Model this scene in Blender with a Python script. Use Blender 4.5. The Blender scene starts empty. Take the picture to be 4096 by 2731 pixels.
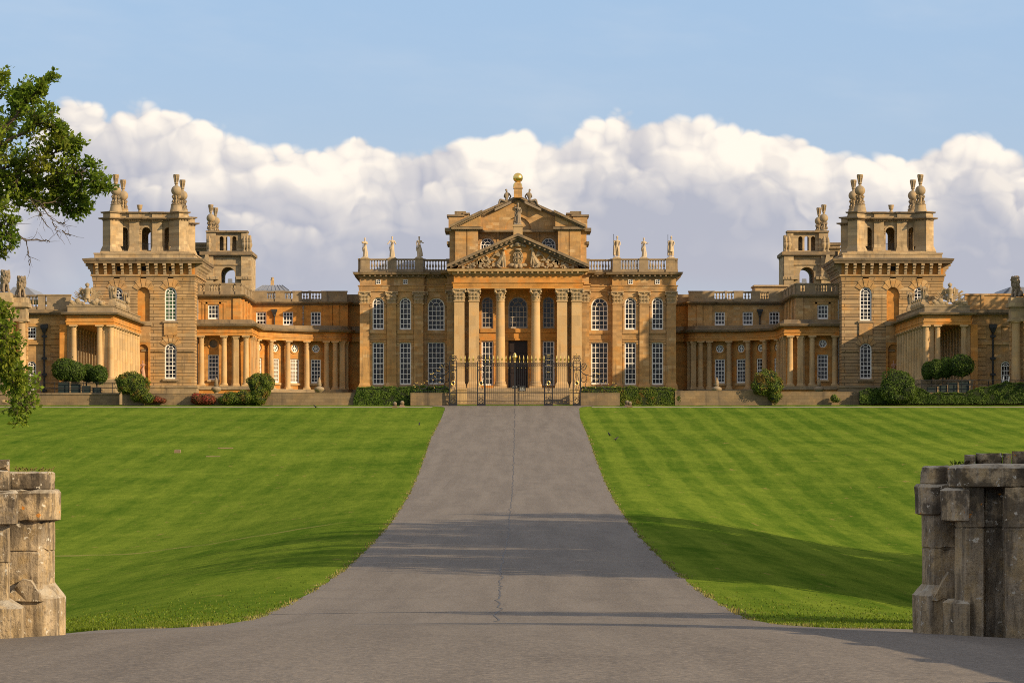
import bpy, bmesh, math, random
from mathutils import Vector, Matrix, noise as mnoise
R = math.radians
random.seed(7)
C = bpy.context.scene
COL = C.collection
# ------------------------------------------------------------------ camera
F = 13000.0          # focal length in photo pixels (photo 4096 wide)
HZ = 1860.0          # horizon row of the photo
cd = bpy.data.cameras.new('camera'); cam = bpy.data.objects.new('camera', cd); COL.objects.link(cam)
cam.location = (0, 0, 0); cam.rotation_euler = (R(90), 0, 0)
cd.sensor_width = 36; cd.lens = F / 4096 * 36; cd.shift_y = (HZ - 1365.5) / 4096
cd.clip_start = 1; cd.clip_end = 8000
C.camera = cam
# ------------------------------------------------------------------ light
AZ, EL = R(58), R(24)
sun_dir = Vector((math.sin(AZ) * math.cos(EL), -math.cos(AZ) * math.cos(EL), math.sin(EL)))
sd = bpy.data.lights.new('sun', 'SUN'); sd.energy = 4.5; sd.angle = R(0.6); sd.color = (1.0, 0.77, 0.48)
sun = bpy.data.objects.new('sun', sd); COL.objects.link(sun)
sun.rotation_euler = sun_dir.to_track_quat('Z', 'Y').to_euler(); sun.location = (60, -40, 60)
C.view_settings.view_transform = 'Standard'; C.view_settings.look = 'None'; C.view_settings.gamma = 1
C.view_settings.exposure = 0.5
C.cycles.use_denoising = False; C.cycles.filter_width = 1.0
C.cycles.max_bounces = 5; C.cycles.diffuse_bounces = 3; C.cycles.glossy_bounces = 2
C.cycles.transparent_max_bounces = 4

class NT:
    def __init__(s, tree): s.t = tree; s.n = tree.nodes; s.l = tree.links
    def new(s, ty, **kw):
        n = s.n.new(ty)
        for k, v in kw.items(): setattr(n, k, v)
        return n
    def put(s, n, i, v):
        if v is None: return
        if isinstance(v, bpy.types.NodeSocket): s.l.new(v, n.inputs[i])
        else: n.inputs[i].default_value = v
    def m(s, op, a, b=None, c=None, clamp=False):
        n = s.new('ShaderNodeMath', operation=op, use_clamp=clamp)
        for i, v in enumerate((a, b, c)): s.put(n, i, v)
        return n.outputs[0]
    def vm(s, op, a, b=None):
        n = s.new('ShaderNodeVectorMath', operation=op); s.put(n, 0, a); s.put(n, 1, b)
        return n.outputs[0]
    def scale(s, v, k):
        n = s.new('ShaderNodeVectorMath', operation='SCALE'); s.put(n, 0, v); s.put(n, 'Scale', k); return n.outputs[0]
    def xyz(s, x, y, z):
        n = s.new('ShaderNodeCombineXYZ'); s.put(n, 0, x); s.put(n, 1, y); s.put(n, 2, z); return n.outputs[0]
    def sep(s, v):
        n = s.new('ShaderNodeSeparateXYZ'); s.l.new(v, n.inputs[0]); return n.outputs
    def noise(s, v, sc, det=3, rough=.55, lac=2.0, dist=0, dim='3D'):
        n = s.new('ShaderNodeTexNoise', noise_dimensions=dim); s.put(n, 'Vector', v); s.put(n, 'Scale', sc); s.put(n, 'Detail', det)
        s.put(n, 'Roughness', rough); s.put(n, 'Lacunarity', lac); s.put(n, 'Distortion', dist); return n.outputs[0]
    def step(s, v, a, b, lo=0.0, hi=1.0, smooth=True):
        n = s.new('ShaderNodeMapRange', interpolation_type='SMOOTHSTEP' if smooth else 'LINEAR')
        s.put(n, 0, v); s.put(n, 1, a); s.put(n, 2, b); s.put(n, 3, lo); s.put(n, 4, hi); return n.outputs[0]
    def mix(s, f, a, b, mode='MIX'):
        n = s.new('ShaderNodeMix', data_type='RGBA', blend_type=mode); n.clamp_factor = True
        s.put(n, 0, f)
        for i, v in ((6, a), (7, b)):
            if isinstance(v, tuple) and len(v) == 3: v = (*v, 1)
            s.put(n, i, v)
        return n.outputs[2]
    def grey(s, v):
        return s.xyz(v, v, v)

# ------------------------------------------------------------------ sky with a bank of cumulus
W = bpy.data.worlds.new('World'); C.world = W; W.use_nodes = True
w = NT(W.node_tree)
for n in list(w.n): w.n.remove(n)
bg = w.new('ShaderNodeBackground'); outw = w.new('ShaderNodeOutputWorld'); w.l.new(bg.outputs[0], outw.inputs[0])
sky = w.new('ShaderNodeTexSky', sky_type='NISHITA', sun_disc=False)
sky.sun_elevation = EL; sky.sun_rotation = math.pi - AZ
sky.air_density = 1.0; sky.dust_density = 1.2; sky.ozone_density = 1.3
SKY_S = 0.088
bg.inputs[1].default_value = SKY_S
tc = w.new('ShaderNodeTexCoord')
dx, dy, dz = w.sep(tc.outputs['Generated'])
az = w.m('ARCTAN2', dx, dy)
el = w.m('ARCSINE', dz)
a = w.m('MULTIPLY', az, 13.0)      # 1 unit = 1/13 rad, about one thousandth of the photo's pixels
e = w.m('MULTIPLY', el, 13.0)
TOP = [(-2.6,.90),(-2.05,1.12),(-1.9,1.30),(-1.79,1.41),(-1.63,1.42),(-1.45,1.40),(-1.2,1.36),(-1.1,1.32),(-1.0,1.28),(-.85,1.29),(-.75,1.26),(-.65,1.29),
       (-.62,1.33),(-.55,1.28),(-.43,1.245),(-.25,1.27),(-.05,1.29),(.04,1.335),(.10,1.30),(.2,1.31),(.3,1.36),(.4,1.40),(.51,1.413),(.65,1.40),(.8,1.375),
       (.9,1.37),(1.0,1.385),(1.1,1.37),(1.2,1.29),(1.25,1.25),(1.35,1.245),(1.45,1.23),(1.55,1.25),(1.6,1.285),(1.7,1.32),(1.8,1.325),(1.9,1.29),(1.95,1.25),(2.05,1.23),(2.6,1.0)]
def curve(x, pts, x0, x1, y0, y1):
    n = w.new('ShaderNodeFloatCurve'); cv = n.mapping.curves[0]
    P_ = [((px - x0) / (x1 - x0), (py - y0) / (y1 - y0)) for px, py in pts]
    while len(cv.points) < len(P_): cv.points.new(.5, .5)
    for q, (u, v) in zip(cv.points, P_): q.location = (u, v); q.handle_type = 'AUTO'
    n.mapping.update()
    t = w.step(x, x0, x1, smooth=False); w.l.new(t, n.inputs['Value'])
    return w.m('MULTIPLY_ADD', n.outputs[0], y1 - y0, y0)
top0 = curve(a, TOP, -2.6, 2.6, 0.0, 1.5)
def billow(v, sc, det=3.0):
    """rounded cauliflower lumps: one minus squared cell distance, three sizes"""
    tot = None
    for k, wt in ((1.0, .62), (2.35, .27), (5.3, .11)):
        n = w.new('ShaderNodeTexVoronoi', feature='F1', voronoi_dimensions='2D'); w.put(n, 'Vector', v); w.put(n, 'Scale', sc*k); w.put(n, 'Detail', 0.0); w.put(n, 'Randomness', .9)
        d = n.outputs['Distance']; q = w.m('MULTIPLY_ADD', w.m('MULTIPLY', d, d), -wt, wt)
        tot = q if tot is None else w.m('ADD', tot, q)
    return tot
skyc = sky.outputs[0]
colr = w.mix(w.step(e, .3, 2.0), (4.05, 4.7, 5.6), (3.15, 4.55, 6.5))      # clear sky of the photo, deeper blue higher up
skycol = w.mix(w.step(e, 2.0, 6.5, .85, .75), skyc, w.mix(w.step(e, 2.2, 6.0), colr, (6.1, 5.8, 5.7)))  # overhead sky brightened to warm white outside the view as added fill
ae = w.xyz(a, w.m('MULTIPLY', e, 1.15), 0.0)
warp = w.noise(ae, 2.2, 3, dim='2D'); warp2 = w.noise(ae, 3.1, 2, dim='2D')
# thin banks low behind the cumulus
cir = w.noise(w.xyz(w.m('MULTIPLY_ADD', e, .8, a), w.m('MULTIPLY', e, 3.2), 7.0), .9, 4, .6)
skycol = w.mix(w.m('MULTIPLY', w.step(cir, .45, .8), .22), skycol, (5.6, 6.0, 6.5))
st = w.noise(w.xyz(a, w.m('MULTIPLY', e, 4.5), 3.0), 1.15, 4, .55)
stm = w.m('MULTIPLY', w.step(st, .36, .60), w.m('MULTIPLY', w.step(e, -.1, .45, .55, 1.0), w.step(e, 1.25, .8)))
lowp = w.noise(w.xyz(w.m('ADD', a, 11.0), w.m('MULTIPLY', e, 3.4), 1.0), 1.3, 5, .58)
bank = w.mix(w.step(lowp, .40, .66), (3.95, 4.25, 5.1), (5.6, 5.35, 5.35))
cur = w.mix(stm, skycol, bank)
def bump(a0, e0, ra, re):
    u = w.m('DIVIDE', w.m('SUBTRACT', a, a0), ra); v_ = w.m('DIVIDE', w.m('SUBTRACT', e, e0), re)
    return w.m('EXPONENT', w.m('MULTIPLY', w.m('ADD', w.m('MULTIPLY', u, u), w.m('MULTIPLY', v_, v_)), -1.0))
# big masses of the bank: a sunlit tower and shaded hollows painted in as brightness offsets
mass_light = w.m('SUBTRACT', w.m('MULTIPLY', bump(1.02, 1.27, .34, .15), .32), w.m('ADD', w.m('MULTIPLY', bump(.72, 1.06, .26, .14), .26), w.m('MULTIPLY', bump(-1.75, 1.08, .5, .16), .22)))
mass_light = w.m('ADD', mass_light, w.m('MULTIPLY', bump(-.68, 1.14, .22, .12), .14))
LIGHT = (0.034, 0.034)
def layer(cur, zoff, topv, sc, amp, soft, bright, dark, lit, base_lo, base_hi):  # cloud sun and shade painted into the colour from lump relief
    p = w.xyz(w.m('ADD', a, zoff * 7.3), w.m('MULTIPLY', e, 1.15), 0.0)
    p = w.vm('ADD', p, w.scale(w.xyz(w.m('SUBTRACT', warp, .5), w.m('SUBTRACT', warp2, .5), 0.0), .16))
    H = billow(p, sc)
    H2 = billow(w.vm('ADD', p, (LIGHT[0], LIGHT[1], 0)), sc)
    big = w.noise(p, 1.7, 2, dim='2D')
    big2 = w.noise(w.vm('ADD', p, (.13, .11, 0)), 1.7, 2, dim='2D')
    edge = w.m('SUBTRACT', w.m('ADD', w.m('MULTIPLY_ADD', w.m('SUBTRACT', H, .78), amp, topv), w.m('MULTIPLY', w.m('SUBTRACT', big, .5), .12)), e)
    mask = w.step(edge, -.006, soft)
    mask = w.m('MULTIPLY', mask, w.step(w.m('ADD', e, w.m('MULTIPLY', w.m('SUBTRACT', big, .5), .5)), base_lo, base_hi))
    deep = w.step(edge, .03, .50, 1.0, .16)
    rel = w.m('MULTIPLY', w.m('SUBTRACT', H, H2), w.m('MULTIPLY', deep, 1.5))
    relb = w.m('MULTIPLY', w.m('SUBTRACT', big, big2), 1.9)
    top_l = w.step(edge, .38, 0.0, -.28, .28)
    hl = w.m('ADD', w.m('ADD', rel, relb), w.m('ADD', top_l, w.m('MULTIPLY_ADD', w.m('MULTIPLY', w.m('SUBTRACT', H, .78), deep), .9, lit)))
    hl = w.m('ADD', w.m('ADD', hl, mass_light), w.step(e, .62, 1.22, -.42, .02))
    s1 = w.step(hl, -.15, .50, smooth=False); s2 = w.step(hl, .38, .95)
    c = w.mix(s1, dark, tuple((p_ + q_) / 2 for p_, q_ in zip(dark, bright)))
    c = w.mix(s2, c, bright)
    return w.mix(mask, cur, c)
BR, DK = (8.6, 7.85, 6.9), (3.9, 4.0, 4.65)
cur = layer(cur, 0.0, top0, 3.7, .22, .035, BR, DK, .38, .40, .86)
lb = w.m('MULTIPLY_ADD', w.noise(w.xyz(a, 4.0, 0.0), 1.1, 2, dim='2D'), .62, w.m('SUBTRACT', top0, .52))
cur = layer(cur, 1.7, lb, 4.2, .36, .06, (7.3, 6.75, 6.2), (3.85, 3.98, 4.65), .22, .48, .98)
w.l.new(cur, bg.inputs[0])
# ------------------------------------------------------------------ materials
def mat(name):
    m = bpy.data.materials.new(name); m.use_nodes = True
    t = NT(m.node_tree); p = t.n['Principled BSDF']
    return m, t, p
def simple(name, col, rough=.6, metal=0.0, var=.25, sc=6.0, spec=.3):
    m, t, p = mat(name)
    g = t.new('ShaderNodeNewGeometry').outputs['Position']
    n = t.noise(g, sc, 4)
    c = t.mix(n, tuple(x * (1 - var) for x in col), tuple(x * (1 + var) for x in col))
    t.l.new(c, p.inputs['Base Color']); p.inputs['Roughness'].default_value = rough
    p.inputs['Metallic'].default_value = metal; p.inputs['Specular IOR Level'].default_value = spec
    return m
def stone(name, c1, c2, c3, stain=(.10,.075,.05), stain_amt=.5, row=.42, wid=1.1, joint=.0, jdark=.55, blockvar=.22, lichen=.6, lich=(.20,.185,.15), big=.10, rough=.85, pale=.0):
    m, t, p = mat(name)
    geo = t.new('ShaderNodeNewGeometry'); pos = geo.outputs['Position']; nrm = geo.outputs['True Normal']
    x, y, z = t.sep(pos)
    f1 = t.step(t.noise(pos, big, 4, .6), .36, .64)
    c = t.mix(f1, c1, c2)
    f2 = t.step(t.noise(pos, .75, 5, .62), .45, .72)
    c = t.mix(f2, c, c3)
    br = t.new('ShaderNodeTexBrick'); br.offset = .5
    t.put(br, 'Vector', t.xyz(t.m('MULTIPLY_ADD', y, .93, x), z, 0.0)); t.put(br, 'Scale', 1.0)
    t.put(br, 'Color1', (1 - blockvar, 1 - blockvar, 1 - blockvar, 1)); t.put(br, 'Color2', (1 + blockvar, 1 + blockvar, 1 + blockvar * .8, 1))
    t.put(br, 'Mortar', (jdark, jdark, jdark, 1)); t.put(br, 'Mortar Size', joint); t.put(br, 'Mortar Smooth', .1); t.put(br, 'Bias', 0.0)
    t.put(br, 'Brick Width', wid); t.put(br, 'Row Height', row)
    c = t.mix(1.0, c, br.outputs['Color'], 'MULTIPLY')
    if pale > 0:   # odd replaced blocks in paler stone
        b2 = t.new('ShaderNodeTexWhiteNoise', noise_dimensions='2D')
        t.put(b2, 'Vector', t.xyz(t.m('FLOOR', t.m('DIVIDE', t.m('ADD', x, y), wid * .9)), t.m('FLOOR', t.m('DIVIDE', z, row)), 0.0))
        c = t.mix(t.m('MULTIPLY', t.step(b2.outputs[0], .90, .93), pale), c, (.62, .47, .27))
    wn_ = t.new('ShaderNodeTexWhiteNoise', noise_dimensions='3D'); rw_ = t.m('FLOOR', t.m('DIVIDE', z, row)); t.put(wn_, 'Vector', t.xyz(t.m('FLOOR', t.m('ADD', t.m('DIVIDE', t.m('MULTIPLY_ADD', y, .93, x), min(wid, 1.3)), t.m('MULTIPLY', rw_, .5))), rw_, 0.0))
    if blockvar > 0: c = t.mix(1.0, c, t.grey(t.step(wn_.outputs[0], 0, 1, 1-blockvar*1.8, 1+blockvar*1.6, smooth=False)), 'MULTIPLY')
    # rain streaks and grime
    sv = t.xyz(t.m('MULTIPLY', x, 1.6), t.m('MULTIPLY', y, 1.6), t.m('MULTIPLY', z, .16))
    st_ = t.m('MULTIPLY', t.step(t.noise(sv, 1.0, 5, .6), .50, .74), t.step(t.noise(pos, .22, 3), .38, .62))
    c = t.mix(t.m('MULTIPLY', st_, stain_amt), c, stain)
    c = t.mix(t.m('MULTIPLY', t.step(t.noise(pos, 9.0, 4, .7), .35, .7), .22), c, tuple(q * .55 for q in c1))
    # lichen on the tops of ledges
    nz = t.sep(nrm)[2]
    lm = t.m('MULTIPLY', t.step(nz, .25, .75), t.step(t.noise(pos, 1.7, 5, .65), .25, .55))
    c = t.mix(t.m('MULTIPLY', lm, lichen), c, lich)
    t.l.new(c, p.inputs['Base Color']); p.inputs['Roughness'].default_value = rough; p.inputs['Specular IOR Level'].default_value = .15
    bp = t.new('ShaderNodeBump'); bp.inputs['Strength'].default_value = .35; bp.inputs['Distance'].default_value = .06
    t.l.new(t.m('ADD', t.noise(pos, 5.0, 5, .65), t.m('MULTIPLY', br.outputs['Fac'], -1.2 if joint > 0 else 0.0)), bp.inputs['Height'])
    t.l.new(bp.outputs[0], p.inputs['Normal'])
    return m
M = {}
M['ochre'] = stone('stone ochre', (.45,.27,.105), (.38,.24,.12), (.50,.26,.085), pale=.35, blockvar=.09, stain_amt=.7)
M['orange'] = stone('stone orange', (.53,.24,.055), (.45,.245,.085), (.58,.22,.04), stain_amt=.4, blockvar=.09)
M['column'] = stone('stone column', (.52,.35,.175), (.45,.31,.165), (.53,.32,.135), stain_amt=.45, row=1.6, wid=9, blockvar=.06)
M['tower'] = stone('stone rusticated', (.40,.265,.13), (.34,.235,.135), (.46,.265,.105), row=.48, wid=4.2, joint=.06, jdark=.42, blockvar=.08, pale=.3, stain_amt=.65)
M['towertop'] = stone('stone belvedere', (.39,.285,.165), (.32,.245,.155), (.43,.29,.145), pale=.4, blockvar=.09, stain_amt=.65)
M['capital'] = stone('stone capital', (.43,.31,.17), (.34,.255,.155), (.46,.31,.15), stain=(.06,.048,.036), stain_amt=.75, blockvar=.0, big=.8)
M['grey'] = stone('stone weathered', (.30,.225,.14), (.25,.19,.125), (.34,.24,.13), stain=(.07,.06,.05), stain_amt=.7, blockvar=.08, big=.3)
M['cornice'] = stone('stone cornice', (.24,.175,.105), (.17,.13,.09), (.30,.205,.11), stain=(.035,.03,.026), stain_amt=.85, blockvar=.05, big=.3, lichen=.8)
M['carved'] = stone('stone carved', (.37,.275,.165), (.29,.225,.145), (.42,.285,.14), stain=(.07,.056,.042), stain_amt=.7, blockvar=.03, big=.6)
M['statue'] = stone('stone statue', (.54,.43,.30), (.46,.37,.26), (.57,.44,.28), stain=(.2,.16,.12), stain_amt=.5, blockvar=.0, big=.6, lichen=.2)
M['statuegrey'] = stone('stone statue dark', (.26,.20,.14), (.22,.175,.125), (.31,.235,.15), stain=(.06,.05,.04), stain_amt=.6, blockvar=.0, big=.8)
M['pink'] = stone('stone statue pink', (.50,.28,.19), (.46,.25,.17), (.52,.31,.21), stain_amt=.25, blockvar=0, lichen=.2)
M['lowwall'] = stone('stone garden wall', (.22,.158,.09), (.165,.125,.08), (.26,.175,.09), stain=(.06,.05,.04), stain_amt=.8, row=.42, wid=1.6, joint=.008, blockvar=.07, big=.22, lichen=.7)
def piermat():
    m, t, p = mat('stone bridge pier')
    geo = t.new('ShaderNodeNewGeometry'); pos = geo.outputs['Position']; nz = t.sep(geo.outputs['True Normal'])[2]; x, y, z = t.sep(pos)
    c = t.mix(t.step(t.noise(pos, 1.4, 4, .6), .35, .65), (.46, .35, .21), (.35, .285, .205))
    c = t.mix(t.step(t.noise(pos, 4.5, 5, .65), .48, .62), c, (.42, .31, .17))
    sv = t.xyz(t.m('MULTIPLY', x, 7.0), t.m('MULTIPLY', y, 7.0), t.m('MULTIPLY', z, 1.1))
    c = t.mix(t.m('MULTIPLY', t.step(t.noise(sv, 1.0, 5, .6), .46, .62), .7), c, (.085, .07, .055))
    c = t.mix(t.m('MULTIPLY', t.step(t.noise(t.xyz(t.m('MULTIPLY', x, 13.0), t.m('MULTIPLY', y, 13.0), t.m('MULTIPLY', z, .5)), 1.0, 4, .6), .55, .68), .5), c, (.40, .35, .28))
    # black crust on the exposed upper blocks, with its own ragged shape
    c = t.mix(t.m('MULTIPLY', t.m('MULTIPLY', t.step(t.noise(pos, 2.6, 5, .65), .42, .55), t.step(z, -1.1, -.35, .35, 1.0)), .8), c, (.045, .038, .03))
    # lichens: grey white, and a few orange
    c = t.mix(t.step(t.noise(pos, 11, 3, .6), .645, .68), c, (.52, .48, .40))
    c = t.mix(t.m('MULTIPLY', t.step(t.noise(pos, 24, 4, .7), .52, .66), .55), c, (.11, .085, .06))
    c = t.mix(t.m('MULTIPLY', t.step(t.noise(pos, 6.0, 3, .6), .66, .70), t.step(z, -1.2, -.4)), c, (.50, .20, .03))
    c = t.mix(t.m('MULTIPLY', t.step(nz, .3, .8), t.step(t.noise(pos, 5, 4, .7), .3, .6)), c, (.40, .36, .29))
    t.l.new(c, p.inputs['Base Color']); p.inputs['Roughness'].default_value = .9; p.inputs['Specular IOR Level'].default_value = .1
    bp = t.new('ShaderNodeBump'); bp.inputs['Strength'].default_value = .9; bp.inputs['Distance'].default_value = .035
    h = t.m('ADD', t.noise(pos, 7, 6, .7), t.m('MULTIPLY', t.noise(sv, .8, 4, .6), .8)); t.l.new(h, bp.inputs['Height']); t.l.new(bp.outputs[0], p.inputs['Normal'])
    return m
M['pier'] = piermat()
M['white'] = simple('white paint', (.80,.77,.72), .5, var=.06)
M['greyframe'] = simple('old frame paint', (.36,.30,.24), .55, var=.1)
M['lead'] = simple('lead sheet', (.20,.22,.27), .45, var=.2, sc=1.5)
M['iron'] = simple('black iron', (.018,.018,.02), .45, var=.2)
M['gilt'] = simple('gilding', (.95,.66,.20), .28, metal=1.0, var=.05)
M['giltpaint'] = simple('gilt paint', (.85,.58,.16), .35, metal=.6, var=.1)
M['pipe'] = simple('painted pipe', (.30,.27,.24), .6)
M['pipedark'] = simple('dark pipe', (.035,.035,.035), .6)
M['door'] = simple('dark door wood', (.022,.013,.011), .55, var=.4, sc=2)
M['dark'] = simple('unlit room', (.012,.010,.010), .9)  # near-black colour standing in for shade in rooms and openings
M['curtain'] = simple('green curtain', (.06,.11,.065), .9, var=.4, sc=3)
M['linen'] = simple('pale blind', (.30,.25,.20), .9, var=.2, sc=3)
M['screen'] = simple('dark green panel', (.016,.028,.028), .7)
M['bird'] = simple('black feather', (.012,.012,.014), .5)
M['signwhite'] = simple('sign lettering', (.75,.75,.72), .6, var=.02)
def glass():
    m, t, p = mat('window glass')
    geo = t.new('ShaderNodeNewGeometry').outputs['Position']
    wn = t.new('ShaderNodeTexWhiteNoise', noise_dimensions='3D')
    x, y, z = t.sep(geo)
    cell = t.xyz(t.m('FLOOR', t.m('DIVIDE', x, .42)), t.m('FLOOR', t.m('DIVIDE', z, .62)), 1.0)
    t.put(wn, 'Vector', cell)
    c = t.mix(t.step(wn.outputs[0], .35, 1.0), (.004, .004, .005), (.055, .055, .06))
    t.l.new(c, p.inputs['Base Color']); p.inputs['Roughness'].default_value = .12; p.inputs['Specular IOR Level'].default_value = .35
    bp = t.new('ShaderNodeBump'); bp.inputs['Strength'].default_value = .25; bp.inputs['Distance'].default_value = .05
    wn2 = t.noise(geo, 1.6, 2); t.l.new(wn2, bp.inputs['Height']); t.l.new(bp.outputs[0], p.inputs['Normal'])
    return m
M['glass'] = glass()
def leafmat(name, c1, c2, c3=None, trans=.35, c3amt=.5):
    m, t, p = mat(name)
    geo = t.new('ShaderNodeNewGeometry'); pos = geo.outputs['Position']
    c = t.mix(t.step(t.noise(pos, 1.1, 3), .35, .65), c1, c2)
    if c3: c = t.mix(t.m('MULTIPLY', t.step(t.noise(pos, .8, 4, .7), .52, .62), c3amt), c, c3)
    rn = geo.outputs['Random Per Island']
    c = t.mix(t.step(rn, .0, 1.0), t.mix(1.0, c, (.6, .62, .55), 'MULTIPLY'), t.mix(1.0, c, (1.35, 1.3, 1.15), 'MULTIPLY'))
    t.l.new(c, p.inputs['Base Color']); p.inputs['Roughness'].default_value = .55; p.inputs['Specular IOR Level'].default_value = .25
    tr = t.new('ShaderNodeBsdfTranslucent'); t.l.new(c, tr.inputs[0])
    mx = t.new('ShaderNodeMixShader'); mx.inputs[0].default_value = trans
    t.l.new(p.outputs[0], mx.inputs[1]); t.l.new(tr.outputs[0], mx.inputs[2])
    t.l.new(mx.outputs[0], t.n['Material Output'].inputs[0])
    return m
M['hedge'] = leafmat('hedge leaves', (.06,.115,.012), (.10,.16,.02), trans=.3)
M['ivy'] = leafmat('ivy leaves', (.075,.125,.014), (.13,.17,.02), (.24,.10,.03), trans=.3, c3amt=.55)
M['redivy'] = leafmat('red creeper leaves', (.26,.045,.03), (.16,.06,.03), (.10,.11,.025), trans=.25, c3amt=.8)
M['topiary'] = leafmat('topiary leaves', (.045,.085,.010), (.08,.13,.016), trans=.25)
M['leaf'] = leafmat('tree leaves', (.125,.21,.02), (.21,.28,.028), (.32,.26,.04), trans=.55, c3amt=.3)
M['farleaf'] = leafmat('park tree leaves', (.035,.075,.012), (.06,.10,.018), trans=.3)
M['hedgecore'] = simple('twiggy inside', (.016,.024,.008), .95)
M['bark'] = simple('bark', (.085,.065,.045), .9, var=.4, sc=8)
M['dry'] = leafmat('dry grass', (.25,.205,.07), (.15,.17,.04), trans=.2)
M['blade'] = leafmat('grass blades', (.11,.17,.010), (.15,.20,.014), (.22,.20,.04), trans=.45, c3amt=.4)

# ------------------------------------------------------------------ mesh helpers
AX = .9                                   # the palace's axis of symmetry
def U(u, Y): return u * Y / F             # photo pixels off the axis -> metres at depth Y
def Z(py, Y): return (HZ - py) * Y / F    # photo row -> height at depth Y
def chain(o):
    v = Vector((0, 0, 0))
    while o: v += o.location; o = o.parent
    return v
class MB:
    def __init__(s, sg=1, T=None): s.v = []; s.f = []; s.sg = sg; s.T = T
    def add(s, vs, fs):
        b = len(s.v)
        if s.T is not None: vs = [s.T @ Vector(q) for q in vs]
        s.v += [tuple(q) for q in vs]; s.f += [tuple(i + b for i in f) for f in fs]
    def box(s, x0, x1, y0, y1, z0, z1):
        s.add([(x0,y0,z0),(x1,y0,z0),(x1,y1,z0),(x0,y1,z0),(x0,y0,z1),(x1,y0,z1),(x1,y1,z1),(x0,y1,z1)],
              [(0,3,2,1),(4,5,6,7),(0,1,5,4),(1,2,6,5),(2,3,7,6),(3,0,4,7)])
    def taper(s, cx, cy, z0, z1, a0, a1, b0=None, b1=None):
        b0 = a0 if b0 is None else b0; b1 = a1 if b1 is None else b1
        s.add([(cx-a0,cy-b0,z0),(cx+a0,cy-b0,z0),(cx+a0,cy+b0,z0),(cx-a0,cy+b0,z0),(cx-a1,cy-b1,z1),(cx+a1,cy-b1,z1),(cx+a1,cy+b1,z1),(cx-a1,cy+b1,z1)],
              [(0,3,2,1),(4,5,6,7),(0,1,5,4),(1,2,6,5),(2,3,7,6),(3,0,4,7)])
    def prism(s, poly, y0, y1):            # polygon in x,z pushed along y
        n = len(poly)
        s.add([(x, y0, z) for x, z in poly] + [(x, y1, z) for x, z in poly],
              [tuple(range(n)), tuple(range(2*n-1, n-1, -1))] + [(i, (i+1) % n + 0, (i+1) % n + n, i + n)[::-1] for i in range(n)])
    def prismz(s, poly, z0, z1):           # polygon in x,y pushed up
        n = len(poly)
        s.add([(x, y, z0) for x, y in poly] + [(x, y, z1) for x, y in poly],
              [tuple(range(n-1, -1, -1)), tuple(range(n, 2*n))] + [(i, (i+1) % n, (i+1) % n + n, i + n) for i in range(n)])
    def lathe(s, prof, n=16, c=(0, 0, 0), sq=1.0):
        vs = []; fs = []
        for r, z in prof:
            for k in range(n):
                t = 2*math.pi*k/n; vs.append((c[0]+r*math.cos(t), c[1]+r*sq*math.sin(t), c[2]+z))
        for i in range(len(prof)-1):
            for k in range(n): fs.append((i*n+k, i*n+(k+1) % n, (i+1)*n+(k+1) % n, (i+1)*n+k))
        fs.append(tuple(range(n-1, -1, -1))); fs.append(tuple((len(prof)-1)*n+k for k in range(n)))
        s.add(vs, fs)
    def tube(s, pts, r, n=6, r1=None):
        pts = [Vector(p) for p in pts]; vs = []; fs = []; m = len(pts)
        for i, p in enumerate(pts):
            d = (pts[min(i+1, m-1)] - pts[max(i-1, 0)])
            if d.length < 1e-9: d = Vector((0, 0, 1))
            d.normalize(); a_ = d.orthogonal().normalized() if abs(d.z) > .99 else d.cross(Vector((0, 0, 1))).normalized(); b_ = d.cross(a_)
            rr = r if r1 is None else r + (r1 - r) * i / max(1, m-1)
            for k in range(n):
                t = 2*math.pi*k/n; vs.append(tuple(p + (a_*math.cos(t) + b_*math.sin(t))*rr))
        for i in range(m-1):
            for k in range(n): fs.append((i*n+k, i*n+(k+1) % n, (i+1)*n+(k+1) % n, (i+1)*n+k))
        fs.append(tuple(range(n-1, -1, -1))); fs.append(tuple((m-1)*n+k for k in range(n)))
        s.add(vs, fs)
    def ball(s, c, r, n=10, m=7, sc=(1, 1, 1), rot=None):
        vs = []; fs = []
        for i in range(m+1):
            ph = math.pi*i/m
            for k in range(n):
                t = 2*math.pi*k/n
                q = Vector((math.sin(ph)*math.cos(t)*sc[0], math.sin(ph)*math.sin(t)*sc[1], math.cos(ph)*sc[2]))*r
                if rot is not None: q = rot @ q
                vs.append((c[0]+q.x, c[1]+q.y, c[2]+q.z))
        for i in range(m):
            for k in range(n): fs.append((i*n+k, (i+1)*n+k, (i+1)*n+(k+1) % n, i*n+(k+1) % n))
        s.add(vs, fs)
    def quad(s, a_, b_, c_, d_): s.add([a_, b_, c_, d_], [(0, 1, 2, 3)])
    def wall(s, x0, x1, z0, z1, y, ops=(), depth=.4, th=None, ret=0.0):
        """front sheet facing -y with openings (xa, xb, za, zb, kind): kind 0 square, 1 round-headed, 2 circle; th: also a back sheet"""
        xs = sorted({x0, x1, *[o[0] for o in ops], *[o[1] for o in ops]}); zs = sorted({z0, z1, *[o[2] for o in ops], *[o[3] for o in ops]})
        for yy in ([y] if th is None else [y, y + th]):
            for i in range(len(xs)-1):
                for j in range(len(zs)-1):
                    cx, cz = (xs[i]+xs[i+1])/2, (zs[j]+zs[j+1])/2
                    if any(o[0] < cx < o[1] and o[2] < cz < o[3] for o in ops): continue
                    s.quad((xs[i], yy, zs[j]), (xs[i+1], yy, zs[j]), (xs[i+1], yy, zs[j+1]), (xs[i], yy, zs[j+1]))
            for o in ops: s._corners(o, yy)
        d = th if th is not None else depth
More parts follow.
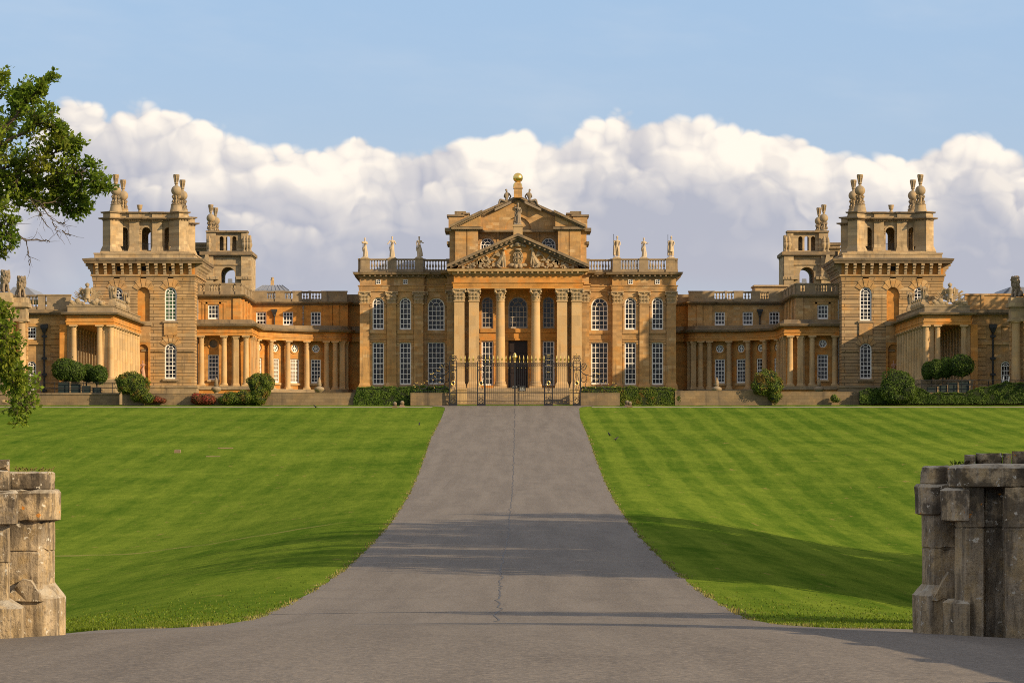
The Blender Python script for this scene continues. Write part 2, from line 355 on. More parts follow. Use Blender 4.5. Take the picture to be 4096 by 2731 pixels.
        for o in ops:
            loop = outline(*o); n = len(loop)
            for k in range(n):
                p, q = loop[k], loop[(k+1) % n]
                s.quad((p[0], y, p[1]), (q[0], y, q[1]), (q[0], y+d, q[1]), (p[0], y+d, p[1]))
        if ret:
            s.quad((x0, y+ret, z0), (x0, y, z0), (x0, y, z1), (x0, y+ret, z1)); s.quad((x1, y, z0), (x1, y+ret, z0), (x1, y+ret, z1), (x1, y, z1))
            s.quad((x0, y, z1), (x1, y, z1), (x1, y+ret, z1), (x0, y+ret, z1))
    def _corners(s, o, y):
        xa, xb, za, zb, k = o[:5]
        if k == 0: return
        cx = (xa+xb)/2; r = (xb-xa)/2
        if k == 1:
            rz = min(r, zb-za); zc = zb - rz
            for sgn in (-1, 1):
                arc = [(cx+sgn*r*math.cos(t*math.pi/16), y, zc+rz*math.sin(t*math.pi/16)) for t in range(9)]
                vs = [(cx+sgn*r, y, zb)] + arc
                s.add(vs, [(0, i, i+1) for i in range(1, 9)])
        if k == 2:
            zc = (za+zb)/2; rz = (zb-za)/2
            for q in range(4):
                arc = [(cx+r*math.cos((q+t/6)*math.pi/2), y, zc+rz*math.sin((q+t/6)*math.pi/2)) for t in range(7)]
                cq = (cx + r*(1 if q in (0, 3) else -1), y, zc + rz*(1 if q in (0, 1) else -1))
                s.add([cq] + arc, [(0, i, i+1) for i in range(1, 7)])
    def panel(s, o, y): s.add([(x, y, z) for x, z in outline(*o)], [tuple(range(len(outline(*o))))])
    def sweep(s, path, prof, closed=False):
        """profile (outward, z) carried along a plan path whose outside is on the right hand"""
        n = len(path); m = len(prof); vs = []
        P2 = [Vector((p[0], p[1])) for p in path]
        for i in range(n):
            a_ = (P2[i]-P2[i-1]) if (i > 0 or closed) else (P2[1]-P2[0])
            b_ = (P2[(i+1) % n]-P2[i]) if (i < n-1 or closed) else (P2[-1]-P2[-2])
            na = Vector((a_.y, -a_.x)).normalized(); nb = Vector((b_.y, -b_.x)).normalized()
            mm = (na+nb)/max(.25, 1+na.dot(nb))
            for d, z in prof: vs.append((P2[i].x+mm.x*d, P2[i].y+mm.y*d, z))
        fs = []
        for i in range(n if closed else n-1):
            j = (i+1) % n
            for k in range(m): fs.append((i*m+k, j*m+k, j*m+(k+1) % m, i*m+(k+1) % m))
        if not closed: fs += [tuple(range(m-1, -1, -1)), tuple((n-1)*m+k for k in range(m))]
        s.add(vs, fs)
    def along(s, path, spacing, fn, closed=False, inset=0.0):
        """fn(mb, point, angle) at even steps; angle turns local -y to the outside"""
        n = len(path)
        for i in range(n if closed else n-1):
            p, q = Vector(path[i][:2]), Vector(path[(i+1) % n][:2]); L = (q-p).length - 2*inset
            if L < spacing*.6: continue
            k = max(1, round(L/spacing)); d = (q-p).normalized(); ang = math.atan2(d.y, d.x)
            for j in range(k):
                c = p + d*(inset + L*(j+.5)/k); fn(s, c, ang)
    def rbox(s, c, ang, w, y0, y1, z0, z1):
        ca, sa = math.cos(ang), math.sin(ang)
        g = lambda x, y, z: (c[0]+x*ca-y*sa, c[1]+x*sa+y*ca, z)
        h = w/2
        s.add([g(-h,y0,z0),g(h,y0,z0),g(h,y1,z0),g(-h,y1,z0),g(-h,y0,z1),g(h,y0,z1),g(h,y1,z1),g(-h,y1,z1)],
              [(0,3,2,1),(4,5,6,7),(0,1,5,4),(1,2,6,5),(2,3,7,6),(3,0,4,7)])
    def mesh(s, name, m, smooth=False):
        me = bpy.data.meshes.new(name); me.from_pydata(s.v, [], s.f)
        me.materials.append(M[m] if isinstance(m, str) else m)
        if smooth:
            me.polygons.foreach_set('use_smooth', [True]*len(me.polygons))
            try: me.set_sharp_from_angle(angle=R(40))
            except Exception: pass
        me.update(); return me
    def build(s, name, m, parent=None, smooth=False, world=True):
        """vertices are in palace coordinates (x measured from the axis, mirrored by sg) when world is True"""
        if world:
            o_ = chain(parent) if parent else Vector((0, 0, 0))
            s.v = [(AX+s.sg*x-o_.x, y-o_.y, z-o_.z) for x, y, z in s.v]
            if s.sg < 0: s.f = [f[::-1] for f in s.f]
        ob = bpy.data.objects.new(name, s.mesh(name, m, smooth)); COL.objects.link(ob); ob.parent = parent
        return ob
def _builds(s, name, m, parent=None, tol=.06, smooth=False):
    """as build, but pieces that stand apart from one another become parts of their own"""
    n = len(s.v); up = list(range(n))
    def find(i):
        while up[i] != i: up[i] = up[up[i]]; i = up[i]
        return i
    for f in s.f:
        r = find(f[0])
        for i in f[1:]: up[find(i)] = r
    bb = {}
    for i in range(n):
        r = find(i); v = s.v[i]; b = bb.setdefault(r, [list(v), list(v)])
        for k in range(3): b[0][k] = min(b[0][k], v[k]); b[1][k] = max(b[1][k], v[k])
    ks = list(bb); par = {k: k for k in ks}
    def fd(k):
        while par[k] != k: k = par[k]
        return k
    for i, p in enumerate(ks):
        for q in ks[i+1:]:
            if all(bb[p][0][k]-tol <= bb[q][1][k] and bb[q][0][k]-tol <= bb[p][1][k] for k in range(3)): par[fd(q)] = fd(p)
    grp = {}
    for f in s.f: grp.setdefault(fd(find(f[0])), []).append(f)
    for fs in grp.values():
        g = MB(s.sg); ix = {}
        for f in fs:
            for i in f:
                if i not in ix: ix[i] = len(g.v); g.v.append(s.v[i])
        g.f = [tuple(ix[i] for i in f) for f in fs]; g.build(name, m, parent, smooth)
MB.builds = _builds
def outline(xa, xb, za, zb, k, *_):
    if k == 0: return [(xa, za), (xb, za), (xb, zb), (xa, zb)]
    cx = (xa+xb)/2; r = (xb-xa)/2
    if k == 1:
        rz = min(r, zb-za); zc = zb-rz
        return [(xa, za), (xb, za)] + [(cx+r*math.cos(t*math.pi/16), zc+rz*math.sin(t*math.pi/16)) for t in range(17)]
    zc = (za+zb)/2; rz = (zb-za)/2
    return [(cx+r*math.cos(t*math.pi/12), zc+rz*math.sin(t*math.pi/12)) for t in range(24)]
def thing(name, label, cat, loc, group=None, rotz=0):
    o = bpy.data.objects.new(name, None); COL.objects.link(o); o['kind'] = 'thing'; o.empty_display_size = .5
    o.location = loc; o.rotation_euler = (0, 0, rotz); o['label'] = label; o['category'] = cat
    if group: o['group'] = group
    return o
def tag(o, label, cat, group=None):
    o['label'] = label; o['category'] = cat
    if group: o['group'] = group
    return o
def struct(o, kind='structure'): o['kind'] = kind; return o
def inst(name, me, x, y, z, parent=None, sg=1, rz=0.0, scale=None):
    ob = bpy.data.objects.new(name, me); COL.objects.link(ob); ob.parent = parent
    o_ = chain(parent) if parent else Vector((0, 0, 0))
    ob.location = (AX+sg*x-o_.x, y-o_.y, z-o_.z); ob.rotation_euler = (0, 0, sg*rz)
    if scale: ob.scale = scale
    return ob
def child(name, me, parent):
    ob = bpy.data.objects.new(name, me); COL.objects.link(ob); ob.parent = parent; return ob
# windows -----------------------------------------------------------
_win = {}
def win_mesh(w_, h, nc, nr, k, fm='white', pm='glass'):
    key = (round(w_, 2), round(h, 2), nc, nr, k, fm, pm)
    if key in _win: return _win[key]
    b = MB(); o = (-w_/2, w_/2, 0, h, k); lp = outline(*o); n = len(lp); fr = .16 if w_ > 1.0 else .07
    cz = h - w_/2
    for q in range(n):
        p0, p1 = lp[q], lp[(q+1) % n]
        def inn(p):
            if k == 1 and p[1] > cz: t = (w_/2-fr)/(w_/2); return (p[0]*t, cz+(p[1]-cz)*t)
            if k == 2: t = (w_/2-fr)/(w_/2); return (p[0]*t, h/2+(p[1]-h/2)*t)
            return (p[0]-math.copysign(fr, p[0]), max(fr*1.5, min(h-fr, p[1])) if k == 0 else max(fr*1.5, p[1]))
        a0, a1 = inn(p0), inn(p1)
        vs = [(p0[0],0,p0[1]),(p1[0],0,p1[1]),(a1[0],0,a1[1]),(a0[0],0,a0[1])]
        b.add(vs + [(x, .1, z) for x, _, z in vs], [(0,1,2,3),(4,7,6,5),(3,2,6,7),(0,4,5,1)])
    mu = .085 if w_ > 1.0 else .05
    if k == 2:
        for q in range(3):
            t = q*math.pi/3 + math.pi/6; c_, s_ = math.cos(t), math.sin(t); r = w_/2-.05
            b.tube([(-c_*r, .05, h/2-s_*r), (c_*r, .05, h/2+s_*r)], mu, 4)
        b.tube([(.17*math.cos(t*math.pi/6), .05, h/2+.17*math.sin(t*math.pi/6)) for t in range(13)], .05, 4)
    else:
        top = cz if k == 1 else h
        for i in range(1, nc):
            x = -w_/2 + fr*.5 + (w_-fr)*i/nc; b.box(x-mu/2, x+mu/2, .02, .08, .05, top)
        for j in range(1, nr + (1 if k == 1 else 0)):
            z = .1 + (top-.1)*j/nr; hh = mu*(1.0 if j != nr//2 else 1.6); b.box(-w_/2+.05, w_/2-.05, .025, .085, z-hh/2, z+hh/2)
        if k == 1:
            ri = w_*.22; ns = 3 if nc < 4 else 4
            b.tube([(ri*math.cos(t*math.pi/8), .05, cz+ri*math.sin(t*math.pi/8)) for t in range(9)], mu*.6, 4)
            for q in range(1, ns):
                t = math.pi*q/ns; b.tube([(ri*math.cos(t), .05, cz+ri*math.sin(t)), ((w_/2-.06)*math.cos(t), .05, cz+(w_/2-.06)*math.sin(t))], mu*.6, 4)
    pn = MB(); pn.panel(o, .09)
    _win[key] = (b.mesh('window_frame', fm), pn.mesh('window_pane', pm)); return _win[key]
def window(parent, x, y, z0, w_, h, nc, nr, k, sg=1, rz=0.0, fm='white', pm='glass'):
    f_, p_ = win_mesh(w_, h, nc, nr, k, fm, pm)
    ob = inst('window', f_, x, y, z0, parent, sg, rz); child('pane', p_, ob); return ob
# columns -----------------------------------------------------------
def leafy_cap(b, half, hz, h, square):
    """Corinthian capital: bell, two rows of curling leaves, corner volutes and a slab"""
    n = 20
    if square: b.taper(0, 0, hz, hz+h*.86, half*.98, half*1.12)
    else: b.lathe([(half*.98, 0), (half*.96, h*.4), (half*1.1, h*.86)], n, (0, 0, hz))
    for row, (z0, z1, out, num, ph) in enumerate(((0, .36, .17, 8, 0), (.08, .66, .22, 8, .5))):
        for q in range(num if not square else 12):
            if square:
                side, pos = divmod(q, 3); ang = side*math.pi/2; off = (pos-1)*.66*half + (0 if row == 0 else .0)
                base = half*1.0
            else:
                ang = 2*math.pi*(q+ph)/num; off = 0; base = half*.97
            wd = half*.27
            ca, sa = math.cos(ang), math.sin(ang)
            def g(t, r, z): return (r*ca - t*sa, r*sa + t*ca, hz+z*h)
            pr = [(base, z0), (base+out*.25, z0+(z1-z0)*.75), (base+out*.7, z1), (base+out*1.1, z1-.04), (base+out*.95, z1-.12)]
            vs = []
            for r, z in pr: vs += [g(off-wd*(1.0 if z < z1-.05 or r < base+out*.6 else .75), r, z), g(off, r+.05, z), g(off+wd, r, z)]
            fs = []
            for i in range(len(pr)-1): fs += [(3*i, 3*i+1, 3*i+4, 3*i+3), (3*i+1, 3*i+2, 3*i+5, 3*i+4)]
            b.add(vs, fs)
    for sx in (-1, 1):
        for sy in (-1, 1):
            q = half*1.2
            b.ball((sx*q, sy*q, hz+h*.76), h*.105, 8, 6); b.tube([(sx*half*.7, sy*half*.7, hz+h*.5), (sx*q, sy*q, hz+h*.84)], h*.07, 5)
    for ang in range(4):
        ca, sa = math.cos(ang*math.pi/2), math.sin(ang*math.pi/2); b.ball((ca*half*1.2, sa*half*1.2, hz+h*.88), h*.09, 8, 5)
    a1 = half*1.36; b.box(-a1, a1, -a1, a1, hz+h*.88, hz+h)
def giant_column(H, half, square):
    b = MB(); q = half*1.33
    b.box(-q, q, -q, q, 0, .32)
    if square:
        b.taper(0, 0, .32, .62, q*.95, q*.95); b.taper(0, 0, .62, 1.0, q*.9, half); b.taper(0, 0, 1.0, H-1.82, half, half*.97)
        b.taper(0, 0, H-1.95, H-1.8, half*1.1, half*1.1)
    else:
        b.lathe([(q*.95, .32), (q*1.0, .45), (q*.95, .62), (q*.8, .68), (q*.85, .8), (q*.86, .92), (half*1.02, 1.0), (half, 1.1), (half*.99, H*.35), (half*.86, H-1.95), (half*.98, H-1.92), (half*.98, H-1.82), (half*.84, H-1.78)], 24)
    k = MB(); leafy_cap(k, half*(.97 if square else .86), H-1.8, 1.8, square)
    return b, k
def tuscan(H, r, square=False):
    b = MB()
    if square:
        b.box(-r*1.3, r*1.3, -r*1.3, r*1.3, 0, .2); b.taper(0, 0, .2, .42, r*1.22, r*1.05); b.taper(0, 0, .42, H-.55, r*1.0, r*.95)
        b.taper(0, 0, H-.55, H-.22, r*.98, r*1.22); b.box(-r*1.32, r*1.32, -r*1.32, r*1.32, H-.22, H)
    else:
        b.box(-r*1.35, r*1.35, -r*1.35, r*1.35, 0, .18)
        b.lathe([(r*1.3, .18), (r*1.33, .27), (r*1.25, .36), (r*1.05, .42), (r, .5), (r, H*.33), (r*.87, H-.75), (r*.95, H-.72), (r*.95, H-.62), (r*.87, H-.58), (r*.87, H-.42), (r*1.18, H-.2)], 20)
        b.box(-r*1.3, r*1.3, -r*1.3, r*1.3, H-.2, H)
    return b
# balustrade --------------------------------------------------------
BAL = [(.13, 0), (.13, .09), (.07, .13), (.07, .17), (.155, .36), (.15, .46), (.075, .72), (.07, .86), (.10, .9), (.10, .97), (.13, 1.0)]
def balusters(b, p, q, z0, z1, spacing=.42):
    p, q = Vector(p[:2]), Vector(q[:2]); L = (q-p).length; k = max(1, round(L/spacing))
    for j in range(k):
        c = p.lerp(q, (j+.5)/k); b.lathe([(r, z*(z1-z0)) for r, z in BAL], 8, (c.x, c.y, z0))
def parapet(path, z0, z1, dies, sg, parent, m='grey', closed=False, rail=.28, foot=.42, solid=()):
    """plinth and rail along the path, dies at given fractions of each leg: dies[i] = [(t0, t1), ...]; balusters elsewhere"""
    b = MB(sg)
    b.sweep(path, [(.22, z0), (.22, z0+foot), (-.22, z0+foot), (-.22, z0)])
    b.sweep(path, [(.20, z1-rail), (.30, z1-rail*.45), (.30, z1), (-.3, z1), (-.2, z1-rail)])
    for i in range(len(path)-1):
        p, q = Vector(path[i][:2]), Vector(path[i+1][:2]); L = (q-p).length; d = (q-p).normalized(); ang = math.atan2(d.y, d.x)
        ds = sorted(dies[i]) if i < len(dies) else []
        for t0, t1 in ds:
            c = p+d*L*(t0+t1)/2; b.rbox(c, ang, L*(t1-t0), -.33, .33, z0+.003, z1+.03)
            b.rbox(c, ang, L*(t1-t0)+.12, -.37, .37, z0+.006, z0+foot+.05); b.rbox(c, ang, L*(t1-t0)+.14, -.38, .38, z1-rail*.5, z1+.06)
        ed = [0.0] + [v for t in ds for v in t] + [1.0]
        for t0, t1 in zip(ed[0::2], ed[1::2]):
            if (t1-t0)*L < .5: continue
            if i in solid: b.rbox(p+d*L*(t0+t1)/2, ang, L*(t1-t0), -.19, .19, z0+foot, z1-rail)
            else: balusters(b, p+d*(L*t0+.1), p+d*(L*t1-.1), z0+foot, z1-rail)
    return b.build('balustrade', m, parent, smooth=True)
# ------------------------------------------------------------------ the main block with its portico
YP, YV, YR, YB, YY, YG = 486.0, 494.2, 495.0, 489.6, 487.6, 490.0
ZB, ZA, ZF, ZC, ZT = 11.5, 26.39, 27.3, 28.45, 29.3      # column foot, architrave, frieze, cornice, top
pal = thing('palace_block', 'central palace block with columned portico and pediment behind the iron gate', 'building', (AX, 500, 8.4))
XO = U(632, YV); XI = U(378, YV); XH = 10.67
ENT = [(.0, ZA), (.12, ZA), (.12, ZA+.35), (.18, ZA+.36), (.18, ZF-.12), (.34, ZF-.08), (.34, ZF+.03), (.03, ZF+.06), (.03, ZC), (.0, ZC)]
COR = [(.0, ZC), (.2, ZC), (.28, ZC+.2), (.32, ZC+.2), (.32, ZC+.42), (.85, ZC+.44), (.95, ZC+.5), (1.0, ZC+.72), (1.08, ZC+.85), (.0, ZC+.87)]
def mod(b, c, ang): b.rbox(c, ang, .26, -.82, -.28, ZC+.22, ZC+.40)
def dent(b, c, ang): b.rbox(c, ang, .13, -.27, -.15, ZC+.05, ZC+.19)
for sg in (1, -1):
    w_ = MB(sg)
    xw = [(U(427, YV), U(473, YV)), (U(535.5, YV), U(581.6, YV))]
    ops = []
    for xa, xb in xw: ops += [(xa, xb, 20.57, 25.45, 1), (xa, xb, 12.2, 18.63, 0)]
    for ua, ub in ((441.5, 459.7), (549, 568)): ops.append((U(ua, YV), U(ub, YV), 27.45, 28.15, 0))
    w_.wall(XI, XO, 8.3, ZC+.2, YV, ops, .34)
    w_.quad((XI, YV, 8.3), (XI, YR, 8.3), (XI, YR, ZC), (XI, YV, ZC))
    w_.quad((XO, YV, 8.3), (XO, 540, 8.3), (XO, 540, ZC), (XO, YV, ZC))
    xr = (U(293.4, YR), U(360.6, YR))
    w_.wall(XH, XI, 8.3, ZC+.2, YR, [(xr[0], xr[1], 20.5, 25.45, 1), (xr[0], xr[1], 12.3, 18.7, 0)], .34)
    w_.quad((XH, 490.2, 8.3), (XH, YR, 8.3), (XH, YR, ZC), (XH, 490.2, ZC))
    w_.quad((9.6, 490.2, 8.3), (XH, 490.2, 8.3), (XH, 490.2, ZC), (9.6, 490.2, ZC))
    w_.build('facade_wall', 'ochre', pal)
    for (xa, xb) in xw:
        window(pal, (xa+xb)/2, YV+.2, 20.6, xb-xa, 4.85, 3, 5, 1, sg); window(pal, (xa+xb)/2, YV+.2, 12.22, xb-xa, 6.4, 3, 8, 0, sg)
    for ua, ub in ((441.5, 459.7), (549, 568)): window(pal, U((ua+ub)/2, YV), YV-.13, 27.5, U(ub-ua, YV), .7, 2, 2, 0, sg)
    window(pal, sum(xr)/2, YR+.2, 20.5, xr[1]-xr[0], 4.95, 4, 5, 1, sg); window(pal, sum(xr)/2, YR+.2, 12.3, xr[1]-xr[0], 6.4, 4, 8, 0, sg)
    # trim round the windows: sills, impost blocks, panels, lower architraves
    t = MB(sg); g = MB(sg)
    spans = [(xw[0], U(418, YV), U(484, YV), YV), (xw[1], U(526, YV), U(592, YV), YV), (xr, U(284, YR), U(374, YR), YR)]
    for (xa, xb), la, lb, Yw in spans:
        t.box(la, lb, Yw-.16, Yw, 19.95, 20.5); t.box(la, lb, Yw-.08, Yw, 19.05, 19.2); t.box(la, lb, Yw-.14, Yw, 18.72, 18.95)
        for x0, x1 in ((la, xa-.05), (xb+.05, lb)):
            t.box(x0, x1, Yw-.12, Yw, 18.3, 18.62); t.box(x0+.05, x1-.05, Yw-.05, Yw, 12.0, 18.28)
            t.box(x0, x1, Yw-.12, Yw, 24.1, 24.42); t.box(x0+.05, x1-.05, Yw-.05, Yw, 20.5, 24.08)
        cx, r = (xa+xb)/2, (xb-xa)/2; zc = 25.45-r
        pr = [(cx+(r+.05)*math.cos(q*math.pi/14), zc+(r+.05)*math.sin(q*math.pi/14)) for q in range(15)]
        pr2 = [(cx+(r+.42)*math.cos(q*math.pi/14), zc+(r+.42)*math.sin(q*math.pi/14)) for q in range(14, -1, -1)]
        t.prism(pr+pr2, Yw-.1, Yw-.003)
        g.box(xa-.1, xb+.1, Yw-.2, Yw+.02, 11.85, 12.12)
    t.builds('window_surround', 'ochre', pal); g.builds('sill', 'grey', pal)
    # plinth
    b = MB(sg); b.sweep([(XH, YR), (XI, YR), (XI, YV), (XO, YV), (XO, 540)], [(.0, 8.3), (.35, 8.3), (.35, 11.0), (.45, 11.05), (.45, 11.48), (0, 11.5)]); b.build('plinth', 'grey', pal)
    path = [(9.6, 490.2), (XH, 490.2), (XH, YR), (XI, YR), (XI, YV), (XO, YV), (XO, 530)]
    b = MB(sg); b.sweep(path, ENT); b.build('entablature', 'ochre', pal)
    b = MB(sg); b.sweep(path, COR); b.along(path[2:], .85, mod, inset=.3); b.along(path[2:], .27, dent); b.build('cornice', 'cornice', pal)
    # balustrade with three pedestals for the statues
    q = lambda ua, ub: ((U(ua, YV)-XI)/(XO-XI), (U(ub, YV)-XI)/(XO-XI))
    parapet([(10.4, YR+.3), (XI+.05, YR+.3)], ZT+.02, 31.35, [[(.0, .12), (.93, 1.0)]], sg, pal)
    parapet([(XI+.0, YV+.25), (XO-.05, YV+.25), (XO-.05, 520)], ZT+.02, 31.37, [[q(379.5, 412), q(486, 522), q(594, 631)], [(0.0, .04), (.3, .34), (.6, .64)]], sg, pal)
def giant(half, square, m):
    b, k = giant_column(26.39-11.5, half, square); return b.mesh('giant_order', m, True), k.mesh('capital', 'capital', True)
_pil, _pier, _rcol = giant(.735, True, 'ochre'), giant(.775, True, 'column'), giant(.73, False, 'column')
def put(name, g, x, y, sg): o = inst(name, g[0], x, y, 11.5, pal, sg); child('capital', g[1], o)
for sg in (1, -1):
    for u in (397.3, 505.2, 613): put('pilaster', _pil, U(u, YV), YV+.42, sg)
    put('pilaster', _pil, 10.0, 490.65, sg); put('pilaster', _pil, U(366, YR)+.7, YR+.45, sg)
    put('column', _pier, U(234.7, YP), YP+.775, sg); put('column', _pier, U(176.3, YP), YP+.775, sg); put('column', _rcol, U(70.8, YP), YP+.775, sg)
    b = MB(sg); b.box(U(190, YP), U(222, YP), YP+1.6, YB+.3, 8.6, 26.4); b.build('portico_side_wall', 'ochre', pal)
# masses behind
b = MB(); b.box(-XO+.02, XO-.02, 496.2, 540, 8.3, ZT); b.box(-XH+.02, XH-.02, 490.7, 522, 8.3, 29.2); b.box(-10.3, 10.3, 492.0, 522, 29.2, 35.4)
b.build('inner_mass', 'grey', pal)
b = MB(); b.prismz([(-XO+1, 496.5), (XO-1, 496.5), (XO-1, 538), (-XO+1, 538)], ZT+.02, ZT+.1)
for sx in (-1, 1): b.add([(sx*12.5, 503, ZT+.1), (sx*23, 503, ZT+.1), (sx*23, 520, ZT+.1), (sx*12.5, 520, ZT+.1), (sx*16, 509, ZT+2.6), (sx*20.5, 509, ZT+2.6), (sx*20.5, 514, ZT+2.6), (sx*16, 514, ZT+2.6)],
                         [(0,1,5,4),(1,2,6,5),(2,3,7,6),(3,0,4,7),(4,5,6,7)])
b.build('roof', 'lead', pal)
# portico back wall, door, windows
dw = U(38.5, YB); sw = (U(99, YB), U(145.6, YB))
ops = [(-dw, dw, 11.5, 18.75, 0), (-dw, dw, 20.6, 25.35, 1)]
for s in (1, -1): a0, a1 = sorted((s*sw[0], s*sw[1])); ops += [(a0, a1, 12.0, 18.7, 0), (a0, a1, 20.6, 25.35, 1)]
b = MB(); b.wall(-9.6, 9.6, 8.3, 26.6, YB, ops, .5)
b.build('portico_back_wall', 'orange', pal)
b = MB()
for xa, xb in ((-dw, dw), (sw[0], sw[1]), (-sw[1], -sw[0])):
    for q in (-1, 1):
        xe = xa if q < 0 else xb; x0, x1 = sorted((xe+q*.06, xe+q*.6))
        b.box(x0, x1, YB-.14, YB-.002, 18.2, 18.55); b.box(x0, x1, YB-.14, YB-.002, 23.5, 23.9); b.box(x0+.06, x1-.06, YB-.06, YB-.002, 11.5, 18.18)
b.box(-9.5, 9.5, YB-.16, YB-.002, 19.95, 20.5); b.box(-9.5, 9.5, YB-.1, YB-.002, 18.8, 19.05)
b.builds('portico_trim', 'orange', pal)
window(pal, 0, YB+.25, 20.6, 2*dw, 4.75, 5, 4, 1, fm='greyframe')
for s in (1, -1):
    window(pal, s*sum(sw)/2, YB+.25, 20.6, sw[1]-sw[0], 4.75, 3, 5, 1, fm='greyframe'); window(pal, s*sum(sw)/2, YB+.25, 12.0, sw[1]-sw[0], 6.7, 3, 7, 0)
d = MB(); d.box(-dw, dw, YB+.42, YB+.5, 11.5, 18.75)
for s in (1, -1):
    for z0, z1 in ((11.9, 13.6), (13.9, 15.6), (15.9, 16.7)):
        x0, x1 = sorted((s*.15, s*(dw-.18))); d.box(x0, x1, YB+.36, YB+.43, z0, z1)
d.prism([(-dw, 16.9), (dw, 16.9), (dw, 17.1), (-dw, 17.1)], YB+.33, YB+.42)
door = d.build('door', 'door', pal)
# portico entablature, pediment
pp = [(-U(256, YP), 490.2), (-U(256, YP), YP), (U(256, YP), YP), (U(256, YP), 490.2)]
b = MB(); b.box(-U(256, YP)+.05, U(256, YP)-.05, YP+.05, 490.1, ZA+.001, ZC+.3); b.sweep(pp, ENT); b.build('portico_entablature', 'orange', pal)
b = MB(); b.sweep(pp, COR); b.along(pp, .85, mod, inset=.2); b.along(pp, .27, dent)
b.build('portico_cornice', 'column', pal)
HW = U(256, YP)+1.1; AP = 34.6
def rake(mb, x0, z0, x1, z1, th, y0, y1):
    for s in (1, -1): mb.prism([(s*x0, z0), (s*x1, z1), (s*x1, z1-th), (s*x0, z0-th)], y0, y1)
b = MB()
b.prism([(-9.4, ZT+.02), (9.4, ZT+.02), (0, AP-1.0)], YP+.25, 490.0)
b.build('tympanum', 'orange', pal)
b = MB()
rake(b, HW, ZT+.62, 0, AP+.02, .42, YP-1.0, 490.3); rake(b, HW-.5, ZT+.36, 0, AP-.42, .3, YP-.62, 490.2); rake(b, HW-1.7, ZT+.55, 0, AP-.74, .3, YP-.2, 490.2)
for s in (1, -1):
    for k in range(13):
        x = s*(1.0+k*.75); z = AP-.62-(AP-ZT-.98)*abs(x)/(HW-.2); b.box(x-.14, x+.14, YP-.85, YP-.2, z-.28, z+.02)
b.build('pediment_cornice', 'cornice', pal)
# carved relief in the pediment: crowned shield, two seated winged beasts, heaps of trophies
b = MB(); yr = YP+.12
EU = lambda x, y, z: Matrix.Rotation(z, 3, 'Y')
b.ball((0, yr, 31.0), .92, 14, 10, (.72, .25, 1.05)); b.tube([(.5*math.cos(k*.4), yr-.22, 31.0+.78*math.sin(k*.4)) for k in range(17)], .09, 6); b.tube([(.7*math.cos(k*.4), yr-.1, 31.0+1.02*math.sin(k*.4)) for k in range(17)], .12, 6); b.box(-.06, .06, yr-.42, yr-.2, 30.2, 31.8); b.box(-.6, .6, yr-.4, yr-.2, 30.95, 31.08)
b.lathe([(.5, 0), (.62, .12), (.55, .2), (.5, .3)], 10, (0, yr, 32.05)); b.lathe([(.42, 0), (.6, .35), (.4, .55), (.08, .7), (.12, .8), (.02, .9)], 10, (0, yr, 32.7))
for s in (1, -1):
    b.ball((s*.75, yr, 32.85), .42, 8, 6, (.8, .5, .6)); b.ball((s*1.05, yr-.1, 32.7), .2, 6, 5); b.ball((s*.9, yr, 29.9), .5, 8, 6, (1.1, .5, .6)); b.ball((s*.35, yr, 29.75), .4, 8, 6)
    X = s*2.35      # seated beast: haunch, chest, neck, head, forelegs, wing, tail
    b.ball((X+s*.55, yr, 30.0), .62, 10, 7, (.95, .5, .9)); b.tube([(X+s*.5, yr, 30.1), (X+s*.1, yr-.05, 30.75), (X-s*.18, yr-.1, 31.35)], .5, 8, .38); b.tube([(X-s*.18, yr-.1, 31.3), (X-s*.12, yr-.12, 31.9), (X-s*.2, yr-.15, 32.2)], .3, 7, .2)
    b.ball((X-s*.3, yr-.2, 32.3), .27, 8, 6, (1.15, .8, .85)); b.tube([(X-s*.4, yr-.2, 32.28), (X-s*.72, yr-.22, 32.12)], .14, 6, .05)
    b.tube([(X-s*.25, yr-.3, 31.1), (X-s*.38, yr-.4, 30.3), (X-s*.45, yr-.4, 29.55)], .2, 6, .13); b.tube([(X-.05*s, yr-.3, 31.0), (X-s*.05, yr-.42, 30.2), (X-s*.1, yr-.42, 29.55)], .19, 6, .13)
    b.tube([(X+s*.7, yr-.25, 30.0), (X+s*.45, yr-.4, 29.6), (X+s*.1, yr-.4, 29.5)], .22, 6, .14)
    for k in range(7): b.tube([(X+s*.2, yr-.1, 31.1), (X+s*(.55+.1*k), yr-.2, 31.75-.05*k), (X+s*(.8+.2*k), yr-.15, 32.15-.2*k-.02*k*k)], .1, 5, .04)
    b.tube([(X+s*1.0, yr-.1, 29.8), (X+s*1.4, yr-.2, 29.7), (X+s*1.5, yr-.2, 30.1), (X+s*1.25, yr-.2, 30.2)], .11, 6, .07)
    rr = random.Random(11)
    for k in range(46):                 # banners, guns, drums and armour dwindling to the corner
        x = 3.7+rr.random()*4.6; zt = ZT+.15+max(.05, (AP-1.5-ZT)*(1-x/9.0)); z = ZT+.15+rr.random()*max(.1, zt-ZT-.35)
        an = rr.uniform(-.3, 1.1); L = rr.uniform(.3, .9)*(.4+.6*(1-(x-3.7)/6))
        kk = rr.random()
        if kk < .55: b.tube([(s*(x-L*math.cos(an)*.6), yr-rr.random()*.25, z-L*math.sin(an)*.4), (s*(x+L*math.cos(an)*.6), yr-rr.random()*.25, min(zt, z+L*math.sin(an)*.5))], rr.uniform(.07, .15), 6)
        elif kk < .8: b.ball((s*x, yr-.1, z), rr.uniform(.14, .3), 7, 5, (1, .6, .9))
        else: b.box(*sorted((s*(x-.2), s*(x+.2))), yr-.25, yr+.1, z-.2, min(zt, z+.35))
b.build('pediment_relief', 'carved', pal, smooth=True)
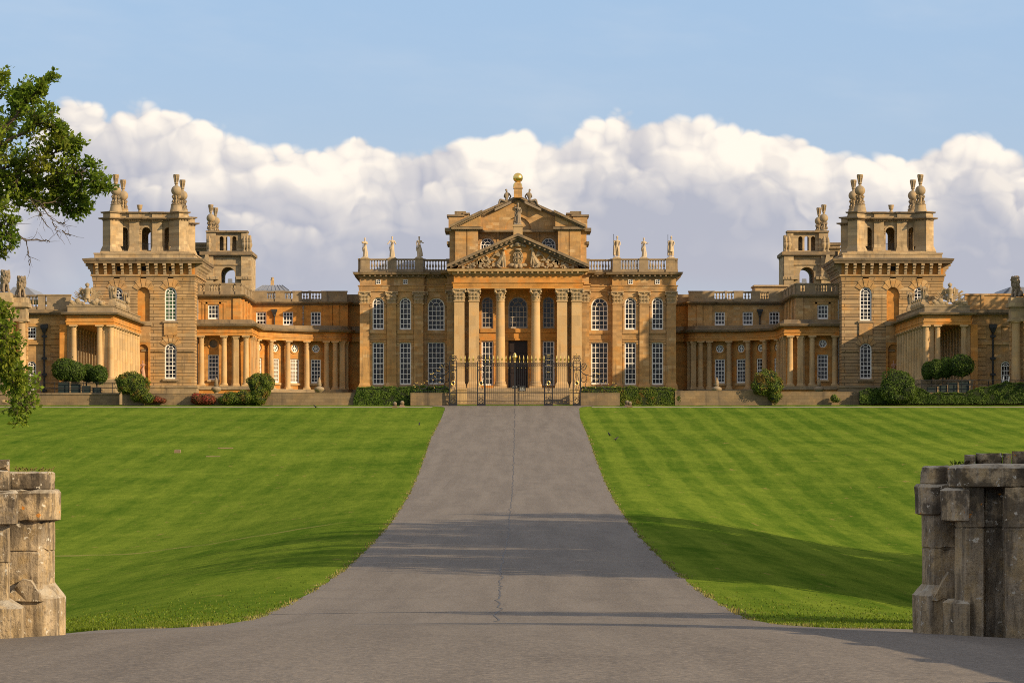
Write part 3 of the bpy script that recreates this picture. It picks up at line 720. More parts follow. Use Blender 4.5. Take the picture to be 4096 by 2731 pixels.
# hall block that rises behind the pediment
b = MB()
for s in (1, -1):
    x0, x1 = 6.0, 9.41
    b.box(*sorted((s*x0, s*7.6)), YY, 492.4, 29.2, 35.35); b.box(*sorted((s*7.75, s*x1)), YY+.003, 492.4, 29.2, 35.35); b.box(*sorted((s*7.6, s*7.75)), YY+.15, 492.3, 29.2, 35.3)
    b.box(*sorted((s*x1, s*10.3)), YY+.9, 493, 29.2, 35.35)
    b.prism([(s*5.6, 35.8), (s*9.85, 35.8), (s*5.6, 37.75)], YY, 492.2)
    b.box(*sorted((s*8.3, s*10.5)), 491.5, 497, 35.4, 37.6); b.box(*sorted((s*7.4, s*8.3)), 492.5, 497, 35.4, 38.0)
b.wall(-6.0, 6.0, 29.2, 35.3, 490.9, [(s*4.62-1.06, s*4.62+1.06, 31.2, 34.3, 1) for s in (1, -1)], .4)
for s in (1, -1):
    cx = s*4.62; r = 1.06; zc = 34.3-r
    pr = [(cx+(r+.05)*math.cos(q*math.pi/14), zc+(r+.05)*math.sin(q*math.pi/14)) for q in range(15)]; pr2 = [(cx+(r+.42)*math.cos(q*math.pi/14), zc+(r+.42)*math.sin(q*math.pi/14)) for q in range(14, -1, -1)]
    b.prism(pr+pr2, 490.8, 490.897); b.box(*sorted((s*2.9, s*3.2)), 490.75, 490.9, 29.2, 35.2)
b.build('clerestory_wall', 'ochre', pal)
b = MB()
b.wall(-5.6, 5.6, 35.45, 37.6, YG, [(-1.96, 1.96, 35.5, 37.42, 1)], .35); b.panel((-1.96, 1.96, 35.5, 37.42, 1), YG+.34)
b.add([(-5.6, YG, 37.6), (5.6, YG, 37.6), (0, YG, 40.0)], [(0, 1, 2)])
b.prism([(-9.8, 35.4), (9.8, 35.4), (5.5, 37.55), (0, 40.1), (-5.5, 37.55)], YG+.4, 521)
b.box(-5.6, 5.6, YG, YG+.4, 35.2, 35.45)
b.build('attic_gable', 'ochre', pal)
window(pal, 0, YG+.2, 35.6, 1.0, 1.7, 2, 3, 1)
for s in (1, -1): window(pal, s*4.62, 491.15, 31.2, 2.12, 3.1, 5, 3, 1)
b = MB()
rake(b, 5.9, 37.98, 0, 40.62, .35, YG-.75, 521.2); rake(b, 5.75, 37.7, 0, 40.27, .28, YG-.35, 521.1)
for s in (1, -1):
    b.prism([(s*5.35, 38.25), (s*10.15, 35.98), (s*10.15, 35.62), (s*5.35, 37.87)], YY-.75, 492.3); b.prism([(s*5.45, 37.87), (s*9.7, 35.84), (s*9.7, 35.6), (s*5.45, 37.6)], YY-.35, 492.2)
    b.box(*sorted((s*5.3, s*10.0)), YY-.45, 492.3, 35.36, 35.7)
    b.box(*sorted((s*10.0, s*11.0)), YY+.3, 496, 35.1, 35.6); b.box(*sorted((s*10.3, s*10.7)), YY+.7, 496, 33.2, 33.6)
    b.box(*sorted((s*8.1, s*10.75)), 491.3, 497.2, 37.6, 37.85); b.box(*sorted((s*7.3, s*8.35)), 492.2, 497.2, 38.0, 38.2); b.box(*sorted((s*7.9, s*9.6)), 492.4, 497.3, 37.86, 38.45)
    for k in range(19):
        x = s*(.35+k*.29); z = 40.0-(40.27-37.7)*abs(x)/5.75; b.box(x-.07, x+.07, YG-.25, YG-.001, z-.13, z+.02)
    for k in range(16):
        x = s*(5.7+k*.27); b.box(x-.07, x+.07, YY-.25, YY-.001, 35.2, 35.37); z = 37.62-(37.87-35.84)*(abs(x)-5.45)/4.25; b.box(x-.07, x+.07, YY-.25, YY-.002, z-.14, z+.02)
b.box(-6.0, 6.0, YG-.5, YG+1.2, 35.12, 35.4)
b.build('attic_cornice', 'cornice', pal)
b = MB(); b.box(-.62, .62, 489.3-.62, 489.3+.62, 40.2, 41.6); b.box(-.72, .72, 489.3-.72, 489.3+.72, 41.6, 41.75); b.taper(0, 489.3, 41.75, 42.1, .66, .5); b.taper(0, 489.3, 42.1, 42.55, .45, .34)
b.build('ball_pedestal', 'ochre', pal); b = MB(); b.taper(0, 515, 35.2, 43.6, .75, .45); b.build('ball_pedestal', 'ochre', pal)
for y, z, r in ((489.3, 43.22, .745), (515, 44.2, .72)):
    b = MB(); b.ball((0, y, z), r, 28, 18); b.build('gilded_ball', 'gilt', pal, smooth=True)
b = MB(); b.box(-.68, .68, YP-.9, YP+.6, 34.2, 35.62); b.box(-.8, .8, YP-1.0, YP+.7, 35.62, 35.85); b.build('statue_pedestal', 'column', pal)
# steps, platform and flanking blocks
b = MB()
b.box(-10.6, 10.6, 483.6, 489.7, 8.3, 11.48)
for k in range(14): b.box(-9.0+.0*k, 9.0, 483.6-.55*(k+1), 483.6-.55*k+.001*k, 8.3, 11.3-.2*k)
b.build('steps', 'grey', pal)
b = MB()
for s in (1, -1):
    x0, x1 = sorted((s*7.55, s*8.9)); b.box(x0, x1, 475.8, 477.2, 8.3, 11.0); b.box(x0-.1, x1+.1, 475.7, 477.3, 11.0, 11.25)
    b.box(*sorted((s*9.05, s*10.5)), 477.4, 483.6, 8.3, 11.2)
b.builds('step_block', 'column', pal)

# ------------------------------------------------------------------ quadrant wings, end towers, colonnades, court walls (mirrored pair of each)
def catmull(P, n=4):
    out = []
    for i in range(len(P)-1):
        p0, p1, p2, p3 = (Vector(P[max(0, min(len(P)-1, j))]) for j in (i-1, i, i+1, i+2))
        for k in range(n):
            t = k/n; out.append(tuple(.5*((2*p1)+(p2-p0)*t+(2*p0-5*p1+4*p2-p3)*t*t+(3*p1-p0-3*p2+p3)*t**3)))
    return out + [tuple(P[-1])]
_tus = tuscan(19.03-11.62, .43).mesh('tuscan_column', 'column', True); _tsq = tuscan(19.03-11.62, .40, True).mesh('tuscan_pier', 'column', True)
_uri = None
def rot_T(x, y, ang): return Matrix.Translation((x, y, 0)) @ Matrix.Rotation(ang, 4, 'Z')
for sg in (1, -1):
    L = sg < 0
    wing = thing('quadrant_wing', 'curved two storey wing in sunlight between the palace and a corner tower' if L else 'curved two storey wing lying in shade between the palace and a corner tower', 'building', (AX+sg*36, 500, 8.4), 'curved wings flanking the palace')
    cs = [(29.4, 499.2), (32.4, 498.7), (35.2, 497.2), (37.6, 494.9), (39.5, 491.8)]
    curve_ = catmull(cs, 4)
    YW = 478.0
    # lower walls
    b = MB(sg); rooms = []
    for i in range(4):
        p, q = Vector(cs[i]), Vector(cs[i+1]); md = (p+q)/2; an = math.atan2(q.y-p.y, q.x-p.x); l = (q-p).length/2+.45
        md = md + Vector((-math.sin(an), math.cos(an)))*.95
        b.T = rot_T(md.x, md.y, an)
        b.wall(-l, l, 8.3, 19.2, 0, [(-.78, .78, 12.6, 16.3, 0), (-.6, .6, 17.3, 18.5, 2)], .3)
        pm = 'glass' if not (L and i in (1, 2)) else 'linen'
        n_ = Vector((-math.sin(an), math.cos(an)))*.15
        window(wing, md.x+n_.x, md.y+n_.y, 12.6, 1.56, 3.7, 3, 6, 0, sg, an, pm='glass' if i in (0, 3) or not L else 'linen')
        window(wing, md.x+n_.x, md.y+n_.y, 17.3, 1.2, 1.2, 2, 2, 2, sg, an)
    b.T = None
    b.wall(27.2, 29.6, 8.3, 19.2, 499.9, (), .3); b.quad((27.2, 499.9, 8.3), (26.2, 502.5, 8.3), (26.2, 502.5, 20.3), (27.2, 499.9, 20.3))
    b.wall(24.0, 27.0, 8.3, 25.6, 502.4, (), .3)
    xo = 39.6
    b.quad((xo, YW+1.2, 8.3), (xo, 493.5, 8.3), (xo, 493.5, 20.4), (xo, YW+1.2, 20.4))
    b.wall(xo, 47.15, 8.3, 19.2, YW+1.0, [(U(1197, 479), U(1240, 479), 12.54, 16.3, 0), (U(1218.5, 479)-.6, U(1218.5, 479)+.6, 17.3, 18.5, 2)], .3)
    b.build('lower_wall', 'orange', wing)
    window(wing, U(1218.5, 479), YW+1.2, 12.54, 1.58, 3.74, 3, 6, 0, sg)
    if L: bb = MB(sg); bb.panel((U(1218.5, 479)-.6, U(1218.5, 479)+.6, 17.3, 18.5, 2), YW+1.25); bb.build('roundel', 'cornice', wing)
    else: window(wing, U(1218.5, 479), YW+1.2, 17.3, 1.2, 1.2, 2, 2, 2, sg)
    # roundel rings and sills
    b = MB(sg)
    for i in range(5):
        if i < 4:
            p, q = Vector(cs[i]), Vector(cs[i+1]); an = math.atan2(q.y-p.y, q.x-p.x); md = (p+q)/2+Vector((-math.sin(an), math.cos(an)))*.95
        else: md, an = Vector((U(1218.5, 479), YW+1.0)), 0
        b.T = rot_T(md.x, md.y, an)
        ring = [(.62*math.cos(t*math.pi/10), 17.9+.62*math.sin(t*math.pi/10)) for t in range(20)]; ring2 = [(.86*math.cos(t*math.pi/10), 17.9+.86*math.sin(t*math.pi/10)) for t in range(20)]
        for t in range(20): b.prism([ring[t], ring2[t], ring2[(t+1) % 20], ring[(t+1) % 20]], -.1, -.002)
        b.T = None
    b.builds('roundel_ring', 'orange', wing)
    b = MB(sg)
    for i in range(5):
        if i < 4:
            p, q = Vector(cs[i]), Vector(cs[i+1]); an = math.atan2(q.y-p.y, q.x-p.x); md = (p+q)/2+Vector((-math.sin(an), math.cos(an)))*.95
        else: md, an = Vector((U(1218.5, 479), YW+1.0)), 0
        b.T = rot_T(md.x, md.y, an); b.box(-.95, .95, -.25, .0, 12.28, 12.56); b.T = None
    b.builds('sill', 'column', wing)
    # columns
    for i in range(5):
        p = cs[i]; an = 0 if i == 0 else math.atan2(cs[i][1]-cs[i-1][1], cs[i][0]-cs[i-1][0])
        inst('column', _tus, p[0], p[1], 11.62, wing, sg, an)
    inst('column', _tus, U(731, 499), 499.2, 11.62, wing, sg)
    for x, y in ((27.0, 499.8), (26.5, 500.9)): inst('pilaster', _tsq, x, y, 11.62, wing, sg)
    for u in (1267, 1176, 1088.5): inst('column', _tus, U(u, YW), YW, 11.62, wing, sg)
    inst('pilaster', _tsq, U(1127.5, YW), YW+.25, 11.62, wing, sg)
    for y in (YW+3.2, YW+6.0, YW+9.0): inst('pilaster', _tsq, xo+.05, y, 11.62, wing, sg)
    inst('pilaster', _tsq, U(1101, YW)+1.3, YW+.9, 11.62, wing, sg)
    # lower entablature follows the columns
    path = [(24.0, 502.2), (25.9, 502.0), (26.6, 500.0), (27.4, 499.2), (28.0, 499.0)] + curve_[1:] + [(39.55, 491.0), (39.5, YW), (47.2, YW)]
    E2 = [(-.9, 19.03), (.40, 19.03), (.40, 19.4), (.48, 19.42), (.48, 19.62), (.36, 19.66), (.36, 20.22), (.55, 20.3), (-.9, 20.3)]
    b = MB(sg); b.sweep(path, E2); b.build('lower_entablature', 'orange', wing)
    C2 = [(-.9, 20.3), (.6, 20.3), (1.0, 20.42), (1.1, 20.62), (1.15, 20.78), (.45, 20.86), (.42, 21.35), (-.2, 21.4), (-.9, 21.4)]
    b = MB(sg); b.sweep(path, C2); b.build('ledge_cornice', 'cornice', wing)
    PL = [(-1.2, 11.1), (.65, 11.1), (.62, 11.62), (-1.2, 11.62)]
    b = MB(sg); b.sweep(path, PL); b.build('plinth', 'grey', wing)
    b = MB(sg); b.sweep(path, [(-1.2, 8.3), (.45, 8.3), (.45, 11.1), (-1.2, 11.1)]); b.build('basement_wall', 'orange', wing)
    b = MB(sg); b.prismz([(24, 503), (26, 502.3), (28, 499.5)] + [(p[0], p[1]+.4) for p in curve_[1:]] + [(39.7, 491), (39.7, YW+.5), (47.1, YW+.5), (47.1, 535), (24, 535)], 20.31, 21.2)
    b.build('lower_roof', 'lead', wing)
    # upper storey
    YU = 500.5; xu = U(1112, YW)
    b = MB(sg)
    wu = [U(1026, YU), U(919.5, YU), U(808, YU)]
    b.wall(26.2, xu+.05, 21.2, 24.7, YU, [(x-.79, x+.79, 21.5, 23.6, 0) for x in wu], .3)
    b.quad((xu, YW+.8, 21.2), (xu, YU, 21.2), (xu, YU, 24.7), (xu, YW+.8, 24.7))
    b.wall(xu, 47.15, 21.2, 24.7, YW+.8, [(U(1197, 479), U(1240, 479), 21.5, 23.6, 0)], .3)
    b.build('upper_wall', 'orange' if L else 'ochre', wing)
    for x in wu: window(wing, x, YU+.18, 21.5, 1.58, 2.1, 3, 3, 0, sg)
    window(wing, U(1218.5, 479), YW+.95, 21.5, 1.58, 2.1, 3, 3, 0, sg)
    b = MB(sg)
    for u0, u1 in ((778, 742), (739, 716)): b.box(U(u1, YU), U(u0, YU), YU-.22, YU, 21.2, 24.6)
    b.box(U(1142, YW), U(1112, YW), YW+.6, YW+.8, 21.2, 24.6); xc = U(1218.5, 479)
    for s in (-1, 1): b.box(*sorted((xc+s*.84, xc+s*1.15)), YW+.68, YW+.8, 21.2, 24.0); b.box(*sorted((xc+s*1.5, xc+s*1.62)), YW+.72, YW+.8, 21.2, 24.3)
    b.box(xc-1.6, xc+1.6, YW+.68, YW+.8, 23.72, 24.0); b.box(xc-2.0, xc+2.0, YW+.74, YW+.8, 24.05, 24.2)
    for y in (YW+4.5, YW+10, YW+15): b.box(xu-.2, xu, y, y+1.1, 21.2, 24.6)
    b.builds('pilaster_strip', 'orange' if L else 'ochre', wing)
    up = [(24.0, 502.4), (26.0, 502.3), (26.6, YU-.2), (30.0, YU-.2), (30.05, YU), (xu, YU), (xu, YW+.8), (47.2, YW+.8)]
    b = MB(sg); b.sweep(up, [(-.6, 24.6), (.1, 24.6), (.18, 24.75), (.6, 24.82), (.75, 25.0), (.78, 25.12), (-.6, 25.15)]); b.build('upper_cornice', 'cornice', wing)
    ln = lambda i: (Vector(up[i+1])-Vector(up[i])).length
    parapet([(26.3, YU+.1), (xu+.1, YU+.1), (xu+.1, YW+1.1), (47.1, YW+1.1)], 25.16, 26.75,
            [[(0.0, .27), (.38, .40), (.475, .57), (.655, .75), (.84, 1.0)], [(0, .04), (.2, .25), (.47, .52), (.75, .8)], [(0.0, .10), (.22, .46), (.75, .84), (.97, 1.0)]], sg, wing, solid=(1,))
    b = MB(sg); b.box(23.9, 26.4, 502.0, 502.7, 25.15, 26.35); b.build('link_parapet', 'grey', wing)
    b = MB(sg); b.box(24.1, 47.1, 502.8, 534, 8.3, 25.0); b.box(xu+.4, 47.1, YW+1.6, 503, 8.3, 25.0); b.build('inner_mass', 'grey', wing)
    if L:
        b = MB(sg); xl = U(978, 516); b.add([(xl-2.7, 513, 27.6), (xl+2.7, 513, 27.6), (xl+2.7, 519, 27.6), (xl-2.7, 519, 27.6), (xl-1.5, 515, 28.5), (xl+1.5, 515, 28.5), (xl+1.5, 517, 28.5), (xl-1.5, 517, 28.5)],
                                        [(0,1,5,4),(1,2,6,5),(2,3,7,6),(3,0,4,7),(4,5,6,7)])
        for k in range(9): x = -2.7+.675*k; b.tube([(xl+x, 512.96, 27.62), (xl+x*.55, 514.95, 28.54)], .05, 4)
        b.box(xl-2.7, xl+2.7, 513, 519, 24.9, 27.62)
        lr = b.build('lantern_roof', 'lead', wing)
        b = MB(sg); b.taper(xl+.1, 515.6, 28.4, 29.25, .28, .24); b.lathe([(.28, 0), (.3, .1), (.2, .28), (.27, .42), (.12, .55)], 8, (xl+.1, 515.6, 29.25)); b.build('chimney', 'column', lr, smooth=True)
    else:
        b = MB(sg); b.box(U(945, 512), U(1075, 512), 510, 516, 25, 28.0); b.box(U(940, 512), U(1080, 512), 509.7, 516.3, 28.0, 28.25); b.build('roof_block', 'towertop', wing)
    # rain pipes
    def pipe(u, Y, z0, z1, m='pipe', hopper=True, r=.1):
        b = MB(sg); x = U(u, Y); b.tube([(x, Y, z0), (x, Y, z1)], r, 8)
        if hopper: b.taper(x, Y, z1-.9, z1-.35, .2, .38); b.box(x-.45, x+.45, Y-.3, Y+.3, z1-.35, z1); b.ball((x, Y-.1, z1-1.0), .22, 8, 6)
        else:
            for k in range(4): zz = z0+(z1-z0)*(k+.5)/4; b.box(x-r*2, x+r*2, Y-r*1.5, Y+r*1.5, zz, zz+.12)
        b.build('rain_pipe', m, wing, smooth=False)
    pipe(974 if L else 968, YU-.15, 21.2, 24.0, 'pipedark'); pipe(1282, YW+.2, 9.2, 24.3, 'pipe', False)
    if L: pipe(859, YU-.1, 21.3, 24.6, 'pipe', False, .07)

_brk = MB(); _brk.add([(-.24, -.0, 0), (.24, 0, 0), (.24, -.16, .1), (-.24, -.16, .1)], [(0, 1, 2, 3)])
def bracket(b, c, ang, z0, z1, out, wd=.5):
    for off, s_ in ((-.3, .18), (0, .16), (.3, .18)): pass
    b.rbox(c, ang, wd, -out*.30, 0, z0, z0+(z1-z0)*.28); b.rbox(c, ang, wd*.92, -out*.42, 0, z0+(z1-z0)*.28, z0+(z1-z0)*.52); b.rbox(c, ang, wd, -out*.66, 0, z0+(z1-z0)*.52, z0+(z1-z0)*.8); b.rbox(c, ang, wd*1.15, -out*.92, 0, z0+(z1-z0)*.8, z1)
def finial(b, cx, cy, z0, H=5.35, drum=True):
    k = H/5.35
    P = [(.95, 0), (.95, .1), (.88, .3), (.80, .7), (.74, .95), (.78, 1.0), (.78, 1.1), (.40, 1.15), (.34, 2.5), (.3, 2.6)] if drum else [(.6, .9), (.4, 1.15), (.34, 2.5), (.3, 2.6)]
    b.lathe([(r*k, z*k) for r, z in P], 16, (cx, cy, z0))
    for q in range(8):                     # scroll legs under the ball
        t = 2*math.pi*q/8; pts = []
        for r, z in ((.44, 1.15), (.62, 1.22), (.62, 1.45), (.46, 1.7), (.46, 1.95), (.60, 2.2), (.58, 2.35), (.45, 2.35)): pts.append((cx+r*k*math.cos(t), cy+r*k*math.sin(t), z0+z*k))
        b.tube(pts, .085*k, 5)
    b.ball((cx, cy, z0+3.05*k), .745*k, 18, 12)
    b.lathe([(r*k, z*k) for r, z in ((.24, 3.7), (.2, 3.85), (.2, 3.98), (.3, 4.05), (.27, 4.15), (.24, 4.4), (.27, 4.7), (.36, 4.8), (.33, 4.85), (.38, 5.1), (.43, 5.25), (.43, 5.35), (.3, 5.35))], 12, (cx, cy, z0))
    for q in range(8): t = 2*math.pi*q/8; b.tube([(cx+.24*k*math.cos(t), cy+.24*k*math.sin(t), z0+4.2*k), (cx+.33*k*math.cos(t), cy+.33*k*math.sin(t), z0+4.72*k), (cx+.42*k*math.cos(t), cy+.42*k*math.sin(t), z0+5.2*k)], .05*k, 4)
def belvedere(tow, sg, cx, cy, z0, s=1.0, mat_='towertop', group=None):
    """open stage with diagonal corner piers; z0 = foot"""
    S = lambda v: v*s
    b = MB(sg)
    hw = S(4.75)
    for k in range(4):
        b.T = Matrix.Translation((cx, cy, 0)) @ Matrix.Rotation(k*math.pi/2, 4, 'Z')
        b.wall(-hw, hw, z0+S(.0), z0+S(4.8), -hw, [(-S(.7), S(.7), z0+S(.3), z0+S(3.85), 1), (S(2.85), S(4.05), z0+S(.3), z0+S(3.85), 1), (-S(4.05), -S(2.85), z0+S(.3), z0+S(3.85), 1)], th=S(.55))
        for q in (-1, 1):
            b.box(*sorted((q*S(1.02), q*S(2.55))), -hw-S(.42), -hw+S(.0), z0+S(.9), z0+S(4.8))
            b.taper(q*S(1.79), -hw-S(.05), z0, z0+S(.9), S(1.0), S(.77), S(.6), S(.4))
            # impost and arch ring of the middle opening
            b.box(*sorted((q*S(.72), q*S(1.0))), -hw-S(.12), -hw-.003, z0+S(2.85), z0+S(3.08))
        pr = [(S(.72)*math.cos(t*math.pi/12), z0+S(3.15+.72*math.sin(t*math.pi/12))) for t in range(13)]; pr2 = [(S(.98)*math.cos(t*math.pi/12), z0+S(3.15+.98*math.sin(t*math.pi/12))) for t in range(12, -1, -1)]
        b.prism(pr+pr2, -hw-S(.1), -hw-.004)
        # diagonal pier at the corner
        b.T = Matrix.Translation((cx, cy, 0)) @ Matrix.Rotation(k*math.pi/2, 4, 'Z') @ Matrix.Translation((S(5.35), -S(5.35), 0)) @ Matrix.Rotation(math.pi/4, 4, 'Z')
        h = S(.95); b.box(-h, h, -h, h+S(.6), z0+S(.9), z0+S(4.8)); b.taper(0, 0, z0, z0+S(.3), S(1.2), S(1.18)); b.taper(0, 0, z0+S(.3), z0+S(.9), S(1.18), S(.97))
    b.T = Matrix.Translation((cx, cy, 0))
    b.box(-S(4.3), S(4.3), -S(4.3), S(4.3), z0+S(4.3), z0+S(4.8))
    b.T = None
    b.build('belvedere_wall', mat_, tow)
    path = []
    for k in range(4):
        Rm = Matrix.Rotation(k*math.pi/2, 2)
        for p in ((-4.0, -5.2), (-2.6, -5.2), (-2.6, -5.5), (-1.0, -5.5), (-1.0, -5.2), (1.0, -5.2), (1.0, -5.5), (2.6, -5.5), (2.6, -5.2), (4.0, -5.2), (5.35, -6.66), (6.66, -5.35)):
            q = Rm @ Vector(p); path.append((cx+S(q.x), cy+S(q.y)))
    zc = z0+S(4.8)
    b = MB(sg); b.sweep(path, [(-S(.7), zc), (S(.02), zc), (S(.06), zc+S(.16)), (S(.28), zc+S(.22)), (S(.5), zc+S(.32)), (S(.52), zc+S(.5)), (-S(.7), zc+S(.54))], closed=True)
    b.along(path, S(.3), lambda m, c, an: m.rbox(c, an, S(.14), -S(.2), 0, zc+S(.02), zc+S(.17)), closed=True)
    b.sweep(path, [(-S(.7), zc+S(1.15)), (S(.1), zc+S(1.15)), (S(.25), zc+S(1.25)), (S(.28), zc+S(1.42)), (-S(.7), zc+S(1.45))], closed=True); b.build('belvedere_cornice', 'cornice', tow)
    b = MB(sg); b.sweep(path, [(-S(.8), zc+S(.5)), (-S(.02), zc+S(.5)), (-S(.02), zc+S(1.2)), (-S(.8), zc+S(1.2))], closed=True)
    b.prismz([(cx-S(4.6), cy-S(4.6)), (cx+S(4.6), cy-S(4.6)), (cx+S(4.6), cy+S(4.6)), (cx-S(4.6), cy+S(4.6))], zc+S(.4), zc+S(1.3)); b.builds('belvedere_attic', mat_, tow)
    for qx in (-1, 1):
        for qy in (-1, 1):
            b = MB(sg); finial(b, cx+qx*S(4.72), cy+qy*S(4.72), zc+S(1.44), 5.5); b.build('finial', 'carved', tow, smooth=True)
    b = MB(sg); b.lathe([(.3, 0), (.22, .1), (.2, .25), (.34, .45), (.36, .6), (.38, .8), (.44, .95), (.44, 1.02), (.3, 1.02)], 10, (cx+(.9 if sg < 0 else .1), cy-S(5.0), zc+S(1.44))); b.build('chimney_pot', 'carved', tow, smooth=True)
for sg in (1, -1):
    L = sg < 0
    tow = thing('corner_tower', 'tall rusticated corner tower with open belvedere standing behind the sunlit colonnade' if L else 'tall rusticated corner tower with open belvedere, its foot in shade, behind the shaded colonnade', 'tower', (AX+sg*54.6, 481, 8.4), 'tall corner towers of the palace')
    Y0 = 474.0; x0, x1 = 47.2, 62.0; cx = 54.6; cy = Y0+7.4
    wx = [cx-3.62*1.44, cx, cx+3.62*1.44]      # window, niche, window
    wx = [U(1390, Y0), U(1498.7, Y0), U(1605, Y0)]
    ops = [(wx[0]-.86, wx[0]+.86, 21.05, 25.9, 1), (wx[2]-.86, wx[2]+.86, 21.05, 25.9, 1), (wx[1]-.9, wx[1]+.9, 21.0, 25.9, 1), (wx[0]-.86, wx[0]+.86, 12.58, 17.75, 1)]
    b = MB(sg); b.wall(x0, x1, 8.3, 27.6, Y0, ops, .45)
    b.quad((x0, Y0, 8.3), (x0, Y0+14.8, 8.3), (x0, Y0+14.8, 27.6), (x0, Y0, 27.6)); b.quad((x1, Y0, 8.3), (x1, Y0+14.8, 8.3), (x1, Y0+14.8, 27.6), (x1, Y0, 27.6)); b.quad((x0, Y0+14.8, 8.3), (x1, Y0+14.8, 8.3), (x1, Y0+14.8, 27.6), (x0, Y0+14.8, 27.6))
    b.build('tower_wall', 'tower', tow)
    b = MB(sg); b.panel((wx[1]-.9, wx[1]+.9, 21.0, 25.9, 1), Y0+.44); b.build('niche', 'orange', tow)
    for i in (0, 2): window(tow, wx[i], Y0+.15, 21.05, 1.72, 4.85, 3, 7 if i == 0 else 7, 1, sg, pm='curtain' if L and i == 0 else 'glass')
    window(tow, wx[0], Y0+.15, 12.58, 1.72, 5.17, 3, 7, 1, sg)
    b = MB(sg); b.box(x0+.4, x1-.4, Y0+1.0, Y0+14.5, 8.3, 27.5); b.build('inner_mass', 'dark', tow)
    # voussoirs and keystones standing proud, sills, strings, plinth, aprons
    b = MB(sg)
    for i, (x, zt, r) in enumerate(((wx[0], 25.9, .86), (wx[1], 25.9, .9), (wx[2], 25.9, .86), (wx[0], 17.75, .86))):
        zc = zt-r
        for q in range(-2, 3):
            a0 = math.pi/2-q*.42-.19; a1 = math.pi/2-q*.42+.19; R0, R1 = r+.06, (r+1.25 if abs(q) < 2 else r+.95)
            if q == 0: R1 = r+1.5
            b.prism([(x+R0*math.cos(a0), zc+R0*math.sin(a0)), (x+R0*math.cos(a1), zc+R0*math.sin(a1)), (x+R1*math.cos(a1), zc+min(R1*math.sin(a1), 2.55)), (x+R1*math.cos(a0), zc+min(R1*math.sin(a0), 2.55))][::-1], Y0-(.10 if q else .16), Y0-.002)
    b.builds('voussoir', 'ochre', tow)
    b = MB(sg)
    sq = [(x0, Y0+14.8), (x0, Y0), (x1, Y0), (x1, Y0+14.8)]
    segs = [(x0, wx[0]-.95), (wx[0]+.95, wx[1]-.98), (wx[1]+.98, wx[2]-.95), (wx[2]+.95, x1)]
    for s0, s1 in segs: b.box(s0, s1, Y0-.1, Y0-.002, 24.3, 25.0)
    for s0, s1 in ((x0, wx[0]-.95), (wx[0]+.95, wx[1]+.3)): b.box(s0, s1, Y0-.16, Y0-.002, 16.55, 16.9)
    b.builds('string_course', 'tower', tow)
    b = MB(sg)
    for x, z in ((wx[0], 21.05), (wx[0], 12.58)): b.box(x-1.15, x+1.15, Y0-.3, Y0+.02, z-.32, z-.03)
    b.box(wx[1]-1.2, wx[1]+1.7, Y0-.5, Y0+.02, 20.3, 20.85)
    b.sweep(sq, [(0, 8.3), (.3, 8.3), (.3, 11.2), (.42, 11.25), (.42, 11.6), (0, 11.62)]); b.builds('sill', 'grey', tow)
    b = MB(sg); b.box(wx[0]-.95, wx[0]+.95, Y0-.22, Y0-.001, 18.95, 20.7)
    b.box(wx[1]-1.0, wx[1]+1.5, Y0-.35, Y0-.001, 17.9, 20.3); b.builds('apron', 'ochre', tow)
    # lower niche beside the window
    nx0, nx1 = wx[1]-.72, wx[1]+.72
    b = MB(sg); b.wall(wx[1]-1.0, wx[1]+1.5, 11.6, 17.9, Y0-.36, [(nx0, nx1, 12.5, 17.6, 1)], .34); b.quad((wx[1]-1.0, Y0-.36, 11.6), (wx[1]-1.0, Y0, 11.6), (wx[1]-1.0, Y0, 17.9), (wx[1]-1.0, Y0-.36, 17.9))
    b.panel((nx0, nx1, 12.5, 17.6, 1), Y0-.03); b.box(nx0-.1, nx1+.1, Y0-.75, Y0-.37, 12.1, 12.5); b.build('statue_niche', 'orange', tow)
    # great bracketed cornice
    b = MB(sg); b.sweep([(x0, Y0+14.8), (x0, Y0), (x1, Y0), (x1, Y0+14.8)], [(0, 26.75), (.08, 26.75), (.1, 27.15), (.16, 27.2), (.16, 27.5), (.34, 27.56), (.34, 27.78), (0, 27.8)], closed=True); b.build('architrave', 'tower', tow)
    b = MB(sg); b.box(x0, x1, Y0, Y0+14.8, 27.6, 29.5); b.build('frieze', 'orange', tow)
    b = MB(sg); b.along(sq, 1.22, lambda m, c, an: bracket(m, c, an, 27.82, 29.35, 1.25, .42), closed=True)
    b.builds('bracket', 'carved', tow)
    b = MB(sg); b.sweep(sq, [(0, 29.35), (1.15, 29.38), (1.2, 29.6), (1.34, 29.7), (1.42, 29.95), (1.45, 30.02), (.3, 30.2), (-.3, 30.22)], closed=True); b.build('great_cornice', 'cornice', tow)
    b = MB(sg); b.box(x0+.15, x1-.15, Y0+.15, Y0+14.65, 30.05, 30.75); b.box(x0+.05, x1-.05, Y0+.05, Y0+14.75, 30.75, 30.95); b.box(cx-6.5, cx+6.5, cy-6.5, cy+6.5, 30.95, 31.25); b.build('blocking_course', 'towertop', tow)
    b = MB(sg)
    for q in ((-4, 0, 3.6) if L else (.1,)): b.box(cx+q-.32, cx+q+.32, Y0-.03, Y0+.0, 28.3, 28.95)
    b.builds('vent_hole', 'dark', tow)  # flat black blocks paint the shade of vent holes on the frieze
    belvedere(tow, sg, cx, cy, 31.25, .94)
    b = MB(sg)
    for q in (0, 1, 2, 3, 4, 5, 6): b.tube([(cx-.55+.18*q, cy-4.4, 31.3), (cx-.55+.18*q, cy-4.4, 32.5)], .025, 4)
    b.tube([(cx-.65, cy-4.4, 32.5), (cx+.65, cy-4.4, 32.5)], .035, 4); b.build('railing', 'iron', tow)
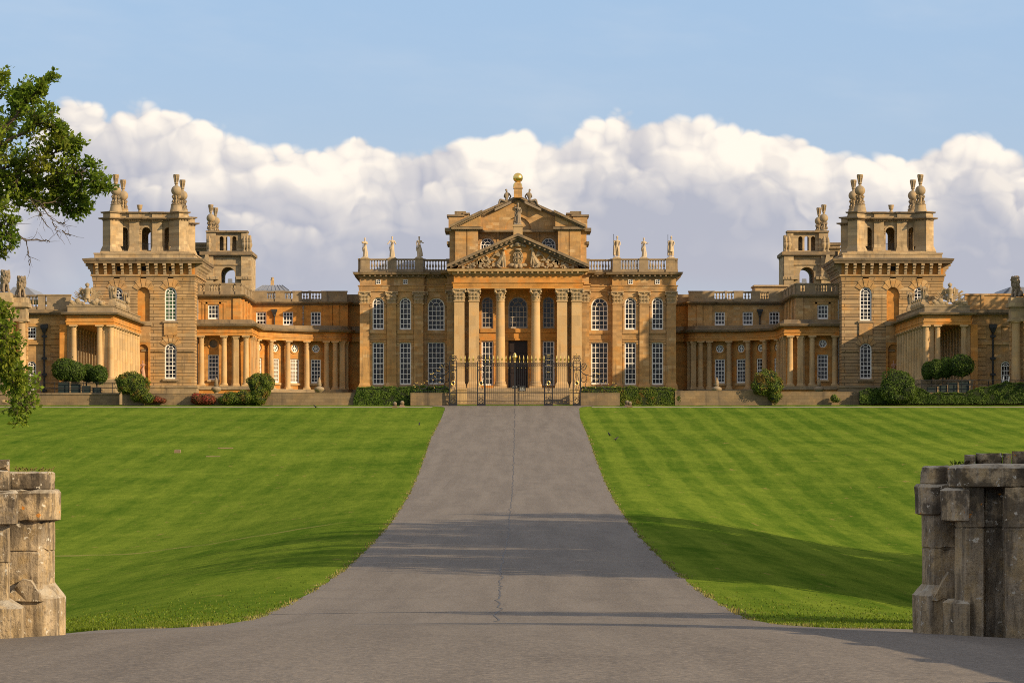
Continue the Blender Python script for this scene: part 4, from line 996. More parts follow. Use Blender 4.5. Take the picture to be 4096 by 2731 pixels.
    # ---------------- rear tower, seen beyond the wing
    rt = thing('arcaded_tower', 'distant arcaded roof tower with open arch rising behind the sunlit wing' if L else 'distant arcaded roof tower with open arch rising behind the shaded wing', 'tower', (AX+sg*48, 553, 8.4), 'arcaded towers at the back of the palace')
    YT = 548.0; u_ = lambda v: U(v, YT); z_ = lambda v: Z(v, YT)
    xa, xb = u_(1064), u_(1262); xm = u_(1158)
    b = MB(sg)
    b.wall(xa, xb, 8.4, z_(1021), YT, [(xm-1.22, xm+1.22, z_(1138), z_(1068), 1)], th=9.0)
    b.quad((xa, YT, 8.4), (xa, YT+9, 8.4), (xa, YT+9, z_(1021)), (xa, YT, z_(1021))); b.quad((xb, YT, 8.4), (xb, YT+9, 8.4), (xb, YT+9, z_(1021)), (xb, YT, z_(1021)))
    for v0, v1 in ((1066, 1104), (1215, 1262)): b.box(u_(v0), u_(v1), YT-.6, YT, 8.4, z_(1024))
    b.box(u_(1104), u_(1215), YT-.2, YT-.003, z_(1060), z_(1056))
    b.build('lower_stage', 'towertop', rt)
    b = MB(sg); b.box(xa-.3, xb+.3, YT-.95, YT+9.3, z_(1021), z_(1008)); b.box(xa-.1, xb+.1, YT-.5, YT+9, z_(1026), z_(1021)); b.builds('ledge', 'cornice', rt)
    b = MB(sg)
    for v0, v1 in ((1064, 1104), (1208, 1262), (1108, 1122), (1196, 1206)): b.box(u_(v0)-.08, u_(v1)+.08, YT-.75, YT+.2, z_(1118), z_(1106))
    for v0 in (1070, 1081, 1092, 1222, 1234, 1246): b.box(u_(v0), u_(v0+6), YT-.82, YT-.7, z_(1117), z_(1108))
    b.builds('capital_band', 'carved', rt)
    b = MB(sg)
    zb, zt = z_(1008), z_(930)
    arcs = [(u_(v)-.36, u_(v)+.36) for v in (1184, 1158, 1133)][::-1]
    b.wall(u_(1206), u_(1104), zb, zt, YT+.3, [(min(p), max(p), zb+.25, z_(945), 1) for p in arcs], th=.5) if False else b.wall(u_(1104), u_(1206), zb, zt, YT+.3, [(p[0], p[1], zb+.25, z_(945), 1) for p in arcs], th=.5)
    for v0, v1 in ((1080, 1104), (1206, 1244)): b.box(u_(v0), u_(v1), YT-.1, YT+2.2, zb, zt)
    for v0, v1 in ((1080, 1104), (1206, 1244)): b.box(u_(v0), u_(v1), YT+6, YT+8.5, zb, zt)
    b.box(u_(1104), u_(1150), YT+2.4, YT+2.9, zb, zt); b.box(u_(1166), u_(1206), YT+2.4, YT+2.9, zb, zt)
    b.box(u_(1244)+.2, u_(1300), YT+3.5, YT+9, z_(1160), z_(975)); b.box(u_(1300), u_(1310), YT+3.5, YT+9, z_(1160), z_(1030))
    b.builds('arcade_stage', 'towertop', rt)
    b = MB(sg); b.box(u_(1078), u_(1246), YT-.3, YT+2.5, zt, zt+.3); b.box(u_(1240), u_(1306), YT+3.2, YT+9, z_(975), z_(965)); b.box(u_(1240), u_(1306), YT+3.1, YT+9, z_(990), z_(985)); b.build('arcade_cornice', 'cornice', rt)
    b = MB(sg); b.box(u_(1262), u_(1290), YT+3.4, YT+3.5, z_(1110), z_(1000)); b.build('opening_shade', 'dark', rt)  # black sheet on the solid block paints the shade of an opening
    for du, dy in ((1226, .9), (1207, 7.4)):
        b = MB(sg); finial(b, U(du, YT+dy), YT+dy, zt-.55, 5.3, False); b.build('finial', 'carved', rt, smooth=True)
    for v in (1092, 1080, 1069, 1232) if L else (1086, 1073, 1240, 1226):
        b = MB(sg); b.lathe([(.35, 0), (.35, .2), (.2, .3), (.2, .5), (.42, 1.0), (.45, 1.3), (.3, 1.6), (.36, 1.75), (.22, 2.3), (.05, 2.7)], 8, (u_(v), YT-.55, zb)); b.build('flame_urn', 'carved', rt, smooth=True)
    b = MB(sg); b.taper(u_(1262), YT-.6, z_(1075), z_(1040), 1.0, .5, .4, .3); b.ball((u_(1255), YT-.7, z_(1095)), .9, 8, 6, (1, .6, 1.3)); b.taper(u_(1240), YT-.9, z_(1060), z_(1020), .6, .25, .3, .2); b.build('scroll_console', 'carved', rt, smooth=True)
    b = MB(sg); b.prism([(xm-2.2, z_(1140)), (xm+1.6, z_(1140)), (xm+.6, z_(1112)), (xm-1.2, z_(1112))], YT+14, YT+20); b.taper(xm+.9, YT+15, z_(1140), z_(1095), .5, .35); b.build('roof', 'lead', rt)
    # ---------------- colonnade running out to the front of the court
    YE = 441.0; xr_ = 55.36
    co = thing('colonnade', 'sunlit golden colonnade with carved trophies on its roof, before the tower' if L else 'shaded colonnade with carved trophies on its roof, before the tower', 'colonnade', (AX+sg*58, 457, 8.4), 'colonnades running out from the towers')
    n = 11
    for k in range(n): inst('column', _tus, xr_, YE+.5+k*3.05, 11.62, co, sg)
    for x in (56.9, 60.45): inst('column', _tus, x, YE+.45, 11.62, co, sg)
    inst('pilaster', _tsq, 56.05, YE+1.0, 11.62, co, sg); inst('pilaster', _tsq, 61.1, YE+1.4, 11.62, co, sg)
    for k in range(9): inst('pilaster', _tsq, 61.2, YE+4.0+k*3.05, 11.62, co, sg)
    b = MB(sg); b.box(61.45, 62.4, YE+.8, 474, 8.3, 19.1); b.build('back_wall', 'orange', co)
    b = MB(sg); b.box(54.7, 61.6, YE-.2, 473.9, 8.3, 11.1); b.box(54.6, 61.7, YE-.3, 473.9, 11.1, 11.62); b.build('base', 'grey', co)
    pth = [(xr_-.05, 474.0), (xr_-.05, YE+.5), (xr_+.9, YE+.4), (61.0, YE+.4), (61.0, YE+3)]
    pth = [(xr_, 474.0), (xr_, YE+.45), (61.0, YE+.45), (61.0, YE+3.5)]
    b = MB(sg); b.sweep(pth, E2); b.box(56, 61.7, YE+1.2, 473.9, 19.05, 20.3); b.build('entablature', 'orange', co)
    b = MB(sg); b.sweep(pth, [(-.9, 20.3), (.5, 20.3), (.6, 20.4), (1.0, 20.46), (1.1, 20.7), (.2, 20.8), (-.9, 20.82)]); b.box(56, 61.6, YE+1.2, 473.9, 20.31, 20.75); b.build('cornice', 'cornice', co)
    b = MB(sg); b.sweep(pth, [(-.5, 20.8), (.25, 20.8), (.25, 21.5), (.35, 21.55), (.35, 21.7), (-.5, 21.72)]); b.build('parapet', 'grey', co)
    # ---------------- court wall beyond
    cw = thing('court_wall', 'sunlit stone court wall with drainpipe between the big tree and the colonnade' if L else 'shaded stone court wall with black drainpipe between the colonnade and the lion pillars', 'wall', (AX+sg*66, 445, 8.4), 'court walls outside the colonnades')
    YK = 444.0
    b = MB(sg); ops = [(65.9, 67.2, 9.6, 14.2, 1)] + ([(65.9, 67.2, 17.2, 18.9, 0)])
    b.wall(61.0, 76, 8.3, 20.5, YK, ops, .35)
    for z in range(0): pass
    for zz in [8.6+.62*k for k in range(18)]:
        if not 16.2 < zz < 17.1: b.box(61.9, 63.9, YK-.14, YK-.002, zz, zz+.56)
    b.box(61.8, 68.5, YK-.22, YK-.001, 16.45, 17.0); b.box(61.8, 64.0, YK-.25, YK-.001, 19.0, 19.3)
    b.build('court_wall_face', 'ochre', cw)
    window(cw, 66.55, YK+.15, 9.6, 1.3, 4.6, 3, 6, 1, sg)
    if L: window(cw, 66.55, YK+.15, 17.2, 1.3, 1.7, 3, 3, 0, sg)
    else: bb = MB(sg); bb.panel((65.9, 67.2, 17.2, 18.9, 0), YK+.2); bb.build('blind_panel', 'ochre', cw)
    b = MB(sg); b.box(61, 76, YK-.6, YK+2, 20.5, 20.75); b.box(61, 76, YK-.9, YK+2, 20.75, 21.2); b.build('cornice', 'cornice', cw)
    if L: parapet([(61.2, YK+.2), (76, YK+.2)], 21.2, 23.25, [[(.0, .22), (.235, .30), (.46, .47), (.6, .7)]], sg, cw)
    else:
        b = MB(sg); b.box(61, 76, YK, YK+.8, 21.2, 23.2); b.box(61, 76, YK-.15, YK+.95, 23.2, 23.4); b.box(63.2, 63.6, YK-.12, YK-.001, 21.2, 23.2); b.build('parapet', 'ochre', cw)
    b = MB(sg); xp = 64.75; b.tube([(xp, YK-.35, 9), (xp, YK-.35, 19.2)], .13, 8); b.taper(xp, YK-.4, 18.1, 18.7, .22, .42); b.box(xp-.5, xp+.5, YK-.7, YK-.15, 18.7, 19.25)
    for z in (10, 12.2, 14.4, 17.4): b.box(xp-.35, xp+.35, YK-.5, YK-.2, z, z+.35)
    b.build('rain_pipe', 'pipedark', cw)
    b = MB(sg); b.box(61.0, 76, YK+.6, 470, 8.3, 21); b.build('inner_mass', 'grey', cw)
    b = MB(sg); b.prism([(67.5, 23.4), (73, 23.4), (71.5, 25.2), (69.6, 25.2)], YK+16, YK+30); b.build('roof', 'lead', cw)
    # gate pillars carrying lions
    for k, (px_, py_, dz_) in enumerate(((67.0, 437.0, 0.0), (68.9, 435.2, .55))):
        gp = thing('gate_pillar', ('banded stone gate pillar under the %s stone lion, ' % ('smaller' if k == 0 else 'larger')) + ('half hidden by the big tree' if L else 'past the shaded court wall'), 'pillar', (AX+sg*px_, py_, 8.4), 'lion topped gate pillars')
        b = MB(sg); b.box(px_-.8, px_+.8, py_-.2, py_+1.4, 8.3, 19.3+dz_)
        for zz in range(17): b.box(px_-.86, px_+.86, py_-.26, py_+1.46, 8.6+zz*.62, 8.6+zz*.62+.5)
        b.build('shaft', 'ochre', gp)
        b = MB(sg); b.lathe([(.78, 8.4), (.78, 8.7), (.66, 8.8), (.65, 13), (.56, 19.0+dz_), (.7, 19.1+dz_), (.72, 19.3+dz_)], 18, (px_-.2, py_-.55, 0)); b.build('column', 'column', gp, smooth=True)
        b = MB(sg); b.box(px_-1.1, px_+1.0, py_-1.3, py_+1.6, 19.3+dz_, 19.6+dz_); b.box(px_-.9, px_+.85, py_-1.1, py_+1.5, 19.6+dz_, 21.2+dz_); b.box(px_-1.25, px_+1.2, py_-1.5, py_+1.8, 21.2+dz_, 21.75+dz_); b.box(px_-1.0, px_+.95, py_-1.2, py_+1.4, 21.75+dz_, 22.5+dz_); b.build('entablature', 'towertop', gp)
# ------------------------------------------------------------------ ground, lawn and drive
PROF = [(-60,-1.35),(0,-1.45),(24,-1.60),(35,-1.82),(45,-2.2),(55,-2.75),(65,-3.27),(78,-3.72),(100,-3.95),(125,-3.92),(160,-3.6),(201,-3.08),(240,-2.05),(273,-.84),(310,1.05),(344,2.9),(390,5.3),(425,7.4),(432,7.92),(440,8.2),(460,8.38),(520,8.4),(1500,8.4)]
def prof(y):
    if y <= PROF[0][0]: return PROF[0][1]
    for i in range(len(PROF)-1):
        (a0, b0), (a1, b1) = PROF[i], PROF[i+1]
        if a0 <= y <= a1:
            def sl(j):
                j0, j1 = max(0, j-1), min(len(PROF)-1, j+1); return (PROF[j1][1]-PROF[j0][1])/(PROF[j1][0]-PROF[j0][0])
            t = (y-a0)/(a1-a0); h = a1-a0; m0, m1 = sl(i), sl(i+1)
            return (2*t**3-3*t*t+1)*b0+(t**3-2*t*t+t)*h*m0+(-2*t**3+3*t*t)*b1+(t**3-t*t)*h*m1
    return PROF[-1][1]
def ss(x, a, b): t = min(1, max(0, (x-a)/(b-a))); return t*t*(3-2*t)
def G(x, y):
    z = prof(y)
    z -= .0042*x*x*(1-ss(y, 46, 62)) if abs(x) < 12 else .0042*144*(1-ss(y, 46, 62))
    ax = abs(x)
    if y > 60:     # the drive rides on a low bank; the grass dips away on both sides near the bridge
        d = ax-edge(y, -1 if x < 0 else 1)
        z -= 2.0*ss(d, .2, 17)*ss(y, 66, 105)*(1-ss(y, 190, 335))
        z += (mnoise.noise(Vector((x*.022, y*.016, 3)))*.8)*ss(ax, 14, 40)*(1-ss(y, 330, 420))*ss(y, 66, 120)
    return z
EDGE = [(50,7.6,8.0),(58,7.2,7.2),(66,6.75,6.35),(78,6.25,5.72),(90,6.22,5.8),(125,6.3,6.05),(160,6.6,6.35),(201.6,7.15,6.9),(273,7.9,7.55),(344,8.55,8.1),(400,8.65,8.35),(425,8.75,8.75),(428,9.0,9.1),(430.6,11,11)]
def edge(y, side):
    k = 1 if side < 0 else 2
    if y <= EDGE[0][0]: return EDGE[0][k]
    for p, q in zip(EDGE, EDGE[1:]):
        if p[0] <= y <= q[0]: t = (y-p[0])/(q[0]-p[0]); return p[k]+(q[k]-p[k])*t
    return EDGE[-1][k]
def edgew(y, side): return edge(y, side) + .09*mnoise.noise(Vector((y*.35, side*7, 0))) + .05*mnoise.noise(Vector((y*1.7, side*3, 5)))
YS = [-60+4*i for i in range(18)] + [10+i for i in range(122)] + [132+2*i for i in range(70)] + [272+3*i for i in range(64)]
YS = sorted(set(YS + [464, 480, 520, 600, 900, 1500]))
XS = sorted(set([-700,-400,-250,-180,-130,-100,-80] + list(range(-70, -20, 2)) + [i*.5 for i in range(-40, 41)] + list(range(22, 72, 2)) + [80,100,130,180,250,400,700]))
def grid(xs, ys, f):
    nx = len(xs); v = [(x, y, f(x, y)) for y in ys for x in xs]
    return v, [(j*nx+i, j*nx+i+1, (j+1)*nx+i+1, (j+1)*nx+i) for j in range(len(ys)-1) for i in range(nx-1)]
def lawnmat():
    m, t, p = mat('mown lawn')
    pos = t.new('ShaderNodeNewGeometry').outputs['Position']; x, y, z = t.sep(pos)
    wob = t.m('MULTIPLY_ADD', t.noise(t.xyz(t.m('MULTIPLY', x, .05), t.m('MULTIPLY', y, .012), 0.0), 1.0, 2), 3.0, x)
    stripe = t.m('SINE', t.m('MULTIPLY', wob, 2*math.pi/3.4))
    right = t.step(x, -4, 10, .5, 1.0)
    s_ = t.m('MULTIPLY', t.m('MULTIPLY', t.step(stripe, -.5, .5, -1, 1), right), t.step(t.noise(pos, .05, 3), .25, .5))
    f = t.m('MULTIPLY_ADD', s_, .19, .48)
    f = t.m('ADD', f, t.m('MULTIPLY', t.m('SUBTRACT', t.noise(pos, .06, 4, .6), .5), 1.6))
    f = t.m('ADD', f, t.m('MULTIPLY', t.m('SUBTRACT', t.noise(pos, .8, 5, .7), .5), .9))
    an = t.noise(t.xyz(t.m('MULTIPLY', x, 1.5), t.m('MULTIPLY', y, .16), 0.0), 1.0, 5, .72)
    f = t.m('ADD', f, t.m('MULTIPLY', t.m('SUBTRACT', an, .5), 1.5))
    an2 = t.noise(t.xyz(t.m('MULTIPLY', x, .45), t.m('MULTIPLY', y, .055), 3.0), 1.0, 5, .7)
    f = t.m('ADD', f, t.m('MULTIPLY', t.m('SUBTRACT', an2, .5), .8))
    f = t.m('ADD', f, t.m('MULTIPLY', t.m('SUBTRACT', t.noise(pos, 6.0, 4, .7), .5), .9), clamp=True)
    c = t.mix(f, (.057, .110, .012), (.148, .204, .026))
    far = t.step(y, 60, 430)
    c = t.mix(t.m('MULTIPLY', t.step(t.noise(pos, .35, 5, .7), .60, .74), t.m('MULTIPLY_ADD', far, .2, .28)), c, (.19, .19, .045))
    c = t.mix(t.m('MULTIPLY', t.step(t.noise(t.xyz(t.m('MULTIPLY', x, .8), t.m('MULTIPLY', y, .22), 6.0), 1.0, 4, .75), .62, .70), .6), c, (.27, .20, .075))
    # a worn dry line across the grass on the far left of the drive
    ln_ = t.m('ABSOLUTE', t.m('SUBTRACT', y, t.m('MULTIPLY_ADD', t.noise(t.xyz(t.m('MULTIPLY', x, .12), 0.0, 0.0), 1.0, 3), 16.0, 183.0)))
    c = t.mix(t.m('MULTIPLY', t.m('MULTIPLY', t.step(ln_, 1.6, .3), t.step(x, -9, -12)), t.step(t.noise(pos, .5, 3), .35, .6, .1, .55)), c, (.27, .23, .09))
    t.l.new(c, p.inputs['Base Color']); p.inputs['Roughness'].default_value = .9; p.inputs['Specular IOR Level'].default_value = 0
    bp = t.new('ShaderNodeBump'); bp.inputs['Strength'].default_value = .7; bp.inputs['Distance'].default_value = .12
    t.l.new(t.m('ADD', t.noise(pos, 1.6, 5, .75), t.m('MULTIPLY', t.noise(pos, 14, 3, .7), .5)), bp.inputs['Height']); t.l.new(bp.outputs[0], p.inputs['Normal'])
    return m
def roadmat():
    m, t, p = mat('tarmac')
    pos = t.new('ShaderNodeNewGeometry').outputs['Position']; x, y, z = t.sep(pos)
    c = t.mix(t.step(t.noise(t.xyz(t.m('MULTIPLY', x, .75), t.m('MULTIPLY', y, .035), 0.0), 1.0, 5, .65), .34, .66), (.118, .105, .095), (.165, .148, .133))
    c = t.mix(t.m('MULTIPLY', t.step(t.noise(t.xyz(t.m('MULTIPLY', x, .7), t.m('MULTIPLY', y, .16), 2.0), 1.0, 5, .7), .48, .70), .55), c, (.088, .078, .072))
    v = t.new('ShaderNodeTexVoronoi'); t.put(v, 'Vector', pos); t.put(v, 'Scale', 26.0)
    c = t.mix(t.m('MULTIPLY', t.step(t.sep(v.outputs['Color'])[0], .3, 1.0), .6), c, (.25, .215, .18))
    c = t.mix(t.m('MULTIPLY', t.step(t.noise(pos, 15, 4, .75), .48, .64), .5), c, (.066, .058, .053))
    # patches of repair with a shape of their own
    c = t.mix(t.m('MULTIPLY', t.step(t.noise(t.xyz(t.m('MULTIPLY', x, .35), t.m('MULTIPLY', y, .9), 4.0), .6, 2), .66, .68), .25), c, (.10, .09, .085))
    t.l.new(c, p.inputs['Base Color']); p.inputs['Roughness'].default_value = .85; p.inputs['Specular IOR Level'].default_value = .2
    bp = t.new('ShaderNodeBump'); bp.inputs['Strength'].default_value = .5; bp.inputs['Distance'].default_value = .02
    t.l.new(t.noise(pos, 30, 3, .7), bp.inputs['Height']); t.l.new(bp.outputs[0], p.inputs['Normal'])
    return m
M['lawn'] = lawnmat(); M['road'] = roadmat(); M['crack'] = simple('bitumen seam', (.07, .065, .065), .6, var=.3)
M['gravel'] = simple('gravel path', (.24, .21, .18), .9, var=.3, sc=3)
v, f = grid(XS, YS, lambda x, y: G(x, y) - (.06 if y < 62 and abs(x) < 15 else 0) - (3.0*ss(abs(x), 13.0, 24)*(1-ss(y, 30, 52)) if y < 60 else 0))
g_ = MB(); g_.v = v; g_.f = f; lawn = struct(g_.build('lawn', 'lawn', None, smooth=True, world=False))
rv = []; rf = []; RY = [y for y in YS if 4 <= y <= 431]; NX = 25
for y in RY:
    l, r = (edgew(y, -1), edgew(y, 1)) if y > 52 else (13.0, 13.0) if y < 49 else (13-(y-49)*1.8, 13-(y-49)*1.8)
    for i in range(NX): x = -l+(l+r)*i/(NX-1); rv.append((x, y, G(x, y)+.02))
for j in range(len(RY)-1):
    for i in range(NX-1): rf.append((j*NX+i, j*NX+i+1, (j+1)*NX+i+1, (j+1)*NX+i))
g_ = MB(); g_.v = rv; g_.f = rf; struct(g_.build('drive', 'road', None, smooth=True, world=False))
# gravel walk in front of the walls, and the court behind the gate
b = MB(); pw = []
for i in range(len(XS)-1):
    x0, x1 = XS[i], XS[i+1]
    if abs(x0) > 80 or abs(x1) > 80: continue
    if -11 < x0 and x1 < 11: continue
    b.quad((x0, 427.4, G(x0, 427.4)+.015), (x1, 427.4, G(x1, 427.4)+.015), (x1, 429.0, G(x1, 429)+.015), (x0, 429.0, G(x0, 429)+.015))
struct(b.build('gravel_walk', 'gravel', None, world=False))
# seams in the tarmac: a long wandering one and a cross joint
b = MB(); pts = []
CR = [(2000,79),(2030,90),(2062,125),(2085,160),(2105,201),(2118,240),(2126,273),(2140,310),(2052,344)]
def cx_(y):
    P_ = [(47,-.55),(60,-.42),(78,-.40),(90,-.35),(125,-.42),(160,-.20),(201,-.15),(240,0.02),(273,0.1),(344,.25),(400,.35),(430,.4)]
    for p, q in zip(P_, P_[1:]):
        if p[0] <= y <= q[0]: return p[1]+(q[1]-p[1])*(y-p[0])/(q[0]-p[0])
    return 0
yy = 76.0; prev = None
while yy < 426:
    x = cx_(yy)+.16*mnoise.noise(Vector((yy*.25, 2, 9)))+.10*mnoise.noise(Vector((yy*1.1, 5, 1))); wd = .018+.02*mnoise.noise(Vector((yy*.6, 0, 4)))+yy*.00006
    if prev: b.quad((prev[0]-prev[2], prev[1], G(prev[0], prev[1])+.026), (prev[0]+prev[2], prev[1], G(prev[0], prev[1])+.026), (x+wd, yy, G(x, yy)+.026), (x-wd, yy, G(x, yy)+.026))
    prev = (x, yy, wd) if mnoise.noise(Vector((yy*.08, 8, 8))) > -.42 else None
    yy += 1.0
prev = None
for k in range(81):
    x = -6.1+k*.15; y_ = 84.5-.055*(x-.3)**2+.12*mnoise.noise(Vector((x*1.5, 0, 0)))
    if prev: b.quad((prev[0], prev[1]-.07, G(*prev)+.026), (x, y_-.07, G(x, y_)+.026), (x, y_+.07, G(x, y_)+.026), (prev[0], prev[1]+.07, G(*prev)+.026))
    prev = (x, y_)
struct(b.build('tarmac_seam', 'crack', None, world=False))
# blades along the edges and over the near grass
rnd = random.Random(3)
def blades(n, pick, h0, h1, name, m, wdt=.012):
    vs = []; fs = []
    for _ in range(n):
        q = pick()
        if q is None: continue
        x, y, k = q; z = G(x, y); h = rnd.uniform(h0, h1)*k; a_ = rnd.uniform(0, 6.28); lean = rnd.uniform(.1, .6)*h; wd = wdt*(1+y/120)
        c_, s_ = math.cos(a_), math.sin(a_); i = len(vs)
        vs += [(x-wd*c_, y-wd*s_, z), (x+wd*c_, y+wd*s_, z), (x+lean*s_, y-lean*c_, z+h)]; fs.append((i, i+1, i+2))
    g = MB(); g.v = vs; g.f = fs; return struct(g.build(name, m, None, world=False), 'stuff')
def pick_near():
    y = 58+rnd.expovariate(1/9.0); s = rnd.choice((-1, 1)); x = edge(y, s)+.05+rnd.random()*(y*.165-edge(y, s)+1)
    if x > y*.168: return None
    k = 1.0+.6*max(0, mnoise.noise(Vector((x*.4, y*.4, 1))))
    if y < 72: k *= 1.4
    return (s*x, y, k)
blades(60000, pick_near, .03, .055, 'grass_blades', 'blade')
def pick_edge():
    y = 60+(rnd.random()**1.8)*330; s = rnd.choice((-1, 1)); c = mnoise.noise(Vector((y*.22, s*9, 2)))
    if c < -.12: return None
    return (s*(edgew(y, s)-.10+abs(rnd.gauss(0, .16))), y, .5+max(0, c)*1.4)
blades(10000, pick_edge, .05, .13, 'dry_verge_grass', 'dry')

# ------------------------------------------------------------------ figures
def skin(name, m, pts, edges, sub=1):
    keys = list(pts); me = bpy.data.meshes.new('tmp'); me.from_pydata([pts[k][0] for k in keys], [(keys.index(a_), keys.index(b_)) for a_, b_ in edges], [])
    ob = bpy.data.objects.new('tmp', me); COL.objects.link(ob)
    sk = ob.modifiers.new('s', 'SKIN'); sk.use_smooth_shade = True
    for i, k in enumerate(keys):
        r = pts[k][1]; r = r if isinstance(r, tuple) else (r, r); d = me.skin_vertices[0].data[i]; d.radius = r; d.use_root = (i == 0)
    if sub: ob.modifiers.new('d', 'SUBSURF').levels = sub; ob.modifiers['d'].render_levels = sub
    dg = bpy.context.evaluated_depsgraph_get(); ev = ob.evaluated_get(dg)
    out = bpy.data.meshes.new_from_object(ev); out.name = name
    bpy.data.objects.remove(ob); bpy.data.meshes.remove(me)
    out.materials.clear(); out.materials.append(M[m]); return out
def human(H, arms, m, lean=0.0, stance=.05, head=0.0, bare=True):
    """arms: [(elbow, hand) left, right] in units of the height, x to the viewer's right"""
    p = {'pelvis': ((0, 0, .52), (.075, .06)), 'waist': ((lean*.4, 0, .61), (.066, .052)), 'chest': ((lean, -.005, .73), (.09, .06)), 'neck': ((lean+head*.5, -.005, .835), .030), 'jaw': ((lean+head, -.018, .875), .036), 'skull': ((lean+head*1.2, -.006, .94), .044), 'top': ((lean+head*1.2, 0, .978), .022)}
    e = [('pelvis', 'waist'), ('waist', 'chest'), ('chest', 'neck'), ('neck', 'jaw'), ('jaw', 'skull'), ('skull', 'top')]
    for s, (el, ha), n in ((-1, arms[0], 'l'), (1, arms[1], 'r')):
        p['sh'+n] = ((lean+s*.098, 0, .79), .040); p['el'+n] = (el, .030); p['wr'+n] = (tuple(a_+(b_-a_)*.86 for a_, b_ in zip(el, ha)), .021); p['ha'+n] = (ha, .022)
        e += [('chest', 'sh'+n), ('sh'+n, 'el'+n), ('el'+n, 'wr'+n), ('wr'+n, 'ha'+n)]
        p['hip'+n] = ((s*.05, 0, .48), .056); p['kn'+n] = ((s*(stance+.01), -.02 if s > 0 else 0, .28), .042); p['an'+n] = ((s*stance*1.2, .01, .05), .026); p['to'+n] = ((s*stance*1.4, -.065, .02), .022)
        e += [('pelvis', 'hip'+n), ('hip'+n, 'kn'+n), ('kn'+n, 'an'+n), ('an'+n, 'to'+n)]
    p = {k: (tuple(c*H for c in v[0]), tuple(r*H for r in v[1]) if isinstance(v[1], tuple) else v[1]*H) for k, v in p.items()}
    return skin('statue_body', m, p, e)
def robe_mesh(H, m, z0=.60, sway=.0, wide=1.0):
    b = MB(); n = 28; rows = 9
    for i in range(rows):
        t = i/(rows-1); z = (.03+(z0-.03)*(1-t))*H
        for k in range(n):
            a_ = 2*math.pi*k/n; fold = 1+(.03+.10*t)*math.sin(a_*7+2.2*t)+.04*t*math.sin(a_*3+1)
            rx = (.075+.055*t)*H*wide*fold; ry = (.062+.045*t)*H*fold; b.v.append((rx*math.cos(a_)+sway*H*math.sin(t*2.2), ry*math.sin(a_), z))
    for i in range(rows-1):
        for k in range(n): b.f.append((i*n+k, (i+1)*n+k, (i+1)*n+(k+1) % n, i*n+(k+1) % n))
    b.f.append(tuple((rows-1)*n+k for k in range(n)))
    return b.mesh('robe', m, True)
def statue(name, label, x, y, z, H, m, arms, robe=True, lean=0, stance=.05, head=0, spear=None, helmet=False, cloak=False, sash=True, rz=0, sway=.02, base=.55, group=None, skirt=False, bundle=None):
    t = thing(name, label, 'statue', (x, y, z), group, rz)
    b = MB(); r = base; b.box(-r, r, -r*.9, r*.9, 0, .12); b.lathe([(r*.95, .12), (r*.8, .2), (r*.62, .26)], 10, (0, 0, 0), .85); b.build('base', m, t, world=False)
    bd = child('figure', human(H, arms, m, lean, stance, head), t); bd.location = (0, 0, .2)
    if robe: o = child('robe', robe_mesh(H, m, sway=sway), t); o.location = (0, 0, .2)
    if skirt: o = child('robe', robe_mesh(H, m, .60, 0, .9), t); o.location = (0, 0, .2+H*.24); o.scale = (1, 1, .62)
    extra = MB(); hx = lean+head*1.2
    if sash:
        for k in range(4): extra.tube([((-.075-.006*k)*H, -.055*H, (.47-.03*k)*H+.2), (0, -.085*H, (.56-.02*k)*H+.2), (.06*H, -.07*H, (.70-.015*k)*H+.2), (.10*H, -.01*H, (.80-.01*k)*H+.2), (.07*H, .05*H, .74*H+.2)], .018*H, 6)
        extra.tube([(-.1*H, -.02*H, .62*H+.2), (-.125*H, 0, .45*H+.2), (-.115*H, .01*H, .28*H+.2)], .026*H, 7, .015*H)
    if cloak:
        for k in range(5): extra.tube([((-.10+.045*k)*H, .05*H, .80*H+.2), ((-.12+.055*k)*H, .08*H, .5*H+.2), ((-.13+.06*k)*H, .09*H, .06*H+.2)], .03*H, 6, .04*H)
        extra.tube([(-.09*H, -.02*H, .79*H+.2), (-.135*H, 0, .55*H+.2), (-.14*H, .01*H, .1*H+.2)], .03*H, 7, .045*H)
    hair = MB(); hair.ball((hx*H, .012*H, .955*H+.2), .05*H, 10, 7, (1, 1.05, .85)); hair.ball((hx*H, .035*H, .915*H+.2), .038*H, 8, 6)
    if helmet: hair.lathe([(.062*H, .945*H), (.055*H, .965*H), (.03*H, 1.0*H), (.008*H, 1.01*H)], 10, (hx*H, 0, .2)); hair.tube([(hx*H, -.05*H, .98*H+.2), (hx*H, -.01*H, 1.035*H+.2), (hx*H, .06*H, .99*H+.2)], .016*H, 6)
    hair.build('helmet' if helmet else 'hair', m, t, True, world=False)
    if bundle: extra.ball(tuple(c*H for c in bundle), .07*H, 8, 6, (1.1, .8, .8)); extra.ball((bundle[0]*H-.05*H, bundle[1]*H, bundle[2]*H+.02*H), .04*H, 7, 5)
    if extra.v: extra.build('drapery', m, t, True, world=False)
    if spear: b = MB(); b.tube([(spear[0]*H, spear[1]*H, .2), (spear[0]*H, spear[1]*H, H*1.05+.2)], .035, 6); b.tube([(spear[0]*H, spear[1]*H, H*1.05+.2), (spear[0]*H, spear[1]*H, H*1.11+.2)], .06, 6, .005); b.build('spear', 'iron', t, world=False)
    return t
GS = 'statues standing on the roof balustrade'
ZS = 31.45
LOW = (-.135, -.02, .62); LOWR = (.135, -.02, .62)
X_ = lambda u, s: AX+s*U(u, YV)
statue('stone_statue', 'pale robed statue clutching a bundle, on the balustrade end above the sunlit wing', X_(612, -1), YV+.3, ZS, 2.95, 'statue', [((-.13, -.06, .68), (-.06, -.10, .76)), ((.13, -.03, .66), (.02, -.11, .72))], bundle=(-.09, -.1, .80), group=GS, lean=-.01)
